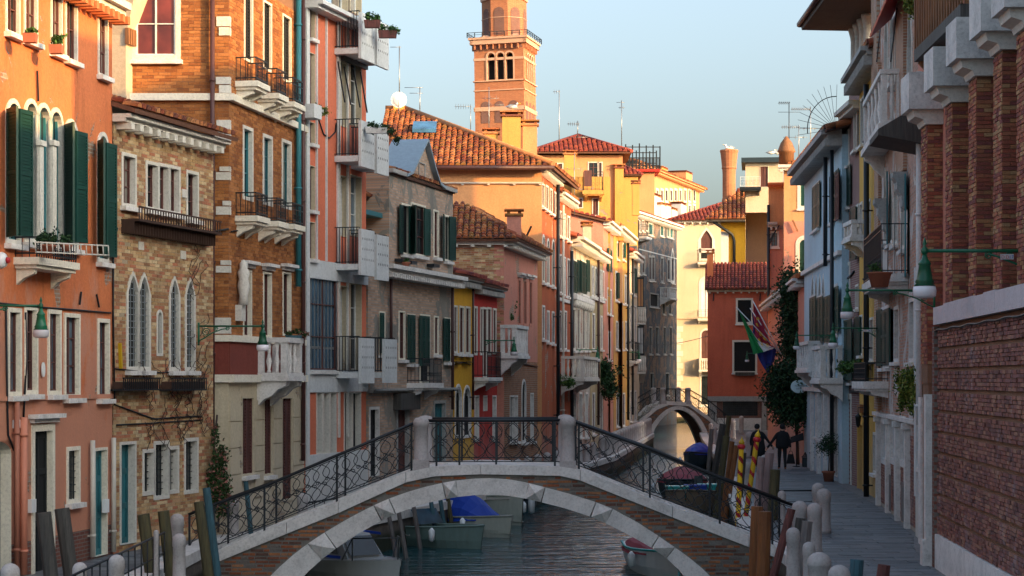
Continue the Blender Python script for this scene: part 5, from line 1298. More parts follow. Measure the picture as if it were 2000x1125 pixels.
# ---- slate palazzo across the side canal
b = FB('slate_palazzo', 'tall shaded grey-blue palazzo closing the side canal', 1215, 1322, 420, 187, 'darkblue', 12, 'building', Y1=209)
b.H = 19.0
R_ = [(px_, px_+3.4) for px_ in (1246, 1254, 1262)]
b.windows([(a, e, 432, 450) for a, e in R_], rev=.2, sur=.12, jamb='stone'); b.windows([(1267, 1275, 438, 458), (1290, 1296, 442, 460), (1303, 1307, 444, 462), (1309, 1314, 446, 464)], rev=.2, sur=.12, fill='shut', glassmat='teal', jamb='stone')
b.windows([(1247, 1251, 503, 532), (1255, 1259, 503, 532), (1268, 1272, 503, 545), (1274, 1278, 503, 545), (1291, 1295, 505, 548), (1304, 1308, 508, 545)], rev=.3, sur=.2, jamb='stone_dark'); b.windows([(1311, 1316, 490, 548)], arch='gothic', rev=.3, sur=.3, jamb='stone')
b.windows([(1270, 1286, 575, 598), (1248, 1252, 580, 610), (1294, 1298, 580, 612), (1306, 1311, 580, 612), (1268, 1273, 640, 690), (1281, 1286, 640, 690), (1296, 1300, 640, 690), (1308, 1312, 640, 690), (1270, 1276, 730, 770), (1300, 1306, 730, 770)], rev=.3, sur=.12, fill='dark', jamb='stone_dark')
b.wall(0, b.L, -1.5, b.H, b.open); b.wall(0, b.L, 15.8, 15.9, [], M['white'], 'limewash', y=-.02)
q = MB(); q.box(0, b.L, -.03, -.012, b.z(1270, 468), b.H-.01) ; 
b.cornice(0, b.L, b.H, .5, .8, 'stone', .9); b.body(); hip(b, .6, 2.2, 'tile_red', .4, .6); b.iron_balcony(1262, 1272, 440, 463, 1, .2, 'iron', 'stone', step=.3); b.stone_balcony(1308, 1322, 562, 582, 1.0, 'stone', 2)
for x0, x1, y0, i in ((1239, 1246, 360, 1), (1247, 1262, 356, 2), (1272, 1291, 378, 1), (1292, 1300, 396, .5), (1302, 1311, 398, 1), (1313, 1323, 406, 1), (1330, 1340, 395, 1)): b.chimney(x0, x1, y0, 450, i+1.5, M['white'], depth=1.2)
b.pipe(1245, 430, 800, .15, 'iron', .25)
# ---- cream palazzo closing the view
b = FB('cream_palazzo', 'cream palazzo with gothic windows at the bend of the canal behind the red house', 1319, 1510, 433, 216, 'cream', 14, 'building')
b.window((1369, 1391, 450, 488), arch='gothic', rev=.3, sur=.3, fill='shut', glassmat='brown', jamb='stone_clean', sill=False); b.window((1369, 1391, 489, 505), rev=.3, sur=.2, fill='dark', jamb='stone_clean', sill=False)
b.window((1370, 1389, 545, 620), arch='round', rev=.25, sur=.3, fill='glass', cross='white', jamb='stone_clean', glassmat='white', sill=False); b.window((1370, 1389, 645, 700), arch='round', rev=.3, sur=.2, fill='shut', glassmat='brown', jamb='stone_clean'); b.window((1370, 1388, 735, 790), rev=.2, sur=.2, fill='grille', jamb='stone_clean')
b.wall(0, b.L, -.6, b.H, b.open); q = MB(); q.box(0, b.L, -.3, -.002, -1.6, -.4); b.part(q, 'water_course', M['quay'])
b.cornice(0, b.L, b.H, .35, .5, 'stone', .8); b.body(); hip(b, .7, 2.6, 'tile_red', .42, .62, ends=(1, 0)); b.iron_balcony(1364, 1396, 487, 512, .9, .2, 'iron', 'stone_clean', step=.3); b.iron_balcony(1364, 1396, 605, 622, .9, .2, 'iron', 'stone_clean', step=.3); b.stone_balcony(1366, 1390, 700, 722, 1, 'stone_clean', 2, 5)
b.band(0, b.L, b.z(1350, 623), b.z(1350, 619), .15, 'cream')
for i in range(12): q = MB(); z = b.z(1325, 780-i*12); q.box(0, .8 if i % 2 else .55, -.06, -.002, z, z+.58); b.part(q, 'quoin', M['stone_clean'])
b.pipe(1320, 440, 790, .09, 'white', .15)
# ---- yellow house between
b = FB('yellow_house', 'mustard yellow house with broad tiled roof behind the red house', 1408, 1502, 438, 168, 'yellow', 10, Y1=167.58)
b.H = b.z(1450, 432); b.window((1455, 1470, 300, 301), register=False, rev=.01, sur=0, sill=False) if 0 else None; b.wall(0, b.L, 0, b.H, []); b.body()
q = MB(); q.box(0, b.u(1423), -.12, -.002, 0, b.z(1415, 452)); b.part(q, 'white_pier', M['white']); q = MB(); q.tube([(b.u(1386), -1.2, b.z(1386, 428, 1.2)), (b.u(1430), -.2, b.z(1430, 458)), (b.u(1434), -.15, b.z(1434, 470)), (b.u(1434), -.15, b.z(1434, 520))], .13, 6); b.part(q, 'drainpipe', M['iron'])
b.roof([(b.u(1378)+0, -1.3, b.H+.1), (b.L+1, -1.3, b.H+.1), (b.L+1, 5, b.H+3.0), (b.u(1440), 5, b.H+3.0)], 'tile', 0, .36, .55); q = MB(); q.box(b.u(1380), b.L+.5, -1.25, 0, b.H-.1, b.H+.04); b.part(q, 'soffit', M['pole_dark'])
# round brick chimney
q = MB(); u, z0 = b.uz(1424, 400, -4); k = .0425; q.lathe([(.62, -1.5), (.62, 0), (.6, .4), (.55, .6), (.55, 2.6), (.58, 3.0), (.64, 3.05), (.6, 3.2), (.72, 4.3), (.78, 4.5), (.74, 4.6), (.3, 4.61)], (u, 4, z0), 16, False); b.part(q, 'chimney', M['tower_brick'])
# ---- red house at the foot of the far bridge
b = FB('red_house', 'brick red house with low tiled roof and dark ground floor beside the far bridge', 1382, 1500, 567, 144, 'redhouse', 9, Y1=143.55)
b.windows([(1441, 1467, 586, 629), (1434, 1475, 668, 725)], rev=.15, sur=.14, fill='dark', jamb='stone_clean', sill=True); zg = b.z(1440, 774)
b.window((1412, 1480, 784, 812), rev=.2, sur=.0, fill='grille', sill=False, jamb='stone_dark'); b.wall(0, b.L, zg, b.H, b.open); b.wall(0, b.L, 0, zg, b.open, M['brick_far_dark'], 'ground_floor_wall')
for x0, x1 in ((1382, 1400), (1488, 1497)): q = MB(); q.box(b.u(x0), b.u(x1), -.08, -.002, 0, zg-.4); b.part(q, 'pier', M['stone_dark'])
b.band(0, b.L, zg-.35, zg, .2, 'stone_dark'); b.band(b.u(1401), b.u(1487), 0, .85, .06, 'stone'); b.cornice(0, b.L, b.H-.05, .2, .3, 'stone_clean', .55, dh=.1, dw=.12); b.body()
b.roof([(-.2, -.5, b.H+.08), (b.L, -.5, b.H+.08), (b.L, 4.0, b.z(1440, 515, -4)), (-.2, 4, b.z(1440, 515, -4))], 'tile_red', 300, .26, .42); b.chimney(1381, 1393, 488, 560, 1.5, M['orange'], depth=.6)
a0, b0, c0, d0 = b.rect((1436, 1474, 727, 734)); q = MB(); q.box(a0, b0, -.35, -.003, c0, d0); b.part(q, 'window_box', M['pole_dark'])
for x in (1393, 1484): q = MB(); u, z = b.uz(x, 588); u2, z2 = b.uz(x+1, 573); q.bar((u, -.05, z), (u2, -.05, z2), .08); b.part(q, 'wall_anchor', M['iron'])
# ---- roofscape beyond the left bank
b = FB('rear_house', 'sunlit house with hipped tiled roof right of the bell tower', 1052, 1216, 303, 118, 'peach', 9)
b.windows([(1090, 1098, 320, 340, dict(fill='shut')), (1150, 1168, 318, 352), (1169, 1175, 318, 352)], rev=.12, sur=.06, jamb='stone_clean', sill=False); b.wall(0, b.L, 8, b.H, b.open); b.body(); hip(b, .5, 1.5, 'tile_red', .28, .45); b.chimney(1102, 1125, 293, 420, -3, M['gold'])
b = FB('attic_house', 'golden attic storey with railed terrace below the hipped roof', 1118, 1192, 345, 112, 'gold', 5)
b.windows([(1130, 1137, 388, 405), (1158, 1168, 388, 420)], rev=.15, sur=.05, fill='shut', glassmat='brown', jamb='stone_clean', sill=False); b.wall(0, b.L, 7, b.H, b.open); b.body(); b.iron_balcony(1140, 1178, 335, 372, .6, .2, 'iron', 'gold', step=.18)
q = MB(); q.box(b.u(1140), b.u(1155), -.65, -.62, b.z(1150, 366), b.z(1150, 335)); b.part(q, 'wind_screen', M['brownwood'])
b = FB('far_palazzo', 'distant sunlit palazzo with stone cornice and rooftop iron terrace', 1232, 1366, 385, 262, 'peach', 16, 'building', Y1=300)
b.H = b.z(1300, 345); b.windows([(1282+i*9, 1286+i*9, 372, 392) for i in range(9)], rev=.3, sur=.3, jamb='stone_clean', sill=False); b.windows([(1282+i*9, 1286+i*9, 402, 425) for i in range(9)], rev=.3, sur=.3, jamb='stone_clean', sill=False)
b.wall(0, b.L, 8, b.H, b.open); b.cornice(0, b.L, b.H, .8, 1, 'peach', 1.4); b.body(); hip(b, 1, 2.4, 'tile', .5, .7, ends=(1, 1)); b.chimney(1340, 1352, 335, 390, 3, M['peach']); b.chimney(1293, 1304, 326, 360, 5, M['gold'])
b = FB('roof_terrace', 'black iron rooftop terrace frame above the far roofs', 1222, 1289, 330, 200, 'peach', 5, 'terrace')
q = MB(); q.box(0, b.L, 0, 5, b.H-.25, b.H); b.part(q, 'deck', M['redp']); q = MB(); z0, z1, z2 = b.H, b.z(1250, 309), b.z(1250, 286)
for i in range(6):
    for yy in (0, 5): q.box(b.L*i/5-.06, b.L*i/5+.06, yy-.06, yy+.06, z0, z2+R.uniform(0, .3))
for zz in (z1, z0+.3, z2-.1):
    for yy in (0, 5): q.box(0, b.L, yy-.04, yy+.04, zz, zz+.08)
i = 0
while i < 40: q.box(b.L*i/40-.02, b.L*i/40+.02, -.02, .02, z0, z1); i += 1
b.part(q, 'frame', M['iron']); q = MB(); q.box(.5, b.L-.5, .5, 4.5, 10, b.H-.26); b.part(q, 'wall', M['peach'])
b = FB('rear_house', 'small ochre rooftop house with square chimney below the iron terrace', 1180, 1246, 345, 150, 'gold', 8)
b.wall(0, b.L, 8, b.H, []); b.body(); hip(b, .3, 1.2, 'tile_red', .3, .5); b.chimney(1235, 1249, 352, 420, -2, M['gold'])
# ---- leaning bell tower
def tower():
    Y = 175.; k = Y/FPX; X = lambda p: (p-1000)*k; Z = lambda y: CAMZ+(HZ-y)*k
    r = empty('bell_tower', (X(997), Y, 0), math.radians(-14), 'tall leaning brick bell tower with triple arched openings', 'tower'); r.rotation_euler = (0, math.radians(-.9), math.radians(-14))
    W = 120*k/ (math.cos(math.radians(14))+.25)*1.0; h = W/2; zb, zt = 5, Z(88)
    class T(Bld): pass
    b = T.__new__(T); b.root = r; b.M = None; b.F = None; b.open = []; b.mat = M['tower_brick']
    faces = []
    for side in range(4):
        Mx = Matrix.Rotation(side*PI/2, 4, 'Z') @ Matrix.Translation((-h, -h, 0)); b.M = Mx; b.open = []
        wz0, wz1 = Z(162), Z(110)
        for i in range(3):
            c = W*.53+(i-1)*W*.185; b.open.append((c-W*.075, c+W*.075, wz0, wz1, 'round'))
        b.wall(0, W, zb, zt, b.open, M['tower_brick'])
        for o in list(b.open):
            q = MB(); ins = Bld.outline(*o); ou = Bld.outline(*o, .14); n = len(ins)
            for i in range(n):
                j = (i+1) % n; q.poly([(ou[i][0], -.06, ou[i][1]), (ou[j][0], -.06, ou[j][1]), (ins[j][0], -.06, ins[j][1]), (ins[i][0], -.06, ins[i][1])]); q.poly([(ins[i][0], -.06, ins[i][1]), (ins[j][0], -.06, ins[j][1]), (ins[j][0], .6, ins[j][1]), (ins[i][0], .6, ins[i][1])])
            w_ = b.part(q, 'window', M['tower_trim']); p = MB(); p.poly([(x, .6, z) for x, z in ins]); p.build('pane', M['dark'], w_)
        for (y0, y1, o) in ((119, 124, .05), (163, 165, .12), (181, 183, .08), (214, 222, .08)): q = MB(); q.box(-o, W+o, -o, -.003, Z(y1), Z(y0)); b.part(q, 'string_course', M['tower_trim'])
        q = MB()
        for i in range(7):
            c = W*(i+.5)/7; z = Z(101); pts = [(c-W*.05+W*.1*t/8, z+math.sin(PI*t/8)*.45) for t in range(9)]; q.extr([(p[0], p[1]) for p in pts]+[(c+W*.05, z-.02)], -.04, -.004)
        q2 = MB(); q2.box(-.3, W+.3, -.3, -.004, Z(93), Z(84)); q2.box(-.4, W+.4, -.42, -.004, Z(83.9), Z(79.9))
        b.part(q, 'blind_arcade', M['brick_far_dark'], kind='stuff'); b.part(q2, 'cornice', M['tower_trim'])
        q = MB()
        for i in range(8): q.box(W*(i+.1)/8, W*(i+.28)/8, -.28, -.005, Z(103), Z(94)); 
        b.part(q, 'corbel_table', M['tower_brick'], kind='stuff')
        q = MB()
        for i in range(3):
            c = W*(.22+i*.28); ww = W*.09; pts = Bld.outline(c-ww, c+ww, Z(245), Z(203), 'round'); q.extr(pts, -.03, -.004)
        b.part(q, 'blind_arch', M['brick_far_dark'], kind='stuff')
        q = MB(); n = 8
        for i in range(n+1): q.box(-.45+(W+.9)*i/n-.03, -.45+(W+.9)*i/n+.03, -.5, -.44, Z(79.8), Z(70))
        q.box(-.45, W+.45, -.49, -.45, Z(71), Z(70)); q.box(-.45, W+.45, -.49, -.45, Z(75), Z(74.5)); b.part(q, 'railing', M['iron'])
    b.M = None
    q = MB(); q.box(-h-.4, h+.4, -h-.4, h+.4, Z(83), Z(80)); q.lathe([(h*1.3, Z(80)), (h*.95, Z(72))], n=4, smooth=False); 
    for i in range(len(q.v)-8, len(q.v)): x, y, z = q.v[i]; c, s = math.cos(PI/4), math.sin(PI/4); q.v[i] = (x*c-y*s, x*s+y*c, z)
    b.part(q, 'ledge_roof', M['tower_trim'])
    q = MB(); n = 8; rr = h*.9
    q.lathe([(rr, Z(80)), (rr, Z(-60)), (.1, Z(-62))], n=8, smooth=False); q.v = [(x*math.cos(PI/8)-y*math.sin(PI/8), x*math.sin(PI/8)+y*math.cos(PI/8), z) for x, y, z in q.v]; b.part(q, 'drum', M['tower_brick'])
    for i in range(8):
        Mx = Matrix.Rotation(i*PI/4, 4, 'Z') @ Matrix.Translation((0, -rr*math.cos(PI/8), 0)); q = MB(); pw = rr*.75
        q.extr(Bld.outline(-pw*.3, pw*.3, Z(74), Z(20), 'round'), -.035, -.003); b.M = Mx; b.part(q, 'blind_arch', M['brick_far_dark']); q = MB(); q.box(-pw*.52, pw*.52, -.12, -.003, Z(4), Z(-3)); q.box(-pw*.51, pw*.51, -.05, -.004, Z(40), Z(39)); b.part(q, 'string_course', M['tower_trim'])
tower()
REVK[0] = .6
# ================================================================ right bank, far to near
RB = lambda name, label, A, B, H, mat, depth=8, cat='house', **k: Bld(name, label, A, B, H, M[mat], depth, cat=cat, **k)
# ---- rooftop cabin
b = FB('rooftop_cabin', 'pale rooftop cabin with flat dark eaves and a white railed balcony', 1456, 1530, 318, 150, 'cream', 5, 'cabin', Y1=149.67)
zb = b.z(1480, 375); b.windows([(1485, 1500, 325, 365, dict(fill='shut', glassmat='brown'))], rev=.1, sur=.03, sill=False); b.wall(0, b.L, zb-1.5, b.H, b.open); b.body()
q = MB(); q.box(-.3, b.L+.3, -.5, 5.4, b.H, b.H+.35); b.part(q, 'flat_roof', M['boatdark']); b.iron_balcony(1446, 1485, 345, 365, 1.0, .2, 'white', 'iron', step=.25)
# ---- tall peach sliver and the pink one
b = FB('narrow_house', 'tall narrow peach house, its sunlit top storey painted in, right of the red house', 1501, 1530, 362, 128, 'peach', 8, Y1=127.88)
b.windows([(1507, 1519, 570, 640, dict(fill='shut', glassmat='teal')), (1507, 1518, 455, 480), (1508, 1518, 670, 740), (1506, 1518, 780, 830)], rev=.2, sur=.12, jamb='stone'); zz = b.z(1510, 440); b.wall(0, b.L, 0, zz, b.open, M['pinkpale']); b.wall(0, b.L, zz, b.H, b.open, M['peach'], 'lit_tone_wall')  # peach upper wall paints in the sunlit top storey
b.cornice(0, b.L, b.H, .4, .5, 'orange', 0); b.cornice(0, b.u(1517), zz, .5, .6, 'stone_dark', .3); b.body(); b.pipe(1501, 400, 800, .1, 'iron', .2)
for x0, y0, x1, y1 in ((1503, 470, 1522, 440), (1503, 478, 1512, 455)): q = MB(); u, z = b.uz(x0, y0, .3); u2, z2 = b.uz(x1, y1, .3); q.bar((u, -.3, z), (u2, -.3, z2), .08); b.part(q, 'flag_bracket', M['iron'])
b = FB('pink_house', 'pink house with its sunlit top painted in peach and tiled roof above the ivy', 1531, 1600, 328, 122, 'pinkpale', 9, Y1=121.72)
b.window((1564, 1578, 358, 402), rev=.15, sur=.2, fill='shut', glassmat='green', jamb='stone_clean'); b.window((1562, 1580, 468, 530), arch='round', rev=.2, sur=.25, fill='shut', glassmat='green', jamb='stone_clean')
zz = b.z(1550, 432); b.wall(0, b.L, 0, zz, b.open, M['pinkpale']); b.wall(0, b.L, zz, b.H, b.open, M['peach'], 'lit_tone_wall'); b.cornice(-.3, b.L, b.H, .5, .5, 'stone_clean', .6, dh=.1); b.body(); b.roof([(.2, -.3, b.H+.2), (b.L+.4, -.3, b.H+.2), (b.L+.4, 5, b.H+1.8), (2.4, 5, b.H+1.8)], 'tile', 0, .26, .42)  # sunlit part of the front painted as peach plaster
q = MB(); u, z = b.uz(1548, 430, .2); u2, z2 = b.uz(1558, 452, .2); q.bar((u, -.2, z), (u2, -.2, z2), .1); b.part(q, 'wall_anchor', M['wood'])
q = MB(); u, z = b.uz(1536, 328, -1); q.lathe([(.45, 0), (.45, .9), (.55, .95), (.5, 1.1), (.35, 1.5), (.05, 1.9)], (u, 1, z), 8); b.part(q, 'chimney', M['wood'])
b = RB('house_or_shade_block', 'pink house mostly hidden by ivy between the pink house and the pale blue one', (14.6, 117), (12.2, 85.5), 7.7, 'pinkpale', 7)
b.windows([(1541, 1545, 600, 640)], rev=.2, sur=.15); b.wall(0, b.L, 0, b.H, b.open); b.cornice(0, b.L, b.H, .3, .5, 'stone', .4); b.body(); hip(b, .3, 1.0, 'tile', .3, .5)
b = Bld('house_or_shade_block', 'unseen block added behind the red and mustard houses to shade the slate palazzo', (22, 203), (22, 165), 19, M['olive'], 8, cat='house'); b.wall(0, b.L, 0, b.H, []); b.body(); hip(b, .3, 1, 'tile_red', .6, .8)  # hidden block added to keep sun off the slate palazzo
# ---- pale blue house
b = RB('blue_house', 'pale blue plastered house with green shutters and white balconies on the right bank', (12.1, 84.8), (11.32, 70.3), 12.0, 'skyblue', 9)
H30 = b
b.windows([(1588, 1601, 362, 446), (1622, 1630, 345, 432)], rev=.12, sur=.08, fill='dark', jamb='stone'); b.windows([(1586+i*7, 1590+i*7, 541, 580) for i in range(4)], arch='gothic', rev=.2, sur=.12, jamb='stone', fill='glass', sill=False)
b.windows([(1584, 1592, 582, 668), (1598, 1606, 582, 668), (1612, 1620, 585, 668), (1630, 1636, 560, 650)], rev=.15, sur=.1, fill='dark', jamb='stone'); b.windows([(1594, 1600, 775, 848), (1606, 1612, 770, 850), (1618, 1624, 772, 855)], rev=.2, sur=.12, fill='glass', jamb='stone', sill=True); b.window((1628, 1636, 775, 930), name='door', rev=.25, sur=.15, fill='door', glassmat='brown', jamb='stone')
b.wall(0, b.L, 0, b.H, b.open); b.cornice(0, b.L, b.H, .5, .7, 'stone_dark', .3, dh=.25, dw=.12); b.band(0, b.L, b.z(1605, 545)+.5, b.z(1605, 545)+.65, .15, 'stone'); b.body(); hip(b, .6, 1.2, 'tile', .3, .5, ends=(0, 0))
b.closed_shutter((1587, 1602, 360, 447)); b.closed_shutter((1621, 1639, 337, 432)); b.closed_shutter((1632, 1639, 340, 430), 'brownwood', .12)
for r in ((1582, 1594, 580, 668), (1596, 1608, 580, 668), (1610, 1622, 578, 668), (1630, 1638, 560, 650)): b.closed_shutter(r, 'green', .1)
b.stone_balcony(1556, 1579, 668, 718, .55, 'stone', 2, 5); b.stone_balcony(1586, 1603, 676, 738, .75, 'stone', 2, 5); b.pipe(1612, 300, 520, .08, 'iron', .2)
b.band(0, b.L, b.z(1605, 765), b.z(1605, 757), .2, 'stone'); 
for x in (1589, 1602, 1615, 1626): q = MB(); u = b.u(x); q.box(u, u+.25, -.14, -.003, 0, b.z(1605, 766)); b.part(q, 'pilaster', M['stone'])
q = MB(); u = b.u(1636); q.tube([(u, -.2, b.H-.4), (u, -.2, 0)], .07, 6); b.part(q, 'drainpipe', M['iron'])
# ---- brick house with loggia
b = RB('loggia_house', 'narrow brick house topped by a columned loggia under a deep dark eave', (11.55, 70.2), (11.5, 67.0), 11.9, 'brick_blue', 8)
b.windows([(1650, 1658, 262, 320), (1650, 1659, 325, 400), (1650, 1660, 520, 580)], rev=.15, sur=.12, jamb='stone_clean'); b.window((1646, 1664, 625, 742), rev=.3, sur=.1, fill='dark', jamb='stone'); b.window((1650, 1662, 780, 945), name='door', rev=.3, sur=.2, fill='door', glassmat='dark', jamb='stone_clean')
b.H = b.z(1650, 235); b.wall(0, b.L, 0, b.H, b.open); b.body(); b.cornice(-.1, b.L, b.H, .4, .5, 'stone_clean', 0); zt = b.z(1655, 185); q = MB(); q.box(0, b.L, 0, 4, b.H+.15, zt); b.part(q, 'parapet_wall', M['brick_blue']); ze = b.z(1655, 62)
for i in range(4):
    q = MB(); u = .2+i*(b.L-.4)/3; q.lathe([(.2, zt), (.2, zt+.1), (.14, zt+.14), (.12, ze-.42), (.14, ze-.4), (.125, ze-.37), (.19, ze-.12), (.2, ze-.1), (.2, ze)], (u, .15, 0), 12); b.part(q, 'column', M['stone_clean'])
q = MB(); q.box(0, b.L, 1.2, 4, zt, ze); b.part(q, 'loggia_wall', M['pinkpale'])
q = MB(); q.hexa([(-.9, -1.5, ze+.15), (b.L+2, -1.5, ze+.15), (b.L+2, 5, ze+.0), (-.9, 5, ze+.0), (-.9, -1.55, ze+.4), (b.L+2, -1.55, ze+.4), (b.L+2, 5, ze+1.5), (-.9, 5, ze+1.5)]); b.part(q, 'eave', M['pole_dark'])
q = MB(); q.tube([(-.95, 4, ze+.5), (-.95, -1.6, ze+.35), (b.L+2, -1.6, ze+.35)], .1, 6); b.part(q, 'gutter', M['pipe'])
b.closed_shutter((1648, 1662, 325, 402)); b.closed_shutter((1643, 1664, 625, 742), 'green', .15); b.stone_balcony(1648, 1664, 433, 462, .8, 'stone', 2, 3); b.cable([(1642, 560), (1650, 548), (1660, 540), (1668, 530)], .04)
# ---- ochre house
b = RB('ochre_house', 'ochre yellow house with dark drainpipe between the loggia house and the white one', (11.35, 66.9), (10.86, 60.3), 13.2, 'ochre', 9)
b.H = b.z(1685, 152)
b.windows([(1669, 1674, 205, 290), (1682, 1688, 195, 280), (1672, 1677, 405, 470), (1680, 1685, 400, 470), (1695, 1701, 395, 465), (1672, 1677, 560, 600), (1680, 1685, 620, 690), (1700, 1706, 625, 700), (1707, 1713, 850, 920)], rev=.2, sur=.08, jamb='stone_clean'); b.window((1676, 1686, 830, 962), name='door', rev=.2, sur=.1, fill='door', glassmat='brown', jamb='ochre')
b.wall(0, b.L, 0, b.H, b.open); b.cornice(-.1, b.L, b.H, .4, .6, 'stone_dark', .25, dh=.3, dw=.1); b.body(); hip(b, .4, 1.2, 'tile', .3, .5, ends=(0, 0)); b.pipe(1692, 165, 975, .09, 'iron', .2)
b.shutter(1672, 1660, 408, 510, .9, 'green', 'L'); b.shutter(1680, 1668, 620, 745, .7, 'green', 'L'); b.iron_balcony(1668, 1690, 708, 745, .9, .2, 'iron', 'stone', step=.15)
b.cable([(1662, 765), (1680, 762), (1700, 768)], .05); q = MB(); u0, u1, z0, z1 = b.rect((1682, 1688, 790, 806)); q.box(u0, u1, -.14, -.003, z0, z1); b.part(q, 'meter_box', M['wood'])
q = MB(); u, z = b.uz(1676, 815, .35); q.tube([(u, -.003, z+.3), (u, -.35, z+.3), (u, -.35, z+.1)], .015, 5); q.lathe([(.02, .12), (.12, .02), (.1, 0), (.07, -.25), (.02, -.32)], (u, -.35, z), 6); b.part(q, 'lantern', M['iron'])
# ---- white patched palazzo
b = RB('patched_palazzo', 'patched white and brick palazzo with gothic windows and a carved stone balcony', (10.70, 60.2), (9.35, 47.0), 16.5, 'rough', 9, 'building')
H33 = b; zg = b.z(1760, 800)
for r in ((1729, 1735, 20, 165), (1740, 1745, 15, 160), (1750, 1756, 10, 158), (1774, 1782, 20, 155)): b.window(r, arch='gothic', rev=.25, sur=.1, jamb='stone_clean', fill='glass', glassmat='glassblue')
for r in ((1728, 1733, 335, 470), (1738, 1744, 340, 470), (1748, 1754, 330, 470), (1762, 1768, 360, 480)): b.window(r, arch='gothic', rev=.25, sur=.12, jamb='stone_clean', fill='glass', glassmat='glassblue')
b.windows([(1722, 1738, 605, 712), (1748, 1756, 605, 700), (1778, 1786, 590, 700)], rev=.2, sur=.1, jamb='stone'); 
b.windows([(1723, 1730, 825, 895), (1741, 1748, 822, 895), (1760, 1768, 825, 900)], rev=.15, sur=.16, jamb='stone', fill='glass', cross='white', sill=False)
b.window((1731, 1737, 845, 965), name='door', rev=.1, sur=.06, fill='door', glassmat='teal', jamb='stone'); b.window((1748, 1757, 850, 1010), name='door', rev=.1, sur=.06, fill='door', glassmat='teal', jamb='stone'); b.window((1770, 1778, 855, 1000), name='door', rev=.1, sur=.06, fill='door', glassmat='teal', jamb='stone')
b.wall(0, b.L, zg-.9, b.H, b.open); b.wall(0, b.L, 0, zg-.9, b.open, M['mortar_pale'], 'ground_floor_wall'); b.bricks(0, b.L, 0.1, zg-.5, b.open, M['brick_wall'], single=300, bl=.3, seed=8); b.body(); 
for r in ((1714, 1722, 130, 800), (1757, 1772, -60, 340), (1708, 1719, -60, 160)): u0, u1 = b.u(r[0]), b.u(r[1]); q = MB(); q.box(u0, u1, -.1, -.002, b.z((r[0]+r[1])/2, r[3]), min(b.H, b.z((r[0]+r[1])/2, r[2]))); b.part(q, 'wall_strip', M['brick_far_pale'])
for i, x in enumerate((1720, 1739, 1758, 1777)): q = MB(); u = b.u(x); q.box(u-.1, u+.22, -.14, -.003, .0, zg-.45); q.box(u-.16, u+.28, -.2, -.001, zg-.44, zg-.3); b.part(q, 'pilaster', M['stone'])
b.band(0, b.L, zg-.28, zg-.18, .12, 'stone')
b.stone_balcony(1687, 1721, 168, 262, .55, 'stone', 2, 5, slab=.25); b.iron_balcony(1688, 1721, 452, 545, .65, .2, 'iron', 'stone', step=.16)
for x, y in ((1716, 400), (1752, 350)): 
    q = MB(); u, z = b.uz(x, y, .2); q.extr([(-.003, z-.8), (-.12, z-.7), (-.16, z-.45), (-.26, z-.3), (-.26, z-.12), (-.36, z), (-.36, z+.12), (-.003, z+.12)], u, u+.7, 'yz'); b.part(q, 'corbel', M['stone_dark'])
for h, e, y0, y1, sd in ((1738, 1751, 600, 712, 'R'), (1722, 1717, 605, 715, 'L'), (1768, 1776, 340, 540, 'R'), (1733, 1740, 335, 480, 'R')): b.shutter(h, e, y0, y1, .7, 'teal' if y0 < 500 else 'green', sd)
b.closed_shutter((1722, 1738, 604, 713)); q = MB()
for x0 in (1724, 1752): u, z = b.uz(x0, 15, .1); u2, z2 = b.uz(x0-4, 120, .4); q.tube([(u, -.1, z), (u2, -.5, z2)], .02, 4)
b.part(q, 'awning_rod', M['iron']); u0, u1, z0, z1 = b.rect((1722, 1756, 0, 22), .3); q = MB(); q.hexa([(u0, -.6, z0-.2), (u1, -.6, z0-.2), (u1, -.05, z1), (u0, -.05, z1), (u0, -.62, z0-.15), (u1, -.62, z0-.15), (u1, -.05, z1+.05), (u0, -.05, z1+.05)]); b.part(q, 'awning', M['redpaint'])
b.pipe(1795, 140, 830, .07, 'white', .2)
for x, y in ((1748, 950), (1773, 990)): u0, u1, z0, z1 = b.rect((x-3, x+6, y-10, y+50)) if 0 else (b.u(x), b.u(x)+.5, 0, 1.0); q = MB(); q.box(u0, u1, -.16, -.145, .15, 1.1); b.part(q, 'flood_board', M['pole_grey'])
# ---- pink sliver with dark canopy
b = RB('narrow_house', 'narrow pink and white house front squeezed beside the big brick wall', (9.30, 46.9), (8.75, 40.6), 15.0, 'pinkpale', 9)
b.windows([(1803, 1808, 640, 700), (1800, 1806, 850, 905)], rev=.2, sur=.1); b.wall(0, b.L, 0, b.H, b.open); b.body(); q = MB(); q.box(0, b.L, -.06, -.002, 0, .95); b.part(q, 'stone_base', M['stone_clean'])
u = b.u(1798); q = MB(); q.box(u, u+.35, -.15, -.003, .951, b.z(1805, 520)); b.part(q, 'pilaster', M['white']); q = MB(); z = b.z(1780, 262, .5); u0 = b.u(1800)
q.extr([(0, z+.9), (-1.1, z+.25), (-1.1, z+.12), (0, z-.1)], .0, 2.2, 'yz'); b.part(q, 'canopy', M['pole_dark']); q = MB(); q.box(2.0, 2.5, -.22, -.003, 0, 3.2); b.part(q, 'door_pilaster', M['stone'])
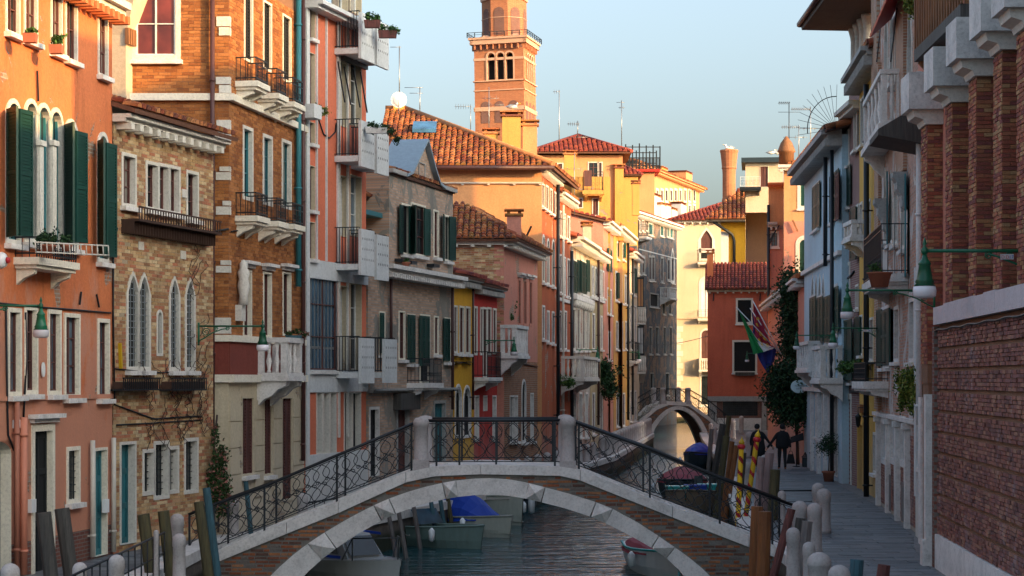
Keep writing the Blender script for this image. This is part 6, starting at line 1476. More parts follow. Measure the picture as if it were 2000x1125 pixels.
# ---- big brick building with piers behind the garden wall
b = RB('brick_building', 'big old brick building with projecting piers and white corbelled terrace blocks', (9.25, 44.5), (8.6, 27.0), 10.4, 'mortar_red', 9, 'building')
H35 = b; b.wall(0, b.L, 0, b.H, [], M['brick_far_dark']); b.body(left=True)
def uY(Y): return (44.5-Y)
for i, (Y, pxl) in enumerate(((42.3, 1812), (40.0, 1861), (37.9, 1908), (35.8, 1961), (33.8, 2015))):
    u0 = uY(Y)-.75; u1 = uY(Y); pd = b.pt(u1, 0, 0).x-(pxl-1000)/FPX*Y; pd = max(.35, min(.9, pd)); q = MB(); q.box(u0, u1, -pd, -.002, 3.5, (8.85, 9.0, 9.2, 9.35, 9.4)[i]); q.box(u0+.02, u1-.02, -pd+.02, -.002, 0, 3.5); b.part(q, 'pier', M['mortar_red'])
    # bricks on the face that looks at us and the face to the canal
    Fm = Matrix.Translation((u1, -pd, 0)) @ Matrix.Rotation(PI/2, 4, 'Z'); rnd = random.Random(i); z = 3.9; k = 0; q1 = MB(); L = pd; lst = []
    while z < (8.85, 9.0, 9.2, 9.35, 9.4)[i]-.08:
        for (wd, F2) in ((pd, Fm), (.75, Matrix.Translation((u0, -pd, 0)))):
            x = -.13*(k % 2) if F2 is Fm else -.13*((k+1) % 2)
            while x < wd:
                a, e = max(x+.004, 0.), min(x+.256, wd)
                if e-a > .04: lst.append((a, e, z+.005, z+.069, rnd.uniform(.004, .022), F2))
                x += .262
        z += .076; k += 1
    me = [unit_brick(j).mesh('brick', M['brick_pil']) for j in range(3)] if i == 0 else me; q = MB(); nn = 0
    for (a, e, c, d, p, F2) in lst:
        if nn < 60 and F2 is Fm and c > 4.9 and i in (1, 2, 3, 0): 
            o = bpy.data.objects.new('brick', me[nn % 3]); C.objects.link(o); o.parent = b.root; o.matrix_basis = F2 @ Matrix.LocRotScale(Vector(((a+e)/2, -p, (c+d)/2)), None, Vector((e-a, p+.02, d-c))); nn += 1
        else:
            s_ = MB(); s_.box(a, e, -p, .01, c, d); s_.xform(F2); n = len(q.v); q.v += s_.v; q.f += [tuple(n+t for t in f_) for f_ in s_.f]; q.sm += s_.sm
    b.part(q, 'brick_courses', M['brick_pil'], kind='stuff')
    zc = (8.85, 9.0, 9.2, 9.35, 9.4)[i]; q = MB(); q.extr([(-.002, zc), (-pd-.06, zc), (-pd-.1, zc+.1), (-pd-.28, zc+.16), (-pd-.32, zc+.3), (-.002, zc+.3)], u0-.02, u1+.12, 'yz'); b.part(q, 'corbel', M['stone_clean']); q = MB(); q.box(u0-.1, u1+.25, -pd-.42, -.003, zc+.302, zc+1.06); b.part(q, 'corbel_block', M['block'] if 'block' in M else M['stone'])
# upper block behind, added and sized to shade the left bank
q = MB(); q.box(-2.4, 3.0, 1.6, 9, 10.4, 19.0); b.part(q, 'shade_storeys', M['brick_far_dark']); q = MB(); q.box(3.01, b.L, 2.0, 9, 10.4, 15.7); b.part(q, 'shade_storeys', M['brick_far_dark'])
# timber terrace
q = MB(); z0 = 10.55; q.box(1.2, 6.6, -.7, 0.2, z0-.25, z0); o = b.part(q, 'terrace', M['pole_dark']); r = MB(); x = 1.2
while x < 6.6: r.box(x, x+.07, -.7, -.66, z0, z0+1.3); x += .3
y = -.62
while y < 0: r.box(6.54, 6.6, y, y+.09, z0, z0+1.3); y += .16
for zz in (z0+.2, z0+1.2): r.box(1.2, 6.6, -.66, -.62, zz, zz+.07); r.box(6.5, 6.54, -.6, 0, zz, zz+.07)
r.build('railing', M['wood'], o); r = MB()
for x in range(1, 7, 2): r.bar((x+.3, -.6, z0-.25), (x+.3, 0, z0-.9), .1)
r.build('brace', M['wood'], o)
# ---- garden wall of rusticated brick
b = RB('brick_wall', 'rusticated purple brown brick wall with pale stone coping along the right pavement', (8.14, 39.0), (7.25, 27.0), 4.6, 'mortar_red', .45, 'wall')
b.wall(0, b.L, 0, 4.62, [], M['mortar_red']); zt = 4.6; z = .66; k = 0
q = MB(); q.box(-.0, b.L, -.09, -.002, 0, .65); b.part(q, 'plinth', M['stone'])
cs = .393; first = True
while z < zt-.05:
    b.bricks(0, b.L, z, min(z+cs-.055, zt)+.02, [], M['brick_wall'], proud=.03, bl=.26, bh=.066, single=30, y=-.02, seed=k); q = MB(); q.box(0, b.L, -.02, -.002, z, min(z+cs-.05, zt)); b.part(q, 'course', M['mortar_red']); z += cs; k += 1
x = 0
while x < b.L: L = R.uniform(.9, 1.5); q = MB(); q.box(x+.006, min(x+L, b.L)-.006, -.12, .5, zt+.025, zt+.37+R.uniform(-.015, .015)); b.part(q, 'coping_stone', M['stone_pale']); x += L
q = MB(); q.tube([(i*.4, -.09, zt-.08+.012*math.sin(i*1.3)) for i in range(30)], .018, 5); b.part(q, 'cable', M['iron']); b.body(H=4.62, left=True)
q = MB(); q.box(-.3, .0, -.1, .4, 0, 4.6); b.part(q, 'end_pier', M['brick_far_dark']); q = MB(); q.box(-.62, -.32, -.22, .1, .5, 3.3); q.box(-.7, -.3, -.28, .12, 0, .498); b.part(q, 'door_jamb', M['stone'])
# ---- unseen houses on the right, they shade the canal; hidden blocks added for that
b = RB('house_or_shade_block', 'brick house continuing the right bank nearer than the picture shows', (9.2, 26.8), (8.9, 8), 13.2, 'brick_far', 9); b.wall(0, b.L, 0, b.H, []); b.body(); 
b = Bld('house_or_shade_block', 'unseen block added behind the pink house to shade the red house', (19.5, 141), (19.5, 124), 14.5, M['olive'], 8, cat='house'); b.wall(0, b.L, 0, b.H, []); b.body()  # added out of sight, keeps sun off the red house
b = Bld('house_or_shade_block', 'unseen block added behind the pale blue house to shade the far left bank', (18.5, 116), (18.5, 84), 13.4, M['olive'], 7, cat='house'); b.wall(0, b.L, 0, b.H, []); b.body()  # added out of sight, shades the far houses of the left bank
# ================================================================ lamps
street_lamp(Wp(80, 597, 36), -1, 1.15, 0, 'green wall lamp on the orange house at the left edge', .8)
street_lamp(Wp(513, 637, 45.5), -1, 1.42, 0, 'green wall lamp on the brown brick palazzo, above its red panels', .78)
street_lamp(Wp(1004, 665, 72), -1, 1.25, 0, 'small green wall lamp in front of the pink house balcony', .75)
street_lamp(Wp(1167, 683, 96), -1, 1.5, 0, 'small green wall lamp by the cream ornate house', .8)
street_lamp(Wp(1248, 688, 125), -1, 1.7, 0, 'tiny green wall lamp at the far end of the left bank', .8)
street_lamp(Wp(1806, 490, 34.5), 1, 1.95, 0, 'largest green wall lamp, over the brick wall at the right, numbered 17', 1.12, plate=(1.38, 'D.D.', '17'))
street_lamp(Wp(1655, 567, 40.5), 1, 1.72, 0, 'wall lamp hung from the far end of the big brick wall, numbered 18', .8, plate=(1.32, 'D.D.', '18'))
street_lamp(Wp(1627, 641, 58), 1, 1.35, 0, 'wall lamp in front of the ochre house with the planted balcony', .78, plate=(.95, 'D.D.', '19'))
street_lamp(Wp(1556, 655, 73), 1, 1.6, 0, 'wall lamp in front of the white balconies of the pale blue house', .72)
street_lamp(Wp(1459, 690, 100), 1, 1.3, 0, 'far pale wall lamp in front of the red house window', .6)
# ================================================================ bollards
def bol(px, yt, h, w, label, **k): Y = (CAMZ-h)*FPX/(yt-HZ); return bollard((px-1000)/FPX*Y, Y, h, w/2*Y/FPX, label, **k)
GB = 'stone bollards along the quay'
bol(20, 1100, .8, 36, 'pale domed stone bollard at the bottom left corner'); bol(156, 1098, .8, 28, 'ochre domed stone bollard right of the dark poles'); bol(228, 1083, .85, 30, 'domed stone bollard with an iron rail left of the olive poles')
for px_, yt, h, w, l in ((346, 1003, .95, 26, 'tall stone post at the left foot of the near bridge'), (350, 1042, .85, 26, 'shorter stone post before the left foot of the near bridge'), (305, 1035, .9, 10, 'slender stone post between the two left olive poles'),
    (1609, 954, 1.05, 27, 'mossy tall domed bollard on the right pavement'), (1598, 943, 1.05, 24, 'bollard half hidden behind the mossy one on the right pavement'), (1591, 982, 1.05, 29, 'flat topped white stone post at the right foot of the near bridge'),
    (1562, 978, 1.08, 30, 'white stone post holding the end of the bridge handrail'), (1600, 1078, .85, 46, 'broad lichen spotted domed bollard at bottom right'), (1639, 1103, .75, 42, 'lowest domed bollard at the bottom right edge'),
    (1549, 1030, .95, 26, 'domed bollard behind the red leaning pole'), (1580, 1058, .85, 24, 'small ochre domed bollard behind the grey poles'), (1527, 958, 1.0, 15, 'small bollard behind the bridge handrail on the right'), (1459, 902, 1.0, 18, 'bollard between the two striped poles'),
    (1494, 888, 1.1, 17, 'grey topped bollard right of the taller striped pole'), (1464, 843, 1.2, 15, 'tall bollard beside the woman in black'), (1448, 812, 1.2, 9, 'far white bollard before the red house'), (1432, 819, 1.2, 10, 'far bollard second from the red house door'), (1419, 790, 1.4, 8, 'thin pale post at the right foot of the far bridge'), (1405, 860, 1.0, 10, 'white bollard behind the black leaning plank')):
    bol(px_, yt, h, w, l, group=GB)
def along(edge, s0, s1, step, inset):
    out = []; acc = 0; nxt = s0
    for (a, b_) in zip(edge, edge[1:]):
        a = Vector(a); b_ = Vector(b_); L = (b_-a).length; d = (b_-a)/L; n = Vector((-d.y, d.x))
        while nxt <= acc+L and nxt <= s1: p = a+d*(nxt-acc)+n*inset; out.append((p.x, p.y)); nxt += step
        acc += L
    return out
e2 = [p for p in LQ if p[1] >= 45]
ORD = 'first second third fourth fifth sixth seventh eighth ninth tenth eleventh twelfth thirteenth fourteenth fifteenth sixteenth seventeenth eighteenth nineteenth twentieth twenty-first twenty-second twenty-third twenty-fourth twenty-fifth twenty-sixth twenty-seventh twenty-eighth'.split()
for k_, (x, y) in enumerate(along(e2, .6, 13, 2.6, .25)): bollard(x, y, .85, .13, ORD[k_]+' white domed bollard from the left behind the left half of the bridge railing', 'white bollards behind the left railing')
for k_, (x, y) in enumerate(along(e2, 16, 46, 2.1, .28)): bollard(x, y, .8, .14, ORD[k_]+' white domed bollard from the left, seen through the middle of the bridge railing', 'bollards seen through the middle railing')
for k_, (x, y) in enumerate(along(e2, 48, 92, 2.1, .25)): bollard(x, y, 1.05, .15, ORD[k_]+' nearest bollard of the close set row on the far left quay edge', 'close set bollards of the far left quay')
for k_, (x, y) in enumerate(along([p for p in RQ if p[1] >= 60], 2, 60, 7.5, -.4)): bollard(x, y, 1.0, .13, ORD[k_]+' nearest bollard of the widely spaced row on the right quay edge', 'bollards of the right quay edge')
# rails between bollards
def fence(pts, label, h=.62, group='low iron quay rails', mid=True, z=0):
    r = empty('quay_rail', (pts[0][0], pts[0][1], z), 0, label, 'railing', group); P = [Vector((p[0]-pts[0][0], p[1]-pts[0][1], 0)) for p in pts]
    q = MB(); q.tube([p+Vector((0, 0, h)) for p in P], .022, 6)
    q.build('handrail', M['iron'], r); q = MB()
    for a, b_ in zip(P, P[1:]):
        n = max(1, int((b_-a).length/.6))
        for i in range(n+1): c = a+(b_-a)*i/n; q.tube([c, c+Vector((0, 0, h))], .016, 4)
        if mid: q.tube([a+Vector((0, 0, h*.5)), b_+Vector((0, 0, h*.5))], .012, 4)
    q.build('post', M['iron'], r, kind='stuff'); return r
fence([(-6.35, 28), (-6.4, 33), (-6.45, 38)], 'low iron rail along the left quay before the olive poles', .75)
p0, p1 = Wp(1522, 957, 55), Wp(1596, 957, 55); fence([(p0.x, 55), (p1.x, 55)], 'low iron rail across the right pavement beside the mossy bollards', .6)
fence([(-5.0, 49.4), (-3.0, 56.2)], 'low iron rail between the white bollards behind the left railing', .6)
# ================================================================ poles
for a in ((85, 1001, 99, 34, 30, 'pole_dark', 'dark weathered mooring pole, nearest to the orange house door'), (121, 993, 138, 34.5, 30, 'pole_dark', 'dark weathered mooring pole right of its twin at the left'), (280, 1005, 295, 38, 25, 'pole_olive', 'olive mooring pole, leftmost of the three'),
    (319, 998, 333, 38.4, 23, 'pole_olive', 'olive mooring pole in the middle of the three'), (388, 980, 407, 39, 21, 'pole_olive', 'olive mooring pole standing closest to the near bridge'), (403, 953, 424, 42, 16, 'pole_teal', 'blue painted pole behind the left end of the bridge railing'),
    (480, 940, 498, 47.4, 10, 'pole_teal', 'slim teal pole behind the bridge railing near the beige doors'), (1479, 989, 1474, 40, 25, 'pole_brown', 'orange brown mooring pole, left one of the tight pair'), (1494, 999, 1490, 39.5, 27, 'pole_brown', 'orange brown mooring pole, right one of the tight pair'),
    (1546, 994, 1512, 39, 17, 'pole_red', 'dark red pole leaning beside the orange brown pair'), (1564, 1012, 1550, 38.4, 21, 'pole_dark', 'dark grey pole behind the lighter grey one'), (1577, 1018, 1565, 38, 23, 'pole_grey', 'light grey squared mooring pole at the bottom right'),
    (1674, 1093, 1672, 36.4, 28, 'pole_teal', 'bluish pole head rising at the bottom edge'), (1727, 1103, 1725, 36, 26, 'pole_red', 'reddish square pole head rising at the bottom edge'), (1487, 893, 1470, 55, 15, 'pole_pink', 'pinkish pole, thinner of the two by the taller striped pole'),
    (1503, 884, 1478, 55.5, 19, 'pole_pink', 'pinkish grey pole, thicker of the two beside the olive one'), (1514, 917, 1503, 52, 21, 'pole_olive', 'olive pole at the right end of the striped pole cluster'), (1419, 852, 1384, 66, 14, 'pole_olive', 'dark olive pole at the left end of the cluster'),
    (1430, 862, 1396, 65, 10, 'pole_brown', 'brown pole, thinner of the two near the cluster left end'), (1439, 870, 1400, 64, 10, 'pole_brown', 'brown pole just right of the thinner brown one'), (1452, 884, 1432, 62, 13, 'pole_dark', 'dark pole behind the shorter striped pole'), (1412, 828, 1362, 84, 14, 'pole_dark', 'black leaning plank post below the far bridge'), (1424, 812, 1385, 92, 11, 'pole_olive', 'olive post behind the black leaning plank'), (1390, 838, 1368, 100, 9, 'pole_grey', 'grey post under the right end of the far bridge')):
    pole(a[0], a[1], a[2], a[3], a[4], a[5], a[6], 6 if 'plank' in a[6] or 'squared' in a[6] else 9)
for x, yt, Y, m, l in ((776, 984, 52.5, 'pole_grey', 'grey'), (757, 992, 52, 'pole_grey', 'pale grey'), (806, 978, 55.5, 'pole_grey', 'split grey'), (840, 968, 57, 'pole_teal', 'teal'), (858, 962, 58.5, 'pole_teal', 'blue'), (873, 960, 60, 'pole_olive', 'olive'), (892, 958, 62, 'pole_olive', 'mossy olive')):
    pole(x, yt, x+22, Y, 9, m, l+(' mooring post under the arch, beside the green boat' if x < 800 else ' mooring post under the arch, behind the covered boats'), 7, 'posts seen under the arch')
def striped(px_t, yt, px_b, Y, wpx, label):
    T = Wp(px_t, yt, Y); Bx = Wp(px_b, 1120, Y); d = (T-Bx).normalized(); L = (T.z+2.0)/d.z; Bt = T-d*L; r = wpx/2*Y/FPX; root = empty('striped_pole', Bt, 0, label, 'mooring pole', 'striped mooring poles')
    root.rotation_euler = d.to_track_quat('Z', 'Y').to_euler(); n = 12; m = int(L/.035); ya, re = MB(), MB()
    for i in range(m):
        for k in range(n):
            f = ((k/n)+(i*.035)/.36) % 1.0; q = re if f < .34 else ya; a0, a1 = 2*PI*k/n, 2*PI*(k+1)/n; z0, z1 = i*.035, (i+1)*.035
            q.poly([(r*math.cos(a0), r*math.sin(a0), z0), (r*math.cos(a1), r*math.sin(a1), z0), (r*math.cos(a1), r*math.sin(a1), z1), (r*math.cos(a0), r*math.sin(a0), z1)], True)
    ya.build('shaft', M['yellowpaint'], root); re.build('stripe', M['redpaint'], root); q = MB(); z = L; q.lathe([(r, z-.02), (r*1.5, z+.02), (r*1.6, z+.07), (r*1.1, z+.11)], n=12); q.build('collar', M['redpaint'], root); q = MB(); q.lathe([(r*1.1, z+.111), (r*1.15, z+.16), (r*.7, z+.22), (r*.3, z+.25), (.004, z+.32)], n=12); q.build('finial', M['yellowpaint'], root)
striped(1448, 876, 1436, 53, 10, 'shorter yellow pole with red spiral stripes'); striped(1478, 862, 1440, 53.5, 10, 'taller leaning yellow pole with red spiral stripes')
# ================================================================ boats
def hull(q, L, B, H, draft=.25, bow=1.0, transom=.75, n=12, rake=.35, sheer=.18):
    st = []
    for i in range(n+1):
        t = i/n; w = B/2*(1-(max(0, t-.45)/.55)**2.3) if t > .45 else B/2*(transom+(1-transom)*min(1, t/.35)); w = max(w, .015); zt = H*(1+sheer*max(0, t-.3)**1.5*2); x = -L/2+L*t; xr = x+rake*max(0, t-.8)*2
        st.append([(x, 0, -draft*(1-max(0, t-.75)*2.4)), (x, w*.72, -draft*.45), (x+(xr-x)*.5, w*.93, H*.42), (xr, w, zt), (xr, w*.86, zt+.015), (xr, w*.84, zt-.12)])
    for a, b_ in zip(st, st[1:]):
        for s in (1, -1):
            for k in range(5): f = lambda p: (p[0], p[1]*s, p[2]); q.poly([f(a[k]), f(b_[k]), f(b_[k+1]), f(a[k+1])], k < 3)
    a = st[0]; q.poly([(p[0], p[1], p[2]) for p in a[:4]]+[(p[0], -p[1], p[2]) for p in reversed(a[:4])])
    return st
def boat(px_, yw, Y, L, B, H, head, mat, label, deck='boatgrey', cover=None, coverh=.35, bowdeck=.3, name='motor_boat', floor='boatgrey', cspan=(.05, .95)):
    c = Wp(px_, yw, Y); r = empty(name, (c.x, Y, -1.0), math.radians(head), label, 'boat', 'boats moored along the canal'); q = MB(); st = hull(q, L, B, H); q.build('hull', M[mat], r)
    g = MB()
    for s in (1, -1): g.tube([(p[3][0], p[3][1]*s, p[3][2]+.01) for p in st], .03, 5)
    g.build('rubbing_strake', M[deck], r); d = MB()
    k0 = int(len(st)*(1-bowdeck)) if not cover else len(st)
    for i, (a, b_) in enumerate(zip(st, st[1:])):
        z = (lambda p: p[3][2]-.03) if i >= k0-1 else (lambda p: .12)
        d.poly([(a[3][0], -a[3][1]*.85, z(a)), (b_[3][0], -b_[3][1]*.85, z(b_)), (b_[3][0], b_[3][1]*.85, z(b_)), (a[3][0], a[3][1]*.85, z(a))])
    d.build('deck', M[deck], r)
    if not cover:
        t = MB(); 
        for tt in (-.25, .05): t.box(L*tt, L*tt+.22, -B*.4, B*.4, H*.72, H*.76)
        t.build('thwart', M['wood'], r)
        m = MB(); m.hexa([(-L/2-.32, -.16, H*.8), (-L/2-.02, -.18, H*.8), (-L/2-.02, .18, H*.8), (-L/2-.32, .16, H*.8), (-L/2-.3, -.13, H+.38), (-L/2-.05, -.14, H+.42), (-L/2-.05, .14, H+.42), (-L/2-.3, .13, H+.38)]); m.box(-L/2-.2, -L/2-.08, -.05, .05, -.3, H*.8); m.build('outboard_motor', M['boatdark'], r)
    else:
        k = MB(); i0, i1 = int(cspan[0]*12), int(cspan[1]*12); rows = []
        for i in range(i0, i1+1):
            p = st[i][3]; t = (i-i0)/(i1-i0); hh = coverh*math.sin(PI*min(1, .12+t*.88))**.7*(1+.08*math.sin(i*2.1)); row = []
            for j in range(9): v = -1+2*j/8; row.append((p[0]+.03*math.sin(i*3+j), p[1]*1.06*v, p[2]+.03+hh*(1-abs(v)**1.6)-(.14 if abs(v) == 1 else 0)+.012*math.sin(i*1.7+j*2.3)))
            rows.append(row)
        for a, b_ in zip(rows, rows[1:]):
            for j in range(8): k.poly([a[j], b_[j], b_[j+1], a[j+1]], True)
        k.poly(rows[0]); k.poly(list(reversed(rows[-1]))); k.build('cover', M[cover], r)
    for s in (-1, 1): f = MB(); f.lathe([(.02, 0), (.08, .05), (.09, .3), (.02, .38)], (L*.18, s*(B/2+.09), H*.35), 8); f.build('fender', M['boatwhite'], r)
    return r
bt = boat(852, 1080, 56.5, 3.3, 1.4, .52, -42, 'boatgreen', 'open grey green motor boat moored under the arch', 'boatgreen')
q = MB(); q.poly([(-.2, -.5, .6), (-.2, .5, .6), (-.5, .5, 1.0), (-.5, -.5, 1.0)]); q.build('windscreen', M['glassblue'], bt)
boat(915, 1050, 60.6, 3.6, 1.4, .52, -48, 'boatgrey', 'grey boat covered by a royal blue tarpaulin', 'boatgrey', 'tarpblue', .8, cspan=(.0, .8))
boat(950, 1010, 66, 4.2, 1.7, .8, -58, 'boatgrey', 'boat under a pale beige cover behind the blue covered one', 'boatgrey', 'tarpbeige', .4)
boat(1000, 985, 74, 5.0, 2.0, .8, -80, 'boatdark', 'dark boat in the shade behind the beige covered one', 'boatdark', 'boatdark', .3)
boat(1290, 1118, 48.8, 4.6, 1.5, .55, -84, 'boatwhite', 'white and turquoise boat with maroon cover at the foot of the arch', 'cyan', 'tarpred', .3, cspan=(.1, .8))
boat(1352, 1000, 68, 4.8, 1.8, .85, -100, 'boatbrown', 'brown wooden boat loaded with turquoise crates behind the railing', 'boatbrown', None, bowdeck=.35)
boat(1332, 965, 79, 5.5, 1.9, .7, -97, 'boatdark', 'dark boat with a maroon canopy behind the railing', 'boatdark', 'tarpred', .45, cspan=(.0, .9))
boat(1362, 905, 104, 4.5, 1.3, .8, -105, 'boatdark', 'dark blue boat with blue cover near the far bridge', 'boatdark', 'tarpblue', .5)
for x, m, l in ((1322, 'cyan', 'turquoise crate at the bow of the brown boat'), (1358, 'tarpblue', 'blue bundle in the middle of the brown boat'), (1384, 'cyan', 'turquoise crate at the stern of the brown boat')):
    p = Wp(x, 955, 68+(x-1322)*.02); q = MB(); q.hexa([(-.3, -.25, 0), (.3, -.25, 0), (.3, .25, 0), (-.3, .25, 0), (-.36, -.3, .45), (.36, -.3, .45), (.36, .3, .45), (-.36, .3, .45)]); q.box(-.38, .38, -.32, .32, .45, .5); q.build('crate', M[m], None, l, 'crate', 'cargo on the brown boat', None, (p.x, p.y, -.45))
# white cabin cruiser
c = Wp(668, 1150, 47.6); r = empty('cabin_boat', (-3.85, 47.5, -1.0), math.radians(-52), 'small white cabin cruiser with pale blue tarpaulin half under the arch', 'boat', 'boats moored along the canal'); q = MB(); st = hull(q, 4.2, 1.8, .45); q.build('hull', M['boatwhite'], r); d = MB()
for a, b_ in zip(st, st[1:]): d.poly([(a[3][0], -a[3][1]*.95, a[3][2]-.01), (b_[3][0], -b_[3][1]*.95, b_[3][2]-.01), (b_[3][0], b_[3][1]*.95, b_[3][2]-.01), (a[3][0], a[3][1]*.95, a[3][2]-.01)])
d.build('deck', M['boatwhite'], r); q = MB(); q.hexa([(-.6, -.62, .45), (.85, -.5, .48), (.85, .5, .48), (-.6, .62, .45), (-.6, -.55, 1.06), (.35, -.42, 1.03), (.35, .42, 1.03), (-.6, .55, 1.06)]); cb = q.build('cabin', M['boatwhite'], r)
q = MB(); q.poly([(.8, -.42, .56), (.8, .42, .56), (.42, .38, .98), (.42, -.38, .98)]); q.v = [(x+.03, y, z+.01) for x, y, z in q.v]; q.build('windscreen', M['glass'], cb); q = MB()
for s in (-1, 1): q.poly([(-.45, s*.625, .6), (.5, s*.545, .6), (.25, s*.5, .95), (-.45, s*.585, .95)])
q.build('side_window', M['glass'], cb); q = MB()
for s in (-1, 1):
    for z in (.5, 1.0): q.hexa([(-.6, s*.635-.01, z), (.6, s*.56-.01, z), (.6, s*.56+.01, z), (-.6, s*.635+.01, z), (-.6, s*.63-.01, z+.06), (.6, s*.55-.01, z+.06), (.6, s*.55+.01, z+.06), (-.6, s*.63+.01, z+.06)])
q.build('blue_stripe', M['tarpblue'], cb); q = MB(); rows = []
for i in range(7):
    x = -2.15+i*.27; hh = .25+.5*(i/6); rows.append([(x+.03*math.sin(i+j), -0.95+1.9*j/8, 0.4+hh*(1-abs(-1+j/4)**2.2)+.02*math.sin(j*2+i*3)) for j in range(9)])
for a, b_ in zip(rows, rows[1:]):
    for j in range(8): q.poly([a[j], b_[j], b_[j+1], a[j+1]], True)
q.build('tarpaulin', M['tarpgrey'], r); q = MB(); q.tube([(.9, -.7, .5), (1.2, -.62, 1.0), (2.2, 0, 1.05), (1.2, .62, 1.0), (.9, .7, .5)], .018, 5); q.tube([(2.1, 0, .55), (2.2, 0, 1.05)], .018, 5); q.tube([(1.2, -.62, .5), (1.2, -.62, 1.0)], .018, 5); q.tube([(1.2, .62, .5), (1.2, .62, 1.0)], .018, 5); q.build('bow_rail', M['metal'], r)
p = Wp(1038, 985, 66); q = MB(); q.lathe([(.02, -.3), (.1, -.26), (.11, .1), (.07, .2), (.02, .24)], n=10); q.tube([(0, 0, .2), (0, 0, .6)], .012, 4); q.build('fender', M['boatwhite'], None, 'long white fender hanging over the dark water under the arch', 'fender', None, None, p)
# ================================================================ people
def person(loc, rz, pose, label, coat, hair='cloth_black', scale=1.0):
    r = empty('person', loc, rz, label, 'person', 'couple walking away'); J, E, Rr = pose
    me = bpy.data.meshes.new('body'); me.from_pydata([tuple(Vector(j)*scale) for j in J], E, []); o = bpy.data.objects.new('body', me); C.objects.link(o); o.parent = r
    sk = o.modifiers.new('s', 'SKIN'); me.skin_vertices.new() if not me.skin_vertices else None
    for i, v in enumerate(me.skin_vertices[0].data): v.radius = (Rr[i]*scale, Rr[i]*scale); v.use_root = (i == 0)
    ss = o.modifiers.new('u', 'SUBSURF'); ss.levels = 2; ss.render_levels = 2
    bpy.context.view_layer.update(); dg = bpy.context.evaluated_depsgraph_get(); nm = bpy.data.meshes.new_from_object(o.evaluated_get(dg)); o.modifiers.clear(); o.data = nm
    nm.materials.clear(); [nm.materials.append(M[k]) for k in (coat, 'skin', 'shoe')]; hd = Vector(J[4])*scale
    hands = [Vector(J[k])*scale for k in HANDS]
    for p in nm.polygons:
        c = p.center; p.material_index = 1 if (c-hd).length < .14*scale or any((c-h).length < .1*scale for h in hands) else 2 if c.z < .09*scale else 0; p.use_smooth = True
    h = MB(); h.lathe([(.06, -.08), (.105, -.03), (.115, .04), (.09, .11), (.01, .145)], (hd.x, hd.y+.0, hd.z+.02), 10); h.v = [(x, y-.02, z) for x, y, z in h.v]; h.build('hair', M[hair], r)
    return r, hands
# joints: pelvis chest neck chin head | L hip knee ankle toe | R ... | L shoulder elbow wrist hand + fingers
def pose(lean=0., stride=.16, armL=(-.42, .02, 1.12, -.62, .05, .86), armR=(.27, .02, 1.15, .31, -.02, .9)):
    J = [(0, 0, .95), (lean*.5, 0, 1.22), (lean*.8, 0, 1.46), (lean*.9, .0, 1.54), (lean, -.01, 1.66),
         (-.1, 0, .9), (-.11, stride*.6, .5), (-.11, stride, .1), (-.12, stride+.13, .04),
         (.1, 0, .9), (.1, -stride*.2, .5), (.1, -stride*1.2, .12), (.11, -stride*1.2+.12, .04),
         (lean*.7-.19, 0, 1.42), armL[:3], armL[3:], None, (lean*.7+.19, 0, 1.42), armR[:3], armR[3:], None]
    J[16] = tuple(Vector(J[15])+(Vector(J[15])-Vector(J[14])).normalized()*.09); J[20] = tuple(Vector(J[19])+(Vector(J[19])-Vector(J[18])).normalized()*.09)
    E = [(0,1),(1,2),(2,3),(3,4),(0,5),(5,6),(6,7),(7,8),(0,9),(9,10),(10,11),(11,12),(2,13),(13,14),(14,15),(15,16),(2,17),(17,18),(18,19),(19,20)]
    Rr = [.16,.17,.075,.07,.115,.1,.075,.05,.045,.1,.075,.05,.045,.085,.06,.045,.035,.085,.06,.045,.035]
    for h in (16, 20):
        hp = Vector(J[h]); 
        for k, (dx, ln) in enumerate(((-.03, .07), (-.01, .085), (.012, .08), (.032, .06), (-.05, .03))):
            J.append(tuple(hp+Vector((dx*.6, .01*k, -ln*.8)))); E.append((h, len(J)-1)); Rr.append(.009)
    return J, E, Rr
HANDS = [16, 20]
gm = Gp(1528, 917)
rm, hm = person((gm.x, gm.y, 0), 0, pose(0, .12, (-.40, 0, 1.12, -.60, .0, .86), (.28, .0, 1.14, .32, 0, .88)), 'man in a dark coat and tan shoes walking away with a black bag', 'cloth_black')
q = MB(); q.lathe([(.24, 0), (.27, .1), (.26, .3), (.24, .5), (.19, .62), (.1, .67)], (0, 0, .84), 12, True, 1, .62); q.build('coat', M['cloth_black'], rm)
gw = Gp(1484, 912)
rw, hw = person((gw.x, gw.y, 0), 0, pose(-.12, .1, (-.38, .02, 1.1, -.36, .05, .9), (.34, .0, 1.1, .52, 0, .86)), 'woman in a long black hooded coat holding the man by the hand', 'cloth_black', scale=.97)
q = MB(); q.lathe([(.34, 0), (.3, .3), (.25, .55), (.24, .75), (.18, .9), (.1, 1.0)], (-.06, 0, .45), 12, True, 1, .7); q.build('coat', M['cloth_black'], rw)
q = MB(); hp = Vector((gm.x, gm.y, 0))+hm[1]+Vector((0, 0, -.06)); q.tube([(-.08, 0, -.12), (-.05, 0, .0), (.05, 0, 0), (.08, 0, -.12)], .012, 5); q.hexa([(-.17, -.08, -.5), (.17, -.08, -.5), (.17, .08, -.5), (-.17, .08, -.5), (-.1, -.04, -.12), (.1, -.04, -.12), (.1, .04, -.12), (-.1, .04, -.12)]); q.build('bag', M['cloth_black'], None, 'black handbag hanging from the right hand of the walking man', 'bag', None, None, hp)
